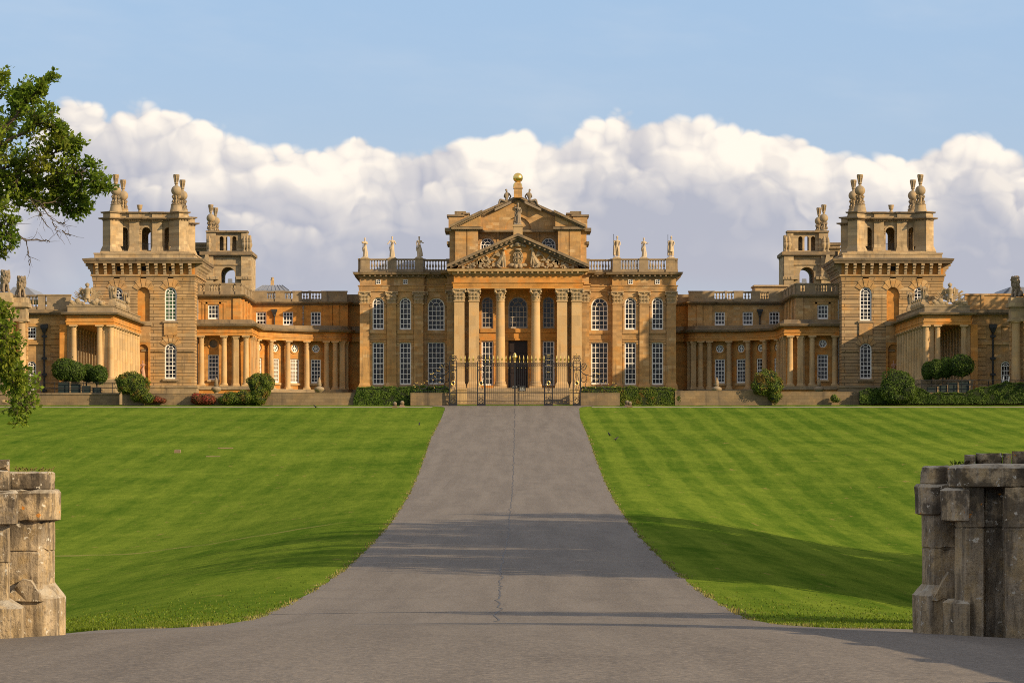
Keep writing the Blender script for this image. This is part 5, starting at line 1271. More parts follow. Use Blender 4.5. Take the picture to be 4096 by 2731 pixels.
statue('stone_statue', 'statue with bare sunlit chest and shaded skirt, between the bundle holder and the shadowed statue', X_(503, -1), YV+.3, ZS, 3.15, 'statue', [((-.17, -.05, .68), (-.235, -.09, .60)), ((.15, 0, .66), (.19, -.06, .60))], group=GS, cloak=False, sway=-.01)
statue('stone_statue', 'wholly shadowed robed statue raising one forearm, nearest the pediment on the sunlit-wing roof', X_(396, -1), YV+.3, ZS, 3.15, 'statue', [((-.11, 0, .65), (-.10, -.06, .54)), ((.15, -.02, .68), (.235, -.05, .68))], group=GS, lean=.01, sway=.05)
statue('stone_statue', 'helmeted bare-legged statue with thin spear and cloak, nearest the pediment on the shaded-wing roof', X_(396, 1), YV+.3, ZS, 3.15, 'statue', [((-.14, -.02, .68), (-.155, -.08, .79)), ((.16, .02, .66), (.155, -.05, .55))], robe=False, helmet=True, cloak=True, sash=False, spear=(-.155, -.08), stance=.06, lean=.02, group=GS)
statue('stone_statue', 'robed statue holding one arm out, without spear, between the two spear bearers', X_(504, 1), YV+.3, ZS, 2.95, 'statue', [((-.12, -.02, .66), (-.10, -.10, .70)), ((.13, -.02, .68), (.235, -.07, .72))], group=GS, sway=.02)
statue('stone_statue', 'armoured statue in short tunic with spear, at the balustrade end above the shaded wing', X_(613, 1), YV+.3, ZS, 3.1, 'statue', [((-.14, -.03, .70), (-.18, -.09, .72)), ((.16, 0, .66), (.13, -.08, .56))], robe=False, skirt=True, helmet=True, cloak=True, sash=False, spear=(-.16, -.09), group=GS, lean=.01)
statue('stone_statue', 'weathered grey warrior goddess statue with raised arm and helmet on the pediment apex', AX, YP-.15, 35.85, 3.05, 'statuegrey', [((-.17, -.03, .76), (-.15, -.07, .93)), ((.15, -.02, .66), (.17, -.06, .52))], helmet=True, cloak=True, base=.6, sway=.02, group='statues on the central roofline')
def captive(s, label):
    t = thing('captive_statue', label, 'statue', (AX+s*2.3, 489.4, 39.2), 'bound captive statues on the gable')
    p = {'pel': ((-s*.55, 0, .55), (.3, .26)), 'wa': ((-s*.62, -.02, .95), (.25, .2)), 'ch': ((-s*.66, -.05, 1.45), (.34, .24)), 'ne': ((-s*.62, -.08, 1.82), .12), 'hd': ((-s*.55, -.1, 2.1), .17), 'tp': ((-s*.53, -.08, 2.28), .1),
         'sa': ((-s*.98, .0, 1.62), .15), 'ea': ((-s*1.25, .2, 1.2), .12), 'ha': ((-s*.9, .4, .9), .09), 'sb': ((-s*.36, -.08, 1.62), .15), 'eb': ((-s*.22, .15, 1.2), .12), 'hb': ((-s*.55, .42, .92), .09),
         'h1': ((-s*.42, -.15, .48), .22), 'k1': ((s*.42, -.2, .78), .18), 'a1': ((s*.62, -.2, .05), .11), 't1': ((s*1.15, -.22, -.42), .08), 'h2': ((-s*.42, .12, .45), .2), 'k2': ((s*.35, .15, .45), .17), 'a2': ((s*.75, .15, -.1), .1), 't2': ((s*1.0, .12, -.3), .07)}
    e = [('pel','wa'),('wa','ch'),('ch','ne'),('ne','hd'),('hd','tp'),('ch','sa'),('sa','ea'),('ea','ha'),('ch','sb'),('sb','eb'),('eb','hb'),('pel','h1'),('h1','k1'),('k1','a1'),('a1','t1'),('pel','h2'),('h2','k2'),('k2','a2'),('a2','t2')]
    child('figure', skin('captive_body', 'statuegrey', p, e), t)
    b = MB(); b.prism([(-s*1.3, .55), (s*1.2, -.62), (s*1.2, -1.0), (-s*1.3, .15)], -.55, .6); b.build('base', 'statuegrey', t, world=False)
    hd = MB(); hd.ball((-s*.53, -.05, 2.2), .17, 8, 6); hd.build('hair', 'statuegrey', t, True, world=False)
captive(-1, 'seated bound captive statue on the gable slope, on the sunlit-wing side of the gilded ball')
captive(1, 'seated bound captive statue on the gable slope, on the shaded-wing side of the gilded ball')
for sg in (-1, 1):
    statue('niche_statue', 'pink stone robed statue in the sunlit orange tower niche' if sg < 0 else 'dim robed statue in the shaded tower niche', AX+sg*(U(1498.7, 474)+.02), 474-.85, 12.52, 2.5, 'pink', [((-.13, -.05, .67), (-.04, -.1, .66)), ((.15, -.02, .72), (.19, -.06, .76))], group='statues in the tower niches', base=.42)
# seated lions on the gate pillars
_lion = None
def lion(label, x, y, z, s, k):
    global _lion
    t = thing('lion_statue', label, 'statue', (x, y, z), 'seated stone lions on the gate pillars')
    p = {'rump': ((0, .55, .55), (.5, .48)), 'mid': ((0, .25, .95), (.48, .44)), 'chest': ((0, -.1, 1.45), (.5, .44)), 'neck': ((0, -.25, 1.95), .42), 'head': ((0, -.42, 2.3), .38), 'muz': ((0, -.78, 2.18), .23),
         'fl': ((-.28, -.35, 1.1), .2), 'fk': ((-.3, -.42, .6), .16), 'ff': ((-.3, -.5, .1), .15), 'ft': ((-.3, -.75, .08), .13), 'gl': ((.28, -.35, 1.1), .2), 'gk': ((.3, -.42, .6), .16), 'gf': ((.3, -.5, .1), .15), 'gt': ((.3, -.75, .08), .13),
         'hl': ((-.48, .35, .45), .33), 'hk': ((-.55, -.05, .35), .22), 'hf': ((-.52, -.2, .1), .15), 'jl': ((.48, .35, .45), .33), 'jk': ((.55, -.05, .35), .22), 'jf': ((.52, -.2, .1), .15), 'tl': ((0, 1.0, .3), .12), 'te': ((.4, 1.1, .12), .09)}
    e = [('rump','mid'),('mid','chest'),('chest','neck'),('neck','head'),('head','muz'),('chest','fl'),('fl','fk'),('fk','ff'),('ff','ft'),('chest','gl'),('gl','gk'),('gk','gf'),('gf','gt'),('rump','hl'),('hl','hk'),('hk','hf'),('rump','jl'),('jl','jk'),('jk','jf'),('rump','tl'),('tl','te')]
    if _lion is None:
        mn = MB(); rr = random.Random(4)
        for q in range(70):
            a_ = rr.uniform(0, 6.28); h = rr.uniform(1.35, 2.65); mn.ball((.46*math.cos(a_)*(1.1-.2*abs(h-2)), -.2+.40*math.sin(a_), h), rr.uniform(.12, .2), 6, 5, (1, 1, 1.5))
        fc = MB()
        for q in (-1, 1): fc.ball((q*.3, -.35, 2.68), .12, 6, 5); fc.ball((q*.14, -.76, 2.36), .06, 6, 4)
        fc.ball((0, -.98, 2.25), .09, 6, 5)
        _lion = (skin('lion_body', 'statuegrey', p, e), mn.mesh('lion_mane', 'statuegrey', True), fc.mesh('lion_face', 'statuegrey', True))
    for n_, me in zip(('body', 'mane', 'face'), _lion): child(n_, me, t)
    t.rotation_euler = (0, 0, s); t.scale = (k, k, k)
lion('smaller seated stone lion, upper body lit, on the gate pillar beside the big tree', AX-67.0, 437.4, 22.5, .5, 1.05); lion('larger seated stone lion behind the big tree, outermost of that pair', AX-68.9, 435.6, 23.05, .5, 1.1)
lion('dark seated stone lion in profile on the gate pillar next to the shaded court wall', AX+67.0, 437.4, 22.5, -1.0, 1.05); lion('dark seated stone lion at the frame edge, outermost beyond the shaded court wall', AX+68.9, 435.6, 23.05, -1.0, 1.1)
# trophies of arms on the colonnade roofs
def trophy_meshes():
    rr = random.Random(21); b = MB()
    b.tube([(0, 0, .9), (0, 0, 1.5)], .42, 10, .36); b.tube([(0, 0, 1.5), (0, -.02, 2.15)], .38, 10, .5); b.tube([(0, 0, 2.15), (0, 0, 2.4)], .45, 10, .2)
    b.ball((0, -.05, 2.72), .3, 10, 8, (.9, .95, 1.1)); b.tube([(-.3, -.1, 2.82), (.3, -.1, 2.82)], .1, 6)
    for s in (-1, 1): b.tube([(s*.45, 0, 2.2), (s*.6, -.05, 1.75), (s*.5, -.1, 1.45)], .17, 7, .12); b.tube([(s*.2, -.1, 1.0), (s*.22, -.15, .4)], .24, 7, .18)
    for s in (-1, 1):
        for k in range(9):
            a_ = .35+k*.11; L = rr.uniform(1.5, 2.3); x1, z1 = s*math.sin(a_)*L, .6+math.cos(a_)*L; b.tube([(s*.3, .1, .6), (x1, .1+.03*k, z1)], .05, 5)
            x0, z0 = s*math.sin(a_)*L*.62, .6+math.cos(a_)*L*.62; b.prism([(x0-.16, z0), (x0+.16, z0), (x1+.2, z1-.1), (x1-.08, z1+.06)], .05+.04*k, .2+.04*k)
        for k in range(8):
            x = s*(.5+k*.24); b.ball((x, -.25+rr.uniform(-.2, .2), rr.uniform(.2, .5)), rr.uniform(.2, .36), 8, 6, (1, .7, 1))
        b.tube([(s*.6, -.3, .2), (s*2.3, -.1, .55)], .2, 8, .14); b.tube([(s*1.0, .1, .3), (s*2.1, 0, 1.1)], .13, 7, .1)
        b.ball((s*1.3, -.35, .55), .36, 10, 8, (1, .4, 1.15))
    b.box(-2.4, 2.4, -.45, .5, 0, .16)
    c = MB()                                  # smaller heap: a bundle of cuirass, helmet and banners
    c.box(-.55, .55, -.5, .5, 0, .5); c.taper(0, 0, .5, .9, .45, .38); c.tube([(0, 0, .9), (0, 0, 1.9)], .42, 10, .5)
    for k in range(12): a_ = rr.uniform(0, 6.28); c.tube([(.35*math.cos(a_), .35*math.sin(a_), 1.0), (.6*math.cos(a_), .6*math.sin(a_), rr.uniform(2.1, 2.9))], .1, 5, .06); 
    c.ball((0, 0, 2.3), .35, 9, 7); c.ball((.3, -.3, 1.3), .3, 8, 6)
    d_ = MB(); d_.lathe([(.2, 0), (.34, .15), (.36, .5), (.22, .75), (.14, .85), (.22, 1.0), (.26, 1.15), (.1, 1.3)], 10)
    return b.mesh('trophy', 'carved', True), c.mesh('small_trophy', 'carved', True), d_.mesh('stone_shell', 'carved', True)
tro, tro2, shell = trophy_meshes()
for sg in (-1, 1):
    side = 'sunlit' if sg < 0 else 'shaded'
    tag(inst('trophy_group', tro, 58.6, 441.6, 21.72, None, sg), 'carved armour figure fanned with banners on the end of the %s colonnade roof' % side, 'sculpture', 'armour groups on the colonnade ends')
    for k, y in enumerate((443.2, 458.5)):
        tag(inst('trophy', tro2, 55.35, y, 21.7, None, sg), '%s upright carved trophy on the side parapet of the %s colonnade' % (('front', 'rear')[k], side), 'sculpture', 'small trophies on the colonnade roofs')
    for k in range(6):
        tag(inst('stone_shell', shell, 55.35, 445.6+k*2.1, 21.7, None, sg), '%s carved stone shell, counted from the front, on the %s colonnade roof' % (('first', 'second', 'third', 'fourth', 'fifth', 'sixth')[k], side), 'sculpture', 'stone shells along the %s colonnade roof' % side)
# urns standing in the court
_urn = MB(); _urn.lathe([(.62, 0), (.62, .25), (.38, .38), (.34, .5), (.5, .62), (.82, .85), (.9, 1.05), (.78, 1.28), (.42, 1.42), (.3, 1.5), (.42, 1.62), (.45, 1.75), (.3, 1.82), (.36, 2.0), (.3, 2.3), (.12, 2.75), (.03, 2.9)], 14)
_urn = _urn.mesh('flame_urn', 'grey', True)
for px, lab in ((865, 'flame topped stone urn before the white window beside the sunlit tower'), (1277, 'flame topped stone urn by the paired columns at the inner end of the sunlit wing'), (2867, 'flame topped stone urn by the paired columns at the inner end of the shaded wing'), (3276, 'flame topped stone urn beside the shaded tower')):
    Y = 468.0; o = inst('flame_urn', _urn, (px-2048)*Y/F-AX, Y, Z(1573, Y)-.35, None); o.scale = (.82, .82, .93); tag(o, lab, 'urn', 'flame urns in the court')
# ------------------------------------------------------------------ walls, hedges, gate in front of the court
def wx(px, Y): return (px-2048)*Y/F - AX
def lowwall(name, label, px0, px1, ptop, Y, th=.6, cop=False, m='lowwall', group='low stone walls along the court front', zb=7.4):
    b = MB(); x0, x1 = wx(px0, Y), wx(px1, Y); zt = Z(ptop, Y)
    t = thing(name, label, 'wall', (AX+(x0+x1)/2, Y, zb), group)
    b.box(x0, x1, Y, Y+th, zb, zt-(.22 if cop else .08)); b.build('wall_face', m, t)
    b = MB(); o = .1 if cop else .03; b.prism([(x0-o, zt-(.22 if cop else .08)), (x1+o, zt-(.22 if cop else .08)), (x1+o, zt-.03), (x1+o-.05, zt), (x0-o+.05, zt), (x0-o, zt-.03)], Y-o, Y+th+o); b.build('coping', 'cornice' if cop else m, t); return t
lowwall('terrace_wall', 'long low stone wall with dark coping under the clipped trees by the big tree', -60, 476, 1571, 434, cop=True)
lowwall('wall_pier', 'stone wall pier half covered by the round ivy mound beside the sunlit tower', 489, 575, 1560, 432.5, 1.2)
lowwall('garden_wall', 'low stone wall behind the red creeper, before the sunlit wing', 540, 1040, 1573, 434)
lowwall('garden_wall', 'dark stained low wall with no creeper, between the square ivy mound and the tall hedge', 1040, 1440, 1569, 433.6)
lowwall('gate_block', 'massive stone block beside the iron gate, with the bright green hedge behind it', 1642, 1798, 1571, 431.5, 1.3, group='stone blocks flanking the iron gate')
lowwall('gate_block', 'massive plain stone block beside the iron gate, joining the reddish creeper hedge', 2322, 2479, 1571, 431.5, 1.3, group='stone blocks flanking the iron gate')
lowwall('garden_wall', 'sunlit low stone wall between the reddish hedge and the bushy ivy mound', 2700, 3088, 1562, 433)
lowwall('garden_wall', 'low stone wall between the bushy ivy mound and the dark ivy dome', 3088, 3560, 1566, 434.5)
lowwall('garden_wall', 'low stone wall almost buried in dark ivy below the shaded clipped trees', 3560, 4150, 1569, 435)
lr = random.Random(5)
def leaves(n, sampler, size, m, name, parent, jit=.35, world=True):
    vs = []; fs = []
    for _ in range(n):
        q = sampler()
        if q is None: continue
        p, nr = q; nr = (Vector(nr)+Vector((lr.gauss(0, jit), lr.gauss(0, jit), lr.gauss(0, jit)))).normalized()
        a_ = nr.orthogonal().normalized(); a_ = Matrix.Rotation(lr.uniform(0, 6.28), 3, nr) @ a_; b_ = nr.cross(a_); s = size*lr.uniform(.6, 1.3); p = Vector(p)
        i = len(vs); vs += [p-a_*s, p-b_*s*.5+nr*s*.15, p+a_*s, p+b_*s*.5+nr*s*.15]; fs.append((i, i+1, i+2, i+3))
    g = MB(); g.v = [tuple(v) for v in vs]; g.f = fs
    return g.build(name, m, parent, world=world)
def blob_sampler(balls, rough=.20):
    """points on the outside of a union of ellipsoids [(c, (rx, ry, rz))]"""
    wts = [r[0]*r[2]+r[1]*r[2] for c, r in balls]; tot = sum(wts)
    def f():
        u = lr.random()*tot
        for (c, r), w__ in zip(balls, wts):
            u -= w__
            if u <= 0: break
        d = Vector((lr.gauss(0, 1), lr.gauss(0, 1), lr.gauss(0, 1))).normalized()
        k = 1+rough*mnoise.noise(Vector((c[0]+d.x*r[0]*1.2, c[1]+d.y*r[1]*1.2, c[2]+d.z*r[2]*1.2))*1.1)*1.6-abs(lr.gauss(0, .05))+(abs(lr.gauss(0, .10)) if lr.random() < .09 else 0)
        p = Vector((c[0]+d.x*r[0]*k, c[1]+d.y*r[1]*k, c[2]+d.z*r[2]*k))
        for (c2, r2) in balls:
            if c2 is c: continue
            if sum(((p[i]-c2[i])/r2[i])**2 for i in range(3)) < .72: return None
        return p, (d.x/r[0], d.y/r[1], d.z/r[2])
    return f
def core_mesh(balls, name, parent, k=.86):
    b = MB()
    for c, r in balls: b.ball(c, 1.0, 14, 10, tuple(q*k for q in r))
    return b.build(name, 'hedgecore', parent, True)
def bush(name, label, spec, Y, m, n, size, group=None, cat='bush', zb=7.9):
    """spec: [(px, py, rx px, rz px)] lobes"""
    balls = [((wx(px, Y), Y+dy, Z(py, Y)), (rx*Y/F, max(.5, min(rx, 34)*Y/F*.8), rz*Y/F)) for px, py, rx, rz, dy in [(s+(0,))[:5] if len(s) == 4 else s for s in spec]]
    cx = sum(b_[0][0] for b_ in balls)/len(balls)
    t = thing(name, label, cat, (AX+cx, Y, zb), group)
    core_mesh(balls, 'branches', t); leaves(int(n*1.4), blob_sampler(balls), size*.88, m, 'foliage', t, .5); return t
def hedge(name, label, prof_, pbot, Y, dep, m, n, size, group=None, cat='hedge', yo=0):
    """profile [(px, py top)]; a wall of leaves with rounded shoulders"""
    P_ = [(wx(px, Y), Z(py, Y)) for px, py in prof_]; z0 = Z(pbot, Y)-.3; x0, x1 = P_[0][0], P_[-1][0]
    def top(x):
        for p, q in zip(P_, P_[1:]):
            if p[0] <= x <= q[0]: return p[1]+(q[1]-p[1])*(x-p[0])/(q[0]-p[0]+1e-9)
        return P_[-1][1]
    t = thing(name, label, cat, (AX+(x0+x1)/2, Y, z0), group)
    b = MB(); k = 24
    for i in range(k):
        xa, xb = x0+(x1-x0)*i/k, x0+(x1-x0)*(i+1)/k; za, zb_ = top(xa)-.16, top(xb)-.16
        b.add([(xa, Y+.12, z0), (xb, Y+.12, z0), (xb, Y+dep-.12, z0), (xa, Y+dep-.12, z0), (xa, Y+.12, za), (xb, Y+.12, zb_), (xb, Y+dep-.12, zb_), (xa, Y+dep-.12, za)], [(0,1,5,4),(2,3,7,6),(4,5,6,7),(0,3,2,1)] + ([(3,0,4,7)] if i == 0 else []) + ([(1,2,6,5)] if i == k-1 else []))
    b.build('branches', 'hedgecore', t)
    def f():
        x = lr.uniform(x0, x1); zt = top(x); nn = .22*mnoise.noise(Vector((x*.9, 4, Y)))+.16*mnoise.noise(Vector((x*2.3, zt, 1)))
        if lr.random() < .68:
            z = lr.uniform(z0, zt); bl = .32*mnoise.noise(Vector((x*1.1, z*1.1, 7))); yf = Y+.05-bl*.5+abs(lr.gauss(0, .06)); sh = max(0, z-(zt-.35))
            return (x, yf+sh*.6, z+nn*(z-z0)/(zt-z0)), (lr.gauss(0, .3), -1, .25)
        return (x, lr.uniform(Y, Y+dep), zt+nn+lr.gauss(0, .05)), (0, -.3, 1)
    leaves(n, f, size, m, 'foliage', t, .5); return t
bush('ivy_mound', 'rounded dark green ivy mound spilling over the wall pier before the sunlit tower', [(528, 1530, 62, 44), (556, 1560, 40, 46), (500, 1535, 34, 38), (585, 1590, 30, 22)], 432.0, 'ivy', 5200, .13, 'ivy mounds on the garden walls')
bush('red_creeper', 'low crimson creeper clump on the wall beside the flame urn', [(790, 1594, 30, 24), (825, 1596, 34, 22), (845, 1602, 18, 14)], 433.2, 'redivy', 2600, .12)
bush('creeper', 'low mixed green and red creeper heap climbing to the square ivy mound', [(930, 1592, 44, 26), (980, 1588, 46, 28), (895, 1600, 24, 16), (1035, 1594, 36, 24)], 433.0, 'ivy', 4200, .12)
bush('ivy_mound', 'tall squarish ivy mound before the sunlit wing, above the creeper heap', [(1022, 1530, 34, 36), (1062, 1532, 34, 38), (1040, 1560, 40, 40), (1025, 1585, 30, 30)], 432.9, 'ivy', 4800, .13, 'ivy mounds on the garden walls')
bush('creeper', 'wisp of reddish creeper at the foot of the rounded ivy mound', [(622, 1598, 24, 14), (648, 1603, 18, 10)], 433.2, 'redivy', 900, .11)
hedge('hedge', 'clipped bright green hedge before the shadowed side of the palace front', [(1415, 1590), (1430, 1553), (1480, 1548), (1560, 1550), (1660, 1547), (1780, 1548), (1800, 1552)], 1618, 433.1, 1.6, 'hedge', 9000, .12, 'hedges beside the gate')
hedge('hedge', 'unruly green and reddish creeper hedge before the palace front on the shaded-wing side', [(2322, 1560), (2340, 1548), (2420, 1549), (2560, 1549), (2650, 1550), (2700, 1556), (2722, 1580)], 1616, 433.0, 1.6, 'ivy', 9000, .12, 'hedges beside the gate')
bush('ivy_mound', 'bushy yellowish ivy mound standing on the low wall before the shaded wing', [(3070, 1518, 50, 40), (3050, 1540, 44, 40), (3095, 1545, 36, 40), (3100, 1582, 26, 32)], 432.4, 'ivy', 4800, .13, 'ivy mounds on the garden walls')
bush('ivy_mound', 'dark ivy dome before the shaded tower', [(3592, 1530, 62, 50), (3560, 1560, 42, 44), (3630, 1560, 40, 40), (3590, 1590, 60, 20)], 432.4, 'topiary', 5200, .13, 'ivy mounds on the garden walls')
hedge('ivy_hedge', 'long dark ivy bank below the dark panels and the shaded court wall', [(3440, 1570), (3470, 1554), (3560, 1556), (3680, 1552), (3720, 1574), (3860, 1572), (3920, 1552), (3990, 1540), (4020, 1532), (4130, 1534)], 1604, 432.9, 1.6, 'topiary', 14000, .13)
for px, py in ((3335, 1592), (3520, 1600)): bush('creeper', 'small ivy tuft on the low wall before the shaded wing' if px < 3400 else 'small ivy tuft at the foot of the low wall by the dark ivy dome', [(px, py, 14, 16), (px+14, py+8, 12, 10)], 433.6, 'ivy', 350, .11)
# clipped clear-stem trees
def topiary(label, lobes, Y, trunks):
    balls = [((wx(px, Y), Y, Z(py, Y)), (rx*Y/F, rx*Y/F*.95, rz*Y/F)) for px, py, rx, rz in lobes]
    c = balls[0][0]; t = thing('clipped_tree', label, 'tree', (AX+wx(trunks[0], Y), Y, 8.2), 'clipped trees by the colonnades')
    core_mesh(balls, 'branches', t, .9); leaves(2600*len(lobes), blob_sampler(balls, .05), .12, 'topiary', 'crown', t, .45)
    b = MB()
    for q in trunks: b.tube([(wx(q, Y), Y, 8.2), (wx(q, Y)+.03, Y, c[2])], .1, 7)
    b.build('trunk', 'bark', t)
topiary('largest clipped tree with dense oblong crown, nearest the sunlit court wall', [(258, 1478, 52, 46), (298, 1486, 46, 42)], 436.5, (262,))
topiary('clipped tree with small round crown in the middle of the sunlit row', [(352, 1492, 34, 36)], 438.5, (345,))
topiary('clipped tree with round crown at the tower end of the sunlit row', [(395, 1498, 36, 38)], 437.0, (386,))
topiary('small dark clipped tree nearest the shaded tower', [(3712, 1484, 26, 38)], 438.8, (3725,))
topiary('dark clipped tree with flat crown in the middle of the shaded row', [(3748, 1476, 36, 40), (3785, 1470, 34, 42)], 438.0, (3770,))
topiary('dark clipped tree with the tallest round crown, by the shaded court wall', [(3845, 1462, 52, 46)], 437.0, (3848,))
# dark panels and rails along the terrace
def panels(label, spec, Y):
    t = thing('planter_screen', label, 'screen', (AX+wx(spec[0][0], Y), Y, 8.3), 'dark green screens under the clipped trees')
    for px0, px1, pt in spec:
        b = MB(); b.box(wx(px0, Y), wx(px1, Y), Y, Y+.8, 8.3, Z(pt, Y)); b.box(wx(px0, Y)-.03, wx(px1, Y)+.03, Y-.04, Y+.84, Z(pt, Y), Z(pt, Y)+.08); b.build('panel', 'screen', t)
    for px0, px1, pt in spec: b = MB(); b.box(wx(px1, Y), wx(px1, Y)+.2, Y-.1, Y+.2, 8.3, Z(pt, Y)+.15); b.build('post', 'lowwall', t)
panels('row of dark green panels under the sunlit clipped trees', [(233, 278, 1530), (284, 321, 1538), (328, 363, 1545), (370, 404, 1551)], 435.6)
panels('row of dark green panels under the shaded clipped trees', [(3710, 3748, 1550), (3752, 3788, 1542), (3790, 3830, 1533), (3836, 3876, 1526)], 435.8)
for pa, pb, lab in ((-40, 478, 'thin metal terrace railing above the coped wall near the big tree'), (3660, 4140, 'thin dark terrace railing above the ivy bank at the shaded court wall')):
    Y = 435.2; t = thing('terrace_railing', lab, 'railing', (AX+wx((pa+pb)/2, Y), Y, 8.3), 'terrace railings')
    for k, py in enumerate((1521 if pa > 1000 else 1530, 1541 if pa > 1000 else 1551)): b = MB(); b.tube([(wx(pa, Y), Y, Z(py, Y)), (wx(pb, Y), Y, Z(py, Y))], .05, 6); b.build('rail', 'iron', t)
    for k in range(9): px = pa+(pb-pa)*(k+.5)/9; b = MB(); b.tube([(wx(px, Y), Y, 8.3), (wx(px, Y), Y, Z(1521 if pa > 1000 else 1530, Y))], .05, 6); b.build('post', 'iron', t)
for k, (px, lab) in enumerate(((4014, 'first thin white pole leaning out of the ivy bank, nearer the arched window'), (4037, 'second thin white pole leaning out of the ivy bank, nearer the lion pillars'))):
    Y = 434.2; b = MB(); b.tube([(wx(px-8, Y), Y, 9.4), (wx(px, Y), Y, Z(1504, Y))], .07, 6); tag(b.build('white_pole', 'white'), lab, 'pole', 'leaning white poles')
# ------------------------------------------------------------------ wrought iron gate
YGt = 431.0; zt, zm, zb_ = Z(1453, YGt), Z(1465, YGt), Z(1614, YGt); gx = lambda px: wx(px, YGt)
spear_me = MB(); spear_me.lathe([(.04, 0), (.09, .1), (.04, .24), (.06, .34), (.12, .42), (.09, .7), (.015, 1.02)], 7); spear_me = spear_me.mesh('spearhead', 'gilt', True)
def bars(t, px0, px1, sp=8.02, spears=(), low=True):
    b = MB(); n = max(1, round((px1-px0)/sp))
    for i in range(n+1):
        x = gx(px0+(px1-px0)*i/n); b.box(x-.02, x+.02, YGt-.02, YGt+.02, zb_, zt)
        if i % 2: b.tube([(x, YGt, zt), (x, YGt, zt+.38)], .03, 5, .005)
        if i < n: x2 = x+gx(px0+(px1-px0)/n)-gx(px0); xm_ = (x+x2)/2; b.box(xm_-.012, xm_+.012, YGt-.02, YGt+.02, zb_, Z(1597, YGt)); b.tube([(xm_, YGt, Z(1597, YGt)), (xm_, YGt, Z(1594, YGt))], .04, 5, .0)
    for z, h in ((zt, .09), (zm, .06), (Z(1566, YGt), .06), (Z(1572, YGt), .05), (Z(1603, YGt), .05), (zb_, .09)): b.box(gx(px0), gx(px1), YGt-.04, YGt+.04, z-h/2, z+h/2)
    for i in range(n):
        xm_ = gx(px0+(px1-px0)*(i+.5)/n)
        b.tube([(xm_+.1*math.cos(a_*.785), YGt-.05, (zt+zm)/2+.12*math.sin(a_*.785)) for a_ in range(9)], .025, 4)
    b.build('bars', 'iron', t)
    for i in range(n+1):
        if i % 2 == 0:
            px = px0+(px1-px0)*i/n
            if spears and not any(s0 <= px <= s1 for s0, s1 in spears): continue
            inst('spearhead', spear_me, gx(px), YGt, zt+.05, t)
    gm = MB()
    for i in range(n):
        xm_ = gx(px0+(px1-px0)*(i+.5)/n); gm.ball((xm_, YGt-.06, Z(1569, YGt)), .06, 6, 5); 
        if i % 2: gm.ball((xm_, YGt-.06, Z(1607, YGt)), .07, 6, 4); gm.ball((gx(px0+(px1-px0)*i/n), YGt-.06, Z(1471, YGt)), .06, 6, 4)
    gm.build('gilt_studs', 'gilt', t)
def spiral(cx, cz, r, turns, a0, dirn=1, n=22):
    return [(cx+r*(1-.85*i/n)*math.cos(a0+dirn*turns*2*math.pi*i/n), YGt, cz+r*(1-.85*i/n)*math.sin(a0+dirn*turns*2*math.pi*i/n)) for i in range(n+1)]
gate = thing('iron_gate', 'black wrought iron double gate with gilded spearheads before the portico', 'gate', (AX, YGt, 7.9))
for px0, px1 in ((1942, 2057), (2062, 2176)): bars(gate, px0, px1)
for px in (1940, 2059.5, 2178): b = MB(); b.box(gx(px)-.09, gx(px)+.09, YGt-.09, YGt+.09, zb_-.3, zt+.1); b.build('post', 'iron', gate)
b = MB(); b.ball((gx(2059.5), YGt-.05, Z(1427, YGt)), .27, 10, 8, (.85, .5, 1.25)); b.lathe([(.1, 0), (.2, .12), (.14, .24), (.03, .36)], 8, (gx(2059.5), YGt-.05, Z(1421, YGt)))
for s in (-1, 1): b.tube([(gx(2059.5), YGt, Z(1432, YGt)), (gx(2059.5)+s*.28, YGt, Z(1429, YGt)), (gx(2059.5)+s*.36, YGt, Z(1423, YGt))], .05, 5, .02)
b.build('gilt_emblem', 'gilt', gate); b = MB(); b.tube([(gx(2059.5), YGt, zt), (gx(2059.5), YGt, Z(1434, YGt))], .05, 6); b.build('emblem_stem', 'iron', gate)
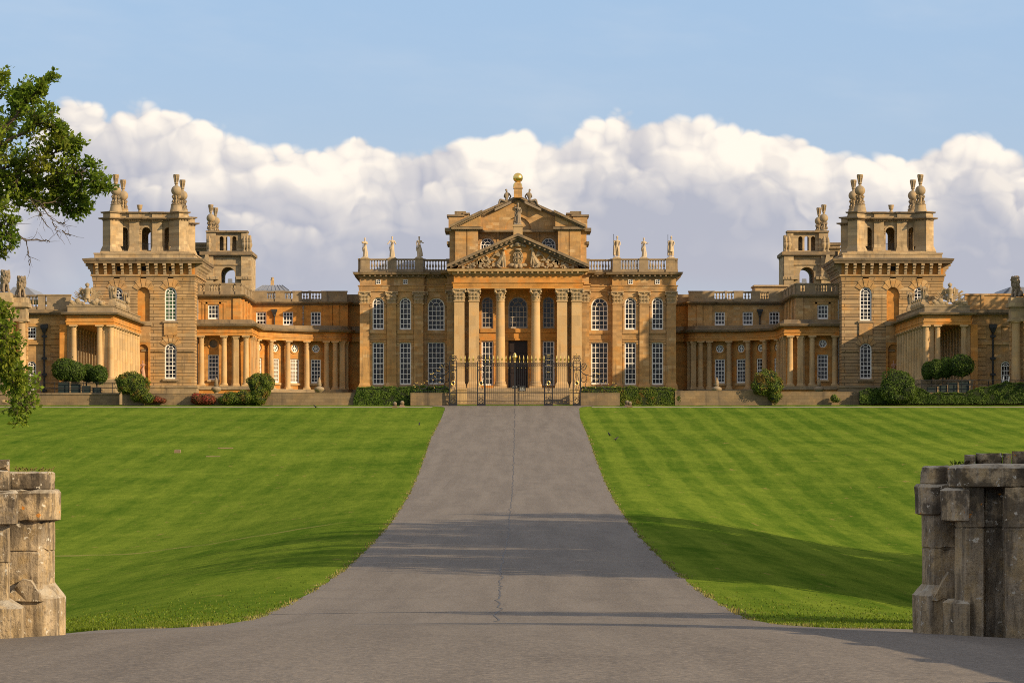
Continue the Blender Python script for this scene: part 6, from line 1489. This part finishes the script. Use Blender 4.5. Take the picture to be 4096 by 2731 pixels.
def openpier(px0, px1, label):
    t = thing('openwork_pier', label, 'gate pier', (AX+gx((px0+px1)/2), YGt, 7.9), 'scrolled iron piers of the gate')
    b = MB(); x0, x1 = gx(px0), gx(px1); xm_ = (x0+x1)/2; h = (x1-x0)/2
    for x in (x0, x1): b.box(x-.07, x+.07, YGt-.07, YGt+.07, 7.7, Z(1447, YGt))
    for py in (1453, 1572, 1614): b.box(x0, x1, YGt-.05, YGt+.05, Z(py, YGt)-.05, Z(py, YGt)+.05)
    b.tube([(xm_, YGt, Z(1572, YGt)), (xm_, YGt, Z(1414, YGt))], .035, 5)
    for s in (-1, 1):
        for cz, r, a0, dr in ((1438, .32, 0, 1), (1428, .22, 0, 1), (1472, .32, math.pi, 1), (1596, .3, math.pi, -1), (1607, .26, 0, 1)): b.tube(spiral(xm_+s*h*.52, Z(cz, YGt), r, 1.4, a0 if s > 0 else math.pi-a0, dr*s), .04, 5)
        b.tube([(xm_+s*h*.75, YGt, Z(1480, YGt)), (xm_+s*.12, YGt, Z(1500, YGt)), (xm_+s*.3, YGt, Z(1525, YGt)), (xm_+s*.34, YGt, Z(1540, YGt)), (xm_+s*.1, YGt, Z(1562, YGt))], .035, 5)
        b.tube([(xm_+s*h, YGt, Z(1447, YGt)), (xm_+s*h*.9, YGt, Z(1443, YGt)), (xm_, YGt, Z(1440, YGt))], .04, 5); b.tube([(xm_+s*h*.5, YGt, 7.7), (xm_+s*h*.5, YGt, Z(1572, YGt))], .03, 5)
    b.box(x0, x1, YGt-.1, YGt+.1, 7.7, 8.1); b.build('frame', 'iron', t)
    g = MB(); g.tube([(xm_+.2*math.cos(k*math.pi/8), YGt-.05, Z(1532, YGt)+.28*math.sin(k*math.pi/8)) for k in range(17)], .038, 6)
    for py in (1426, 1420, 1440, 1459, 1488): g.box(xm_-.16, xm_+.16, YGt-.07, YGt-.03, Z(py, YGt)-.025, Z(py, YGt)+.025)
    g.box(xm_-.28, xm_+.28, YGt-.07, YGt-.03, Z(1577, YGt)-.03, Z(1577, YGt)+.03); g.build('gilt_oval', 'giltpaint', t)
    g = MB(); g.ball((xm_, YGt-.02, Z(1532, YGt)), .17, 10, 8, (1, .2, 1.4)); g.build('boss', 'iron', t)
openpier(1798, 1827, 'scrolled iron pier between the plain stone block and the gate railing, sunlit-wing side'); openpier(1910, 1938, 'scrolled iron pier with gilt oval, hinging the gate on the sunlit-wing side')
openpier(2179, 2209, 'scrolled iron pier with gilt oval, hinging the gate on the shaded-wing side'); openpier(2293, 2321, 'scrolled iron pier between the gate railing and the stone block by the reddish hedge')
for px0, px1, sp_, lab in ((1828, 1909, ((1838, 1900),), 'fixed iron railing with four gilded spearheads beside the gate, sunlit-wing side'), (2211, 2291, ((2218, 2284),), 'fixed iron railing with four gilded spearheads beside the gate, shaded-wing side')):
    t = thing('gate_railing', lab, 'railing', (AX+gx((px0+px1)/2), YGt, 7.9), 'fixed railings beside the gate'); bars(t, px0, px1, spears=sp_)
for s, lab in ((-1, 'sweeping iron scrollwork with gilt leaves on the stone block, before the tall window in shadow'), (1, 'sweeping iron scrollwork with gilt leaves on the stone block by the reddish hedge')):
    c0 = 2060+s*262; t = thing('iron_scrollwork', lab, 'ironwork', (AX+gx(c0+s*70), YGt, 9.0), 'iron scrollwork beside the gate')
    b = MB(); q = lambda du, py: (gx(c0+s*du), YGt+.6, Z(py, YGt))
    C3 = lambda P_, n=5: [tuple(v) for v in [(Vector((x, YGt+.6, z))) for x, z in catmull([(p[0], p[2]) for p in P_], n)]]
    b.tube(C3([q(16, 1458), q(12, 1470), q(6, 1466), q(8, 1456), q(18, 1453), q(24, 1464), q(16, 1478), q(4, 1474), q(2, 1462), q(2, 1480), q(12, 1494), q(24, 1500)]), .055, 5)
    b.tube(C3([q(20, 1496), q(26, 1512), q(18, 1526), q(6, 1524), q(4, 1514), q(12, 1512)]), .05, 5); b.tube(C3([q(12, 1494), q(30, 1500), q(46, 1504), q(62, 1508), q(70, 1500)]), .05, 5)
    b.tube(C3([q(24, 1524), q(20, 1545), q(32, 1556), q(52, 1556), q(66, 1545), q(64, 1528), q(50, 1524), q(42, 1534), q(50, 1542)]), .05, 5); b.tube(C3([q(62, 1508), q(78, 1514), q(80, 1530), q(88, 1545), q(104, 1556), q(120, 1550), q(124, 1540)]), .05, 5)
    b.tube(C3([q(104, 1556), q(92, 1552), q(90, 1542), q(100, 1540)]), .045, 5); b.tube(C3([q(124, 1545), q(134, 1536), q(146, 1534)]), .045, 5); b.tube(C3([q(2, 1562), q(6, 1552), q(16, 1548), q(22, 1556)]), .045, 5)
    b.box(*sorted((gx(c0+s*2), gx(c0+s*150))), YGt+.56, YGt+.64, Z(1566, YGt), Z(1564, YGt)); b.box(*sorted((gx(c0), gx(c0+s*3))), YGt+.5, YGt+.7, Z(1572, YGt), Z(1453, YGt))
    for k in range(18): b.tube([q(4+k*8, 1572), q(4+k*8, 1561)], .025, 4)
    b.build('scrolls', 'iron', t)
    g = MB()
    for du, py in ((30, 1462), (38, 1470), (26, 1467), (42, 1484), (50, 1482), (64, 1492), (70, 1496), (76, 1496), (58, 1506), (36, 1512), (66, 1520), (38, 1528), (100, 1530), (112, 1536), (128, 1530), (134, 1533), (142, 1540), (138, 1548), (90, 1524), (60, 1550)):
        p = q(du, py); g.ball((p[0], p[1]-.05, p[2]), .06, 6, 5, (1, .5, 1)); g.tube([(p[0], p[1]-.05, p[2]), (p[0]+s*.12, p[1]-.05, p[2]+.1)], .04, 5, .01)
    g.build('gilt_leaves', 'giltpaint', t)
# notice board behind the gate
def text(txt, x, y, z, h, m, parent):
    cu = bpy.data.curves.new('lettering', 'FONT'); cu.body = txt; cu.size = h; cu.extrude = .005; cu.align_x = 'CENTER'
    o = bpy.data.objects.new('tmp', cu); COL.objects.link(o); dg = bpy.context.evaluated_depsgraph_get(); me = bpy.data.meshes.new_from_object(o.evaluated_get(dg)); bpy.data.objects.remove(o)
    me.materials.clear(); me.materials.append(M[m]); ob = child('lettering', me, parent); c = chain(parent); ob.location = (AX+x-c.x, y-c.y, z-c.z); ob.rotation_euler = (R(90), 0, 0); return ob
YN = 440.0; nx = lambda p: wx(p, YN)
t = thing('notice_board', 'black notice board with white lettering on a post, behind the gate', 'sign', (AX+nx(2087), YN, 8.2))
b = MB(); b.box(nx(2074), nx(2102), YN, YN+.06, Z(1564, YN), Z(1542, YN)); b.build('board', 'iron', t); b = MB(); b.box(nx(2073), nx(2073)+.1, YN+.0, YN+.1, 8.2, Z(1541, YN)); b.ball((nx(2073)+.05, YN+.05, Z(1541, YN)), .09, 7, 5); b.build('post', 'iron', t)
text('CARS', nx(2088), YN-.02, Z(1556, YN), .26, 'signwhite', t); text('- - - -', nx(2088), YN-.02, Z(1548, YN), .2, 'signwhite', t); text('TOURS', nx(2088), YN-.02, Z(1562.5, YN), .22, 'signwhite', t)
t = thing('notice_board', 'small dark notice board lettered in white, beside the black board behind the gate', 'sign', (AX+nx(2059), YN+.5, 8.2))
b = MB(); b.box(nx(2048), nx(2070), YN+.5, YN+.56, Z(1554, YN), Z(1542, YN)); b.build('board', 'iron', t); b = MB(); b.box(nx(2059)-.05, nx(2059)+.05, YN+.56, YN+.66, 8.2, Z(1545, YN)); b.build('post', 'iron', t); text('D  T', nx(2059), YN+.47, Z(1550.5, YN), .3, 'signwhite', t)
# ------------------------------------------------------------------ small things on the lawn
def yground(py, px=2048):
    y = 426.0
    while y > 62:
        x = (px-2048)*y/F
        if (HZ-py)*y/F >= G(x, y): return y
        y -= .25
    return y
_b = MB(); _b.box(-.34, .34, -.34, .34, -.1, .18); _b.box(-.27, .27, -.27, .27, .18, .28); _bl = _b.mesh('ball_base', 'lowwall'); _b = MB(); _b.ball((0, 0, .52), .29, 16, 10); _bs = _b.mesh('ball', 'lowwall', True)
for px, Y, lab in ((1579, 426.6, 'stone ball before the bright green hedge, farther from the gate of the two'), (1608.5, 428.9, 'stone ball on a square base before the bright green hedge, nearer the gate'), (2508, 429.4, 'half hidden stone ball behind its neighbour before the reddish hedge'), (2519, 427.6, 'stone ball on a square base standing clear before the reddish hedge')):
    t = thing('stone_ball', lab, 'stone ball', ((px-2048)*Y/F, Y, G(0, Y)), 'stone balls on the verge'); child('base', _bl, t); child('ball', _bs, t)
def crow_mesh():
    p = {'b': ((0, 0, .17), (.075, .07)), 'c': ((.1, 0, .22), .065), 'n': ((.15, 0, .29), .04), 'h': ((.19, 0, .33), .042), 'k': ((.27, 0, .325), .012), 't': ((-.13, 0, .13), (.04, .02)), 'e': ((-.26, 0, .08), (.03, .01)), 'l': ((0, .04, .08), .014), 'm': ((.01, .04, .0), .012), 'r': ((0, -.04, .08), .014), 's': ((.01, -.04, 0), .012)}
    return skin('bird_body', 'bird', p, [('b','c'),('c','n'),('n','h'),('h','k'),('b','t'),('t','e'),('b','l'),('l','m'),('b','r'),('r','s')])
_crow = crow_mesh()
for px, py, rz, lab in ((1677, 1703, 1.4, 'black crow on the grass close to the sunlit-wing side of the drive'), (2438, 1744, 2.2, 'black crow standing upright, the farther of two beyond the drive edge'), (2463, 1763, .4, 'black crow stooping, the nearer of two beyond the drive edge'), (1262, 1622, 2.6, 'black crow at the foot of the dark stained wall')):
    Y = yground(py, px); x = (px-2048)*Y/F; o = bpy.data.objects.new('crow', _crow); COL.objects.link(o); o.location = (x, Y, G(x, Y)); o.rotation_euler = (0, 0, rz); o.scale = (1.25,)*3; tag(o, lab, 'bird', 'crows on the lawn')
for px0, px1, py, h, lab in ((696, 722, 1811, .32, 'small upright block of stone casting a shadow on the lawn'), (870, 932, 1793, .1, 'flat stone slab with dark rim sunk in the lawn, farther of two'), (822, 880, 1826, .08, 'flat pale stone slab sunk in the lawn, nearer of two')):
    Y = yground(py, px0); x0, x1 = (px0-2048)*Y/F, (px1-2048)*Y/F; z = G(x0, Y); b = MB()
    b.add([(x0, Y, z-.1), (x1, Y, z-.1), (x1, Y+.6, z-.1), (x0, Y+.6, z-.1), (x0+.04, Y+.03, z+h), (x1-.05, Y+.02, z+h*.9), (x1-.03, Y+.55, z+h), (x0+.05, Y+.57, z+h*1.05)], [(0,1,5,4),(1,2,6,5),(2,3,7,6),(3,0,4,7),(4,5,6,7)]); tag(b.build('lawn_stone', 'cornice', None, world=False), lab, 'stone', 'stones in the lawn')
# ------------------------------------------------------------------ bridge end piers and parapets
def pier_thing(label, name='bridge_pier'): return thing(name, label, 'stone pier', (0, 41, -2.4), 'stone piers at the end of the bridge')
def weathered(b, nm, t, amp=.014, m='pier'):
    """cut the faces up finely and wear them: chipped edges, hollows, uneven courses"""
    c = chain(t); b.v = [(x-c.x, y-c.y, z-c.z) for x, y, z in b.v]; o = b.build(nm, m, t, world=False); me = o.data
    bm = bmesh.new(); bm.from_mesh(me); bmesh.ops.remove_doubles(bm, verts=bm.verts, dist=.0005)
    for _ in range(2): bmesh.ops.subdivide_edges(bm, edges=[e_ for e_ in bm.edges if e_.calc_length() > .09], cuts=1, use_grid_fill=True)
    bmesh.ops.triangulate(bm, faces=[f for f in bm.faces if len(f.verts) > 4]); bm.normal_update()
    for v in bm.verts:
        p = v.co+Vector((t.location.x, 0, 0)); n = mnoise.noise(p*3.1)*.9+mnoise.noise(p*9.0)*.55+mnoise.noise(p*23)*.35; chip = max(0, mnoise.noise(p*6.5+Vector((9, 2, 5)))-.32)*3.2
        sharp = 1-min(1, max((a_.normal.dot(b_.normal) for a_ in v.link_faces[:1] for b_ in v.link_faces), default=1)); sharp = 1-min(a_.normal.dot(v.normal) for a_ in v.link_faces) if v.link_faces else 0
        v.co += v.normal*(n*amp-chip*amp*(1+6*min(1, sharp*3)))
    bm.to_mesh(me); bm.free(); me.update(); return o
WXY = lambda px, Y: ((px-2048)*Y/F, Y)
def plan(pts): return [WXY(*p) for p in pts]
def run(path, prof, inner=-.3): 
    b = MB(); b.sweep(path, prof+[(inner, prof[-1][1]), (inner, prof[0][1])]); return b
zz = lambda py, Y: Z(py, Y)
def shaft_prof(Y, top, bot, mid, foot=None, splay=None, fo=.14):
    P = [(fo, -2.9), (fo, zz(foot, Y)), (fo*.55, zz((foot*1.3+splay)/2.3, Y)), (0, zz(splay, Y))] if foot else [(0, -2.9)]
    zm_ = zz(mid, Y); return P+[(0, zm_-.012), (-.016, zm_-.008), (-.016, zm_+.008), (.004, zm_+.012), (.004, zz(top, Y))]
# the pier on the big-tree side: solid shaft with a turned inner corner, deep capital, cap course
t = pier_thing('weathered bridge pier with square cap and splayed foot, on the big-tree side')
pa = plan([(-60, 41.5), (152, 41.5), (186, 41.56), (219, 41.95), (216, 42.5)])
weathered(run(pa, shaft_prof(41.5, 2083, 2560, 2205, 2392, 2336)), 'shaft', t)
weathered(run(plan([(60, 41.5), (156, 41.5), (186, 41.56), (219, 41.95), (216, 42.5)]), [(.02, zz(2085, 41.5)), (.075, zz(2079, 41.5)), (.085, zz(1972, 41.5)), (.06, zz(1960, 41.5)), (.0, zz(1957, 41.5))]), 'capital', t)
b = run(plan([(-60, 41.5), (156, 41.5), (186, 41.56), (217, 41.95), (214, 42.5)]), [(-.005, zz(1960, 41.5)), (.012, zz(1952, 41.5)), (.008, zz(1892, 41.5)), (-.02, zz(1887, 41.5))]); b.prismz(plan([(-60, 41.7), (180, 41.7), (200, 42.0), (205, 42.6), (-60, 42.6)]), zz(1960, 41.5), zz(1890, 41.5)); weathered(b, 'cap_stone', t)
b = MB(); q = lambda px, py, Y=41.3: ((px-2048)*Y/F, Z(py, Y)); b.prism([q(40, 2404), q(172, 2404), q(155, 2372), q(122, 2322), q(88, 2314), q(62, 2336), q(40, 2372)], 41.3, 41.7); weathered(b, 'splay', t)
t = pier_thing('weathered stone bridge pier cut by the frame, outermost on the big-tree side')
pb = plan([(-260, 40.4), (30, 40.4), (38, 40.7), (36, 41.4)])
weathered(run(pb, shaft_prof(40.4, 2098, 2560, 2252, 2432, 2400, .18)), 'shaft', t); weathered(run(pb, [(.02, zz(2100, 40.4)), (.10, zz(2094, 40.4)), (.11, zz(1972, 40.4)), (.08, zz(1962, 40.4)), (0, zz(1960, 40.4))]), 'capital', t)
b = run(pb, [(0, zz(1962, 40.4)), (.012, zz(1954, 40.4)), (.01, zz(1886, 40.4)), (-.02, zz(1880, 40.4))]); b.prismz(plan([(-260, 40.6), (20, 40.6), (26, 41.4), (-260, 41.4)]), zz(1962, 40.4), zz(1882, 40.4)); weathered(b, 'cap_stone', t); b = MB(); b.prismz(plan([(-260, 40.75), (36, 40.75), (40, 41.5), (-260, 41.5)]), zz(1884, 40.6), zz(1838, 40.6)); weathered(b, 'upper_stone', t)
t = pier_thing('dark lichened stone bridge pier with blocky capital, on the shaded-wing side')
pc = plan([(3692, 42.4), (3688, 41.9), (3722, 41.55), (3738, 41.5), (3830, 41.5)])
weathered(run(pc, shaft_prof(41.5, 2056, 2560, 2192, 2382, 2338, .12)), 'shaft', t); weathered(run(plan([(3692, 42.4), (3688, 41.9), (3722, 41.55), (3738, 41.5), (3826, 41.5)]), [(.02, zz(2060, 41.5)), (.085, zz(2054, 41.5)), (.095, zz(1948, 41.5)), (.07, zz(1938, 41.5)), (0, zz(1935, 41.5))]), 'capital', t)
b = run(pc, [(0, zz(1938, 41.5)), (.015, zz(1930, 41.5)), (.012, zz(1870, 41.5)), (-.02, zz(1864, 41.5))]); b.prismz(plan([(3706, 42.4), (3704, 41.9), (3740, 41.65), (3832, 41.65), (3832, 42.4)]), zz(1938, 41.5), zz(1866, 41.5)); weathered(b, 'cap_stone', t)
b = MB(); b.prism([q(3730, 2400), q(3822, 2400), q(3820, 2300), q(3797, 2288), q(3772, 2328), q(3752, 2368)], 41.33, 41.7); weathered(b, 'splay', t)
t = pier_thing('stone bridge parapet with flat pilasters and recessed dark panel beside the lichened pier', 'bridge_parapet')
weathered(run(plan([(3818, 41.6), (3820, 41.0), (3858, 40.75), (3866, 40.7), (3934, 40.7), (3940, 40.95), (4016, 40.95), (4020, 40.55), (4102, 40.5), (4108, 40.8), (4300, 40.8)]), shaft_prof(40.7, 1948, 2560, 2110)), 'wall_face', t)
weathered(run(plan([(3792, 41.45), (3796, 41.05), (3850, 40.85), (3858, 41.3)]), [(.03, zz(2086, 41.0)), (.09, zz(2080, 41.0)), (.10, zz(1962, 41.0)), (.04, zz(1952, 41.0))], -.15), 'capital', t); weathered(run(plan([(3802, 41.5), (3804, 41.1), (3856, 40.85), (3862, 41.2)]), [(.10, -2.9), (.10, zz(2410, 41)), (.03, zz(2396, 41))], -.15), 'foot', t)
b = run(plan([(3820, 41.7), (3824, 41.05), (3862, 40.8), (3870, 40.72), (4300, 40.6)]), [(.0, zz(1950, 40.7)), (.085, zz(1944, 40.7)), (.10, zz(1872, 40.7)), (.06, zz(1862, 40.7)), (-.1, zz(1856, 40.7))]); b.prismz(plan([(3850, 42.2), (3850, 41.1), (3880, 40.9), (4300, 40.8), (4300, 42.2)]), zz(1948, 40.7), zz(1857, 40.7)); weathered(b, 'cornice', t)
b = MB(); 
for p0, p1, top in ((3858, 3902, 1818), (3904, 4008, 1812), (4010, 4046, 1814), (4048, 4300, 1804)): b.prismz(plan([(p0, 41.2), (p1, 41.15), (p1, 42.0), (p0, 42.0)]), zz(1866, 41.2), zz(top, 41.2))
for o_ in [b]: c_ = len(b.f); weathered(b, 'coping', t)
for s in (-1, 1):      # parapets running back along the bridge on both sides of the camera
    t = thing('bridge_parapet', 'low bridge parapet beside the road out of frame on the %s side' % ('big-tree' if s < 0 else 'shaded-wing'), 'parapet', (s*7.0, 22, -1.6), 'bridge parapets')
    b = MB()
    for k in range(9): y = 2+k*4.0; b.box(*sorted((s*6.62-s*7, s*7.2-s*7)), y-22, y+.8-22, -1.0, 1.55)
    b.box(*sorted((s*6.75-s*7, s*7.1-s*7)), 0-22, 39.2-22, -1.0, 1.2); b.box(*sorted((s*6.6-s*7, s*7.25-s*7)), 0-22, 39.2-22, 1.2, 1.42); b.build('parapet_wall', 'pier', t, world=False)
# tufts growing on the caps
def tufts(label, pts, m):
    vs = []; fs = []
    for px, py, Y, n, h in pts:
        for _ in range(n):
            x = (px-2048)*Y/F+lr.gauss(0, .06); y = Y+.3+lr.gauss(0, .1); z = Z(py, Y); hh = h*lr.uniform(.5, 1.2); i = len(vs); dx_ = lr.gauss(0, .03); vs += [(x-.005, y, z-.03), (x+.005, y, z-.03), (x+dx_, y, z+hh)]; fs.append((i, i+1, i+2))
            for q in range(3): t_ = lr.uniform(.4, 1); i = len(vs); vs += [(x+dx_*t_, y, z+hh*t_), (x+dx_*t_+.02, y, z+hh*t_+.012), (x+dx_*t_+.012, y, z+hh*t_-.008)]; fs.append((i, i+1, i+2))
    g = MB(); g.v = vs; g.f = fs; o = g.build('weed_tuft', m, None, world=False); tag(o, label, 'weeds', 'weeds on the bridge piers')
for p_, m_, l_ in (((60, 1886, 41.6, 16, .06), 'dry', 'sparse dry weeds on the cap stone nearest the cut-off outer pier'), ((100, 1888, 41.6, 22, .06), 'dry', 'sparse dry weeds in the middle of the cap stone, big-tree side pier'), ((165, 1888, 41.5, 26, .06), 'dry', 'tallest dry weeds at the inner end of the cap stone, big-tree side pier'), ((3842, 1862, 41.5, 24, .06), 'topiary', 'sparse dark weeds on the cap of the lichened pier')): tufts(l_, [p_], m_)
# ------------------------------------------------------------------ trees
tr = random.Random(17); YT0 = 60.0
def T_(px, py, dy=0):
    if px > -40: px = -40+(px+40)*.88
    return Vector(((px-2048)*YT0/F, YT0+dy, Z(py, YT0)))
tree = thing('oak_tree', 'broadleaved tree reaching in from the frame edge with sparse bare hanging twigs', 'tree', (-12.6, 61, -3.4))
wood = MB(); lv = []; lf = []
def leafat(p, d, size):
    n = Vector((tr.gauss(0, 1), tr.gauss(-.3, .8), tr.gauss(.5, .8))).normalized(); a_ = (d+Vector((tr.gauss(0, .7), tr.gauss(0, .7), tr.gauss(0, .7)))).normalized(); b_ = a_.cross(n)
    if b_.length < .05: return
    b_.normalize(); n = b_.cross(a_); s = size*tr.uniform(.65, 1.25); i = len(lv)
    lv.extend([p, p+a_*s*.5+b_*s*.34+n*s*.1, p+a_*s*1.05, p+a_*s*.5-b_*s*.34+n*s*.1]); lf.append((i, i+1, i+2, i+3))
def twig(p, d, L, r, leafy, depth):
    pts = [p]; q = Vector(p); dd = Vector(d).normalized(); n = 5
    for k in range(n):
        dd = (dd+Vector((tr.gauss(0, .18), tr.gauss(0, .18), tr.gauss(.02, .18)))).normalized(); q = q+dd*L/n; pts.append(Vector(q))
        if depth > 0 and k >= 1:
            for _ in range(2): side = (dd+Vector((tr.gauss(0, .8), tr.gauss(0, .8), tr.gauss(.1, .6)))).normalized(); twig(q, side, L*tr.uniform(.35, .6), r*.55, leafy, depth-1)
        if leafy and depth <= 1:
            for _ in range(int(leafy*3+tr.random())): leafat(q+Vector((tr.gauss(0, .03), tr.gauss(0, .05), tr.gauss(0, .03))), dd, .076)
    wood.tube(pts, r, 4, r*.4)
    if leafy and depth == 0:
        for _ in range(2): leafat(q, dd, .09)
LIMBS = [([(-330,820),(-90,570),(60,480),(135,400),(190,352)], 1), ([(-330,640),(-120,470),(-30,430),(5,372)], .8), ([(-330,900),(-60,640),(60,585),(160,540),(235,500),(285,530)], 1),
         ([(-330,960),(-70,700),(60,655),(170,640),(260,600),(310,590)], 1), ([(-330,1000),(-70,720),(90,690),(200,680),(300,690),(370,690),(418,720)], 1), ([(-330,1010),(-60,790),(60,775),(150,790),(230,775),(300,790),(330,800)], 1),
         ([(-330,1060),(-90,850),(0,850),(40,900),(65,940)], .6), ([(-330,1000),(-70,620),(0,500),(60,420),(90,390)], 1), ([(-330,1080),(-100,900),(-50,940),(-25,980)], .8),
         ([(-330,980),(-90,740),(20,740),(100,745),(180,730),(250,720)], 1),
         ([(-330,1180),(-150,1150),(-50,1200),(10,1250),(45,1310),(80,1390)], .9), ([(-330,1200),(-130,1220),(-40,1280),(10,1370),(40,1440),(60,1500)], .9), ([(-330,1220),(-140,1300),(-40,1380),(15,1430),(70,1490),(95,1530)], .8), ([(20,1430),(50,1500),(62,1560),(58,1600),(66,1630)], .3)]
BARE = [[(140,790),(200,815),(235,850),(270,890),(285,920),(300,955)], [(200,815),(250,800),(300,815),(350,825),(380,830)], [(40,860),(80,930),(110,960),(118,1010),(122,1055)], [(75,950),(140,955),(180,950),(205,958)], [(150,800),(190,850),(215,890),(240,915)], [(80,935),(90,960),(84,990)], [(270,890),(300,900),(322,905)], [(285,920),(310,935),(325,940)]]
def limb(P_, dens, r0):
    y0 = tr.uniform(-1.2, 1.2); pts = [T_(px, py, y0*min(1, i/2)) for i, (px, py) in enumerate(P_)]; fine = []
    for i in range(len(pts)-1):
        for k in range(6): t = k/6; fine.append(pts[i].lerp(pts[i+1], t)+Vector((tr.gauss(0, .012), tr.gauss(0, .02), tr.gauss(0, .012))))
    fine.append(pts[-1]); wood.tube(fine, r0, 6, .008); return fine
for P_, dens in LIMBS:
    fine = limb(P_, dens, .05 if dens > .5 else .02); n = len(fine)
    for i in range(5, n):
        t = i/n; d = (fine[i]-fine[i-1]).normalized()
        for _ in range(1 if (t < .7 or i % 2) else 2):
            side = (d*.6+Vector((tr.gauss(0, .5), tr.gauss(0, .7), tr.gauss(.12, .55)))).normalized()
            if fine[i].x > -11.5: twig(fine[i], side, tr.uniform(.22, .40)*(1.15-.5*t), .010, .32*dens, 1)
    twig(fine[-1], (fine[-1]-fine[-2]), .3, .008, 1.3*dens, 1)
for P_ in BARE:
    fine = limb(P_, 0, .012)
    for i in range(3, len(fine), 2): d = (fine[i]-fine[i-1]).normalized(); twig(fine[i], (d+Vector((tr.gauss(.2, .4), tr.gauss(0, .4), tr.gauss(-.1, .4)))).normalized(), tr.uniform(.15, .35), .005, 0, 0)
c = chain(tree); g = MB(); g.v = [tuple(p-c) for p in lv]; g.f = lf; g.build('foliage', 'leaf', tree, world=False)
wood.v = [tuple(Vector(p)-c) for p in wood.v]; wood.build('branches', 'bark', tree, True, world=False)
b = MB(); b.tube([(0, 0, -.3), (.05, 0, 2.2), (.15, 0, 4.5), (.1, 0, 6.5), (.3, 0, 9.5), (.2, 0, 12)], .42, 12, .16); b.build('trunk', 'bark', tree, True, world=False)
# park trees beyond the frame, shading the drive; court and bridge ones added to cast shade
def parktree_meshes(seed):
    rr = random.Random(seed); b = MB(); b.tube([(0, 0, -.5), (.1, 0, .16), (0, .1, .5), (0, 0, .8)], .028, 9, .012)
    cl = []
    for k in range(46):
        d = Vector((rr.gauss(0, 1), rr.gauss(0, 1), rr.gauss(0, 1))).normalized()*(rr.random()**.4); p = Vector((d.x*.26, d.y*.26, .60+d.z*.36)); cl.append(p)
        b.tube([(0, 0, .15+.4*rr.random()), p*.6+Vector((0, 0, .2)), p], .008, 5, .003)
    vs = []; fs = []
    for p in cl:
        for _ in range(120):
            q = p+Vector((rr.gauss(0, .05), rr.gauss(0, .05), rr.gauss(0, .045))); n = Vector((rr.gauss(0, 1), rr.gauss(0, 1), rr.gauss(.4, 1))).normalized(); a_ = n.orthogonal().normalized(); c_ = n.cross(a_); s = rr.uniform(.011, .022); i = len(vs)
            vs += [tuple(q-a_*s), tuple(q-c_*s*.6), tuple(q+a_*s), tuple(q+c_*s*.6)]; fs.append((i, i+1, i+2, i+3))
    g = MB(); g.v = vs; g.f = fs; return b.mesh('park_trunk', 'bark'), g.mesh('park_crown', 'farleaf')
PT = [parktree_meshes(1), parktree_meshes(2)]
def parktree(x, y, h, k, lab, w_=1.0):
    t = thing('park_tree', lab, 'tree', (x, y, G(x, y)-.3), 'park trees outside the frame', k*1.3); t.scale = (h*w_, h*w_, h)
    child('trunk', PT[k % 2][0], t); child('crown', PT[k % 2][1], t)
for k, (x, y, h, w_) in enumerate(((33, 104, 24, 1.0), (31, 120, 25, 1.0), (36, 136, 27, 1.1), (40, 152, 28, 1.1), (31, 112, 24, 1.0), (35, 128, 27, 1.05), (38, 144, 26, 1.0), (42, 160, 28, 1.05), (47, 172, 27, 1.0), (50, 150, 24, 1.0), (46, 112, 26, 1.1), (50, 128, 27, 1.1), (56, 142, 28, 1.1), (44, 98, 25, 1.0))):
    parktree(x, y, h, k, 'tall park tree out of frame beside the drive on the shaded-wing side', w_)
for k, (x, y, h, w_) in enumerate(((84, 446, 27, 1.1), (94, 440, 30, 1.1), (86, 462, 27, 1.1), (102, 452, 33, 1.15), (96, 470, 30, 1.1), (112, 462, 36, 1.2), (84, 430, 25, 1.1))):
    parktree(x, y, h, k, 'tall tree added out of frame to shade the court, beyond the shaded court wall', w_)  # invented trees, added to throw shade on the court and tower
parktree(18.5, 72, 11, 1, 'small tree added out of frame to shade the drive at the bridge end', .9)  # added unseen tree, sized to lay a shadow streak over the drive
parktree(12.6, 36.6, 8.3, 0, 'tree added out of frame to shade the pier, behind the bridge parapet', 1.35)  # added unseen shade caster for the pier
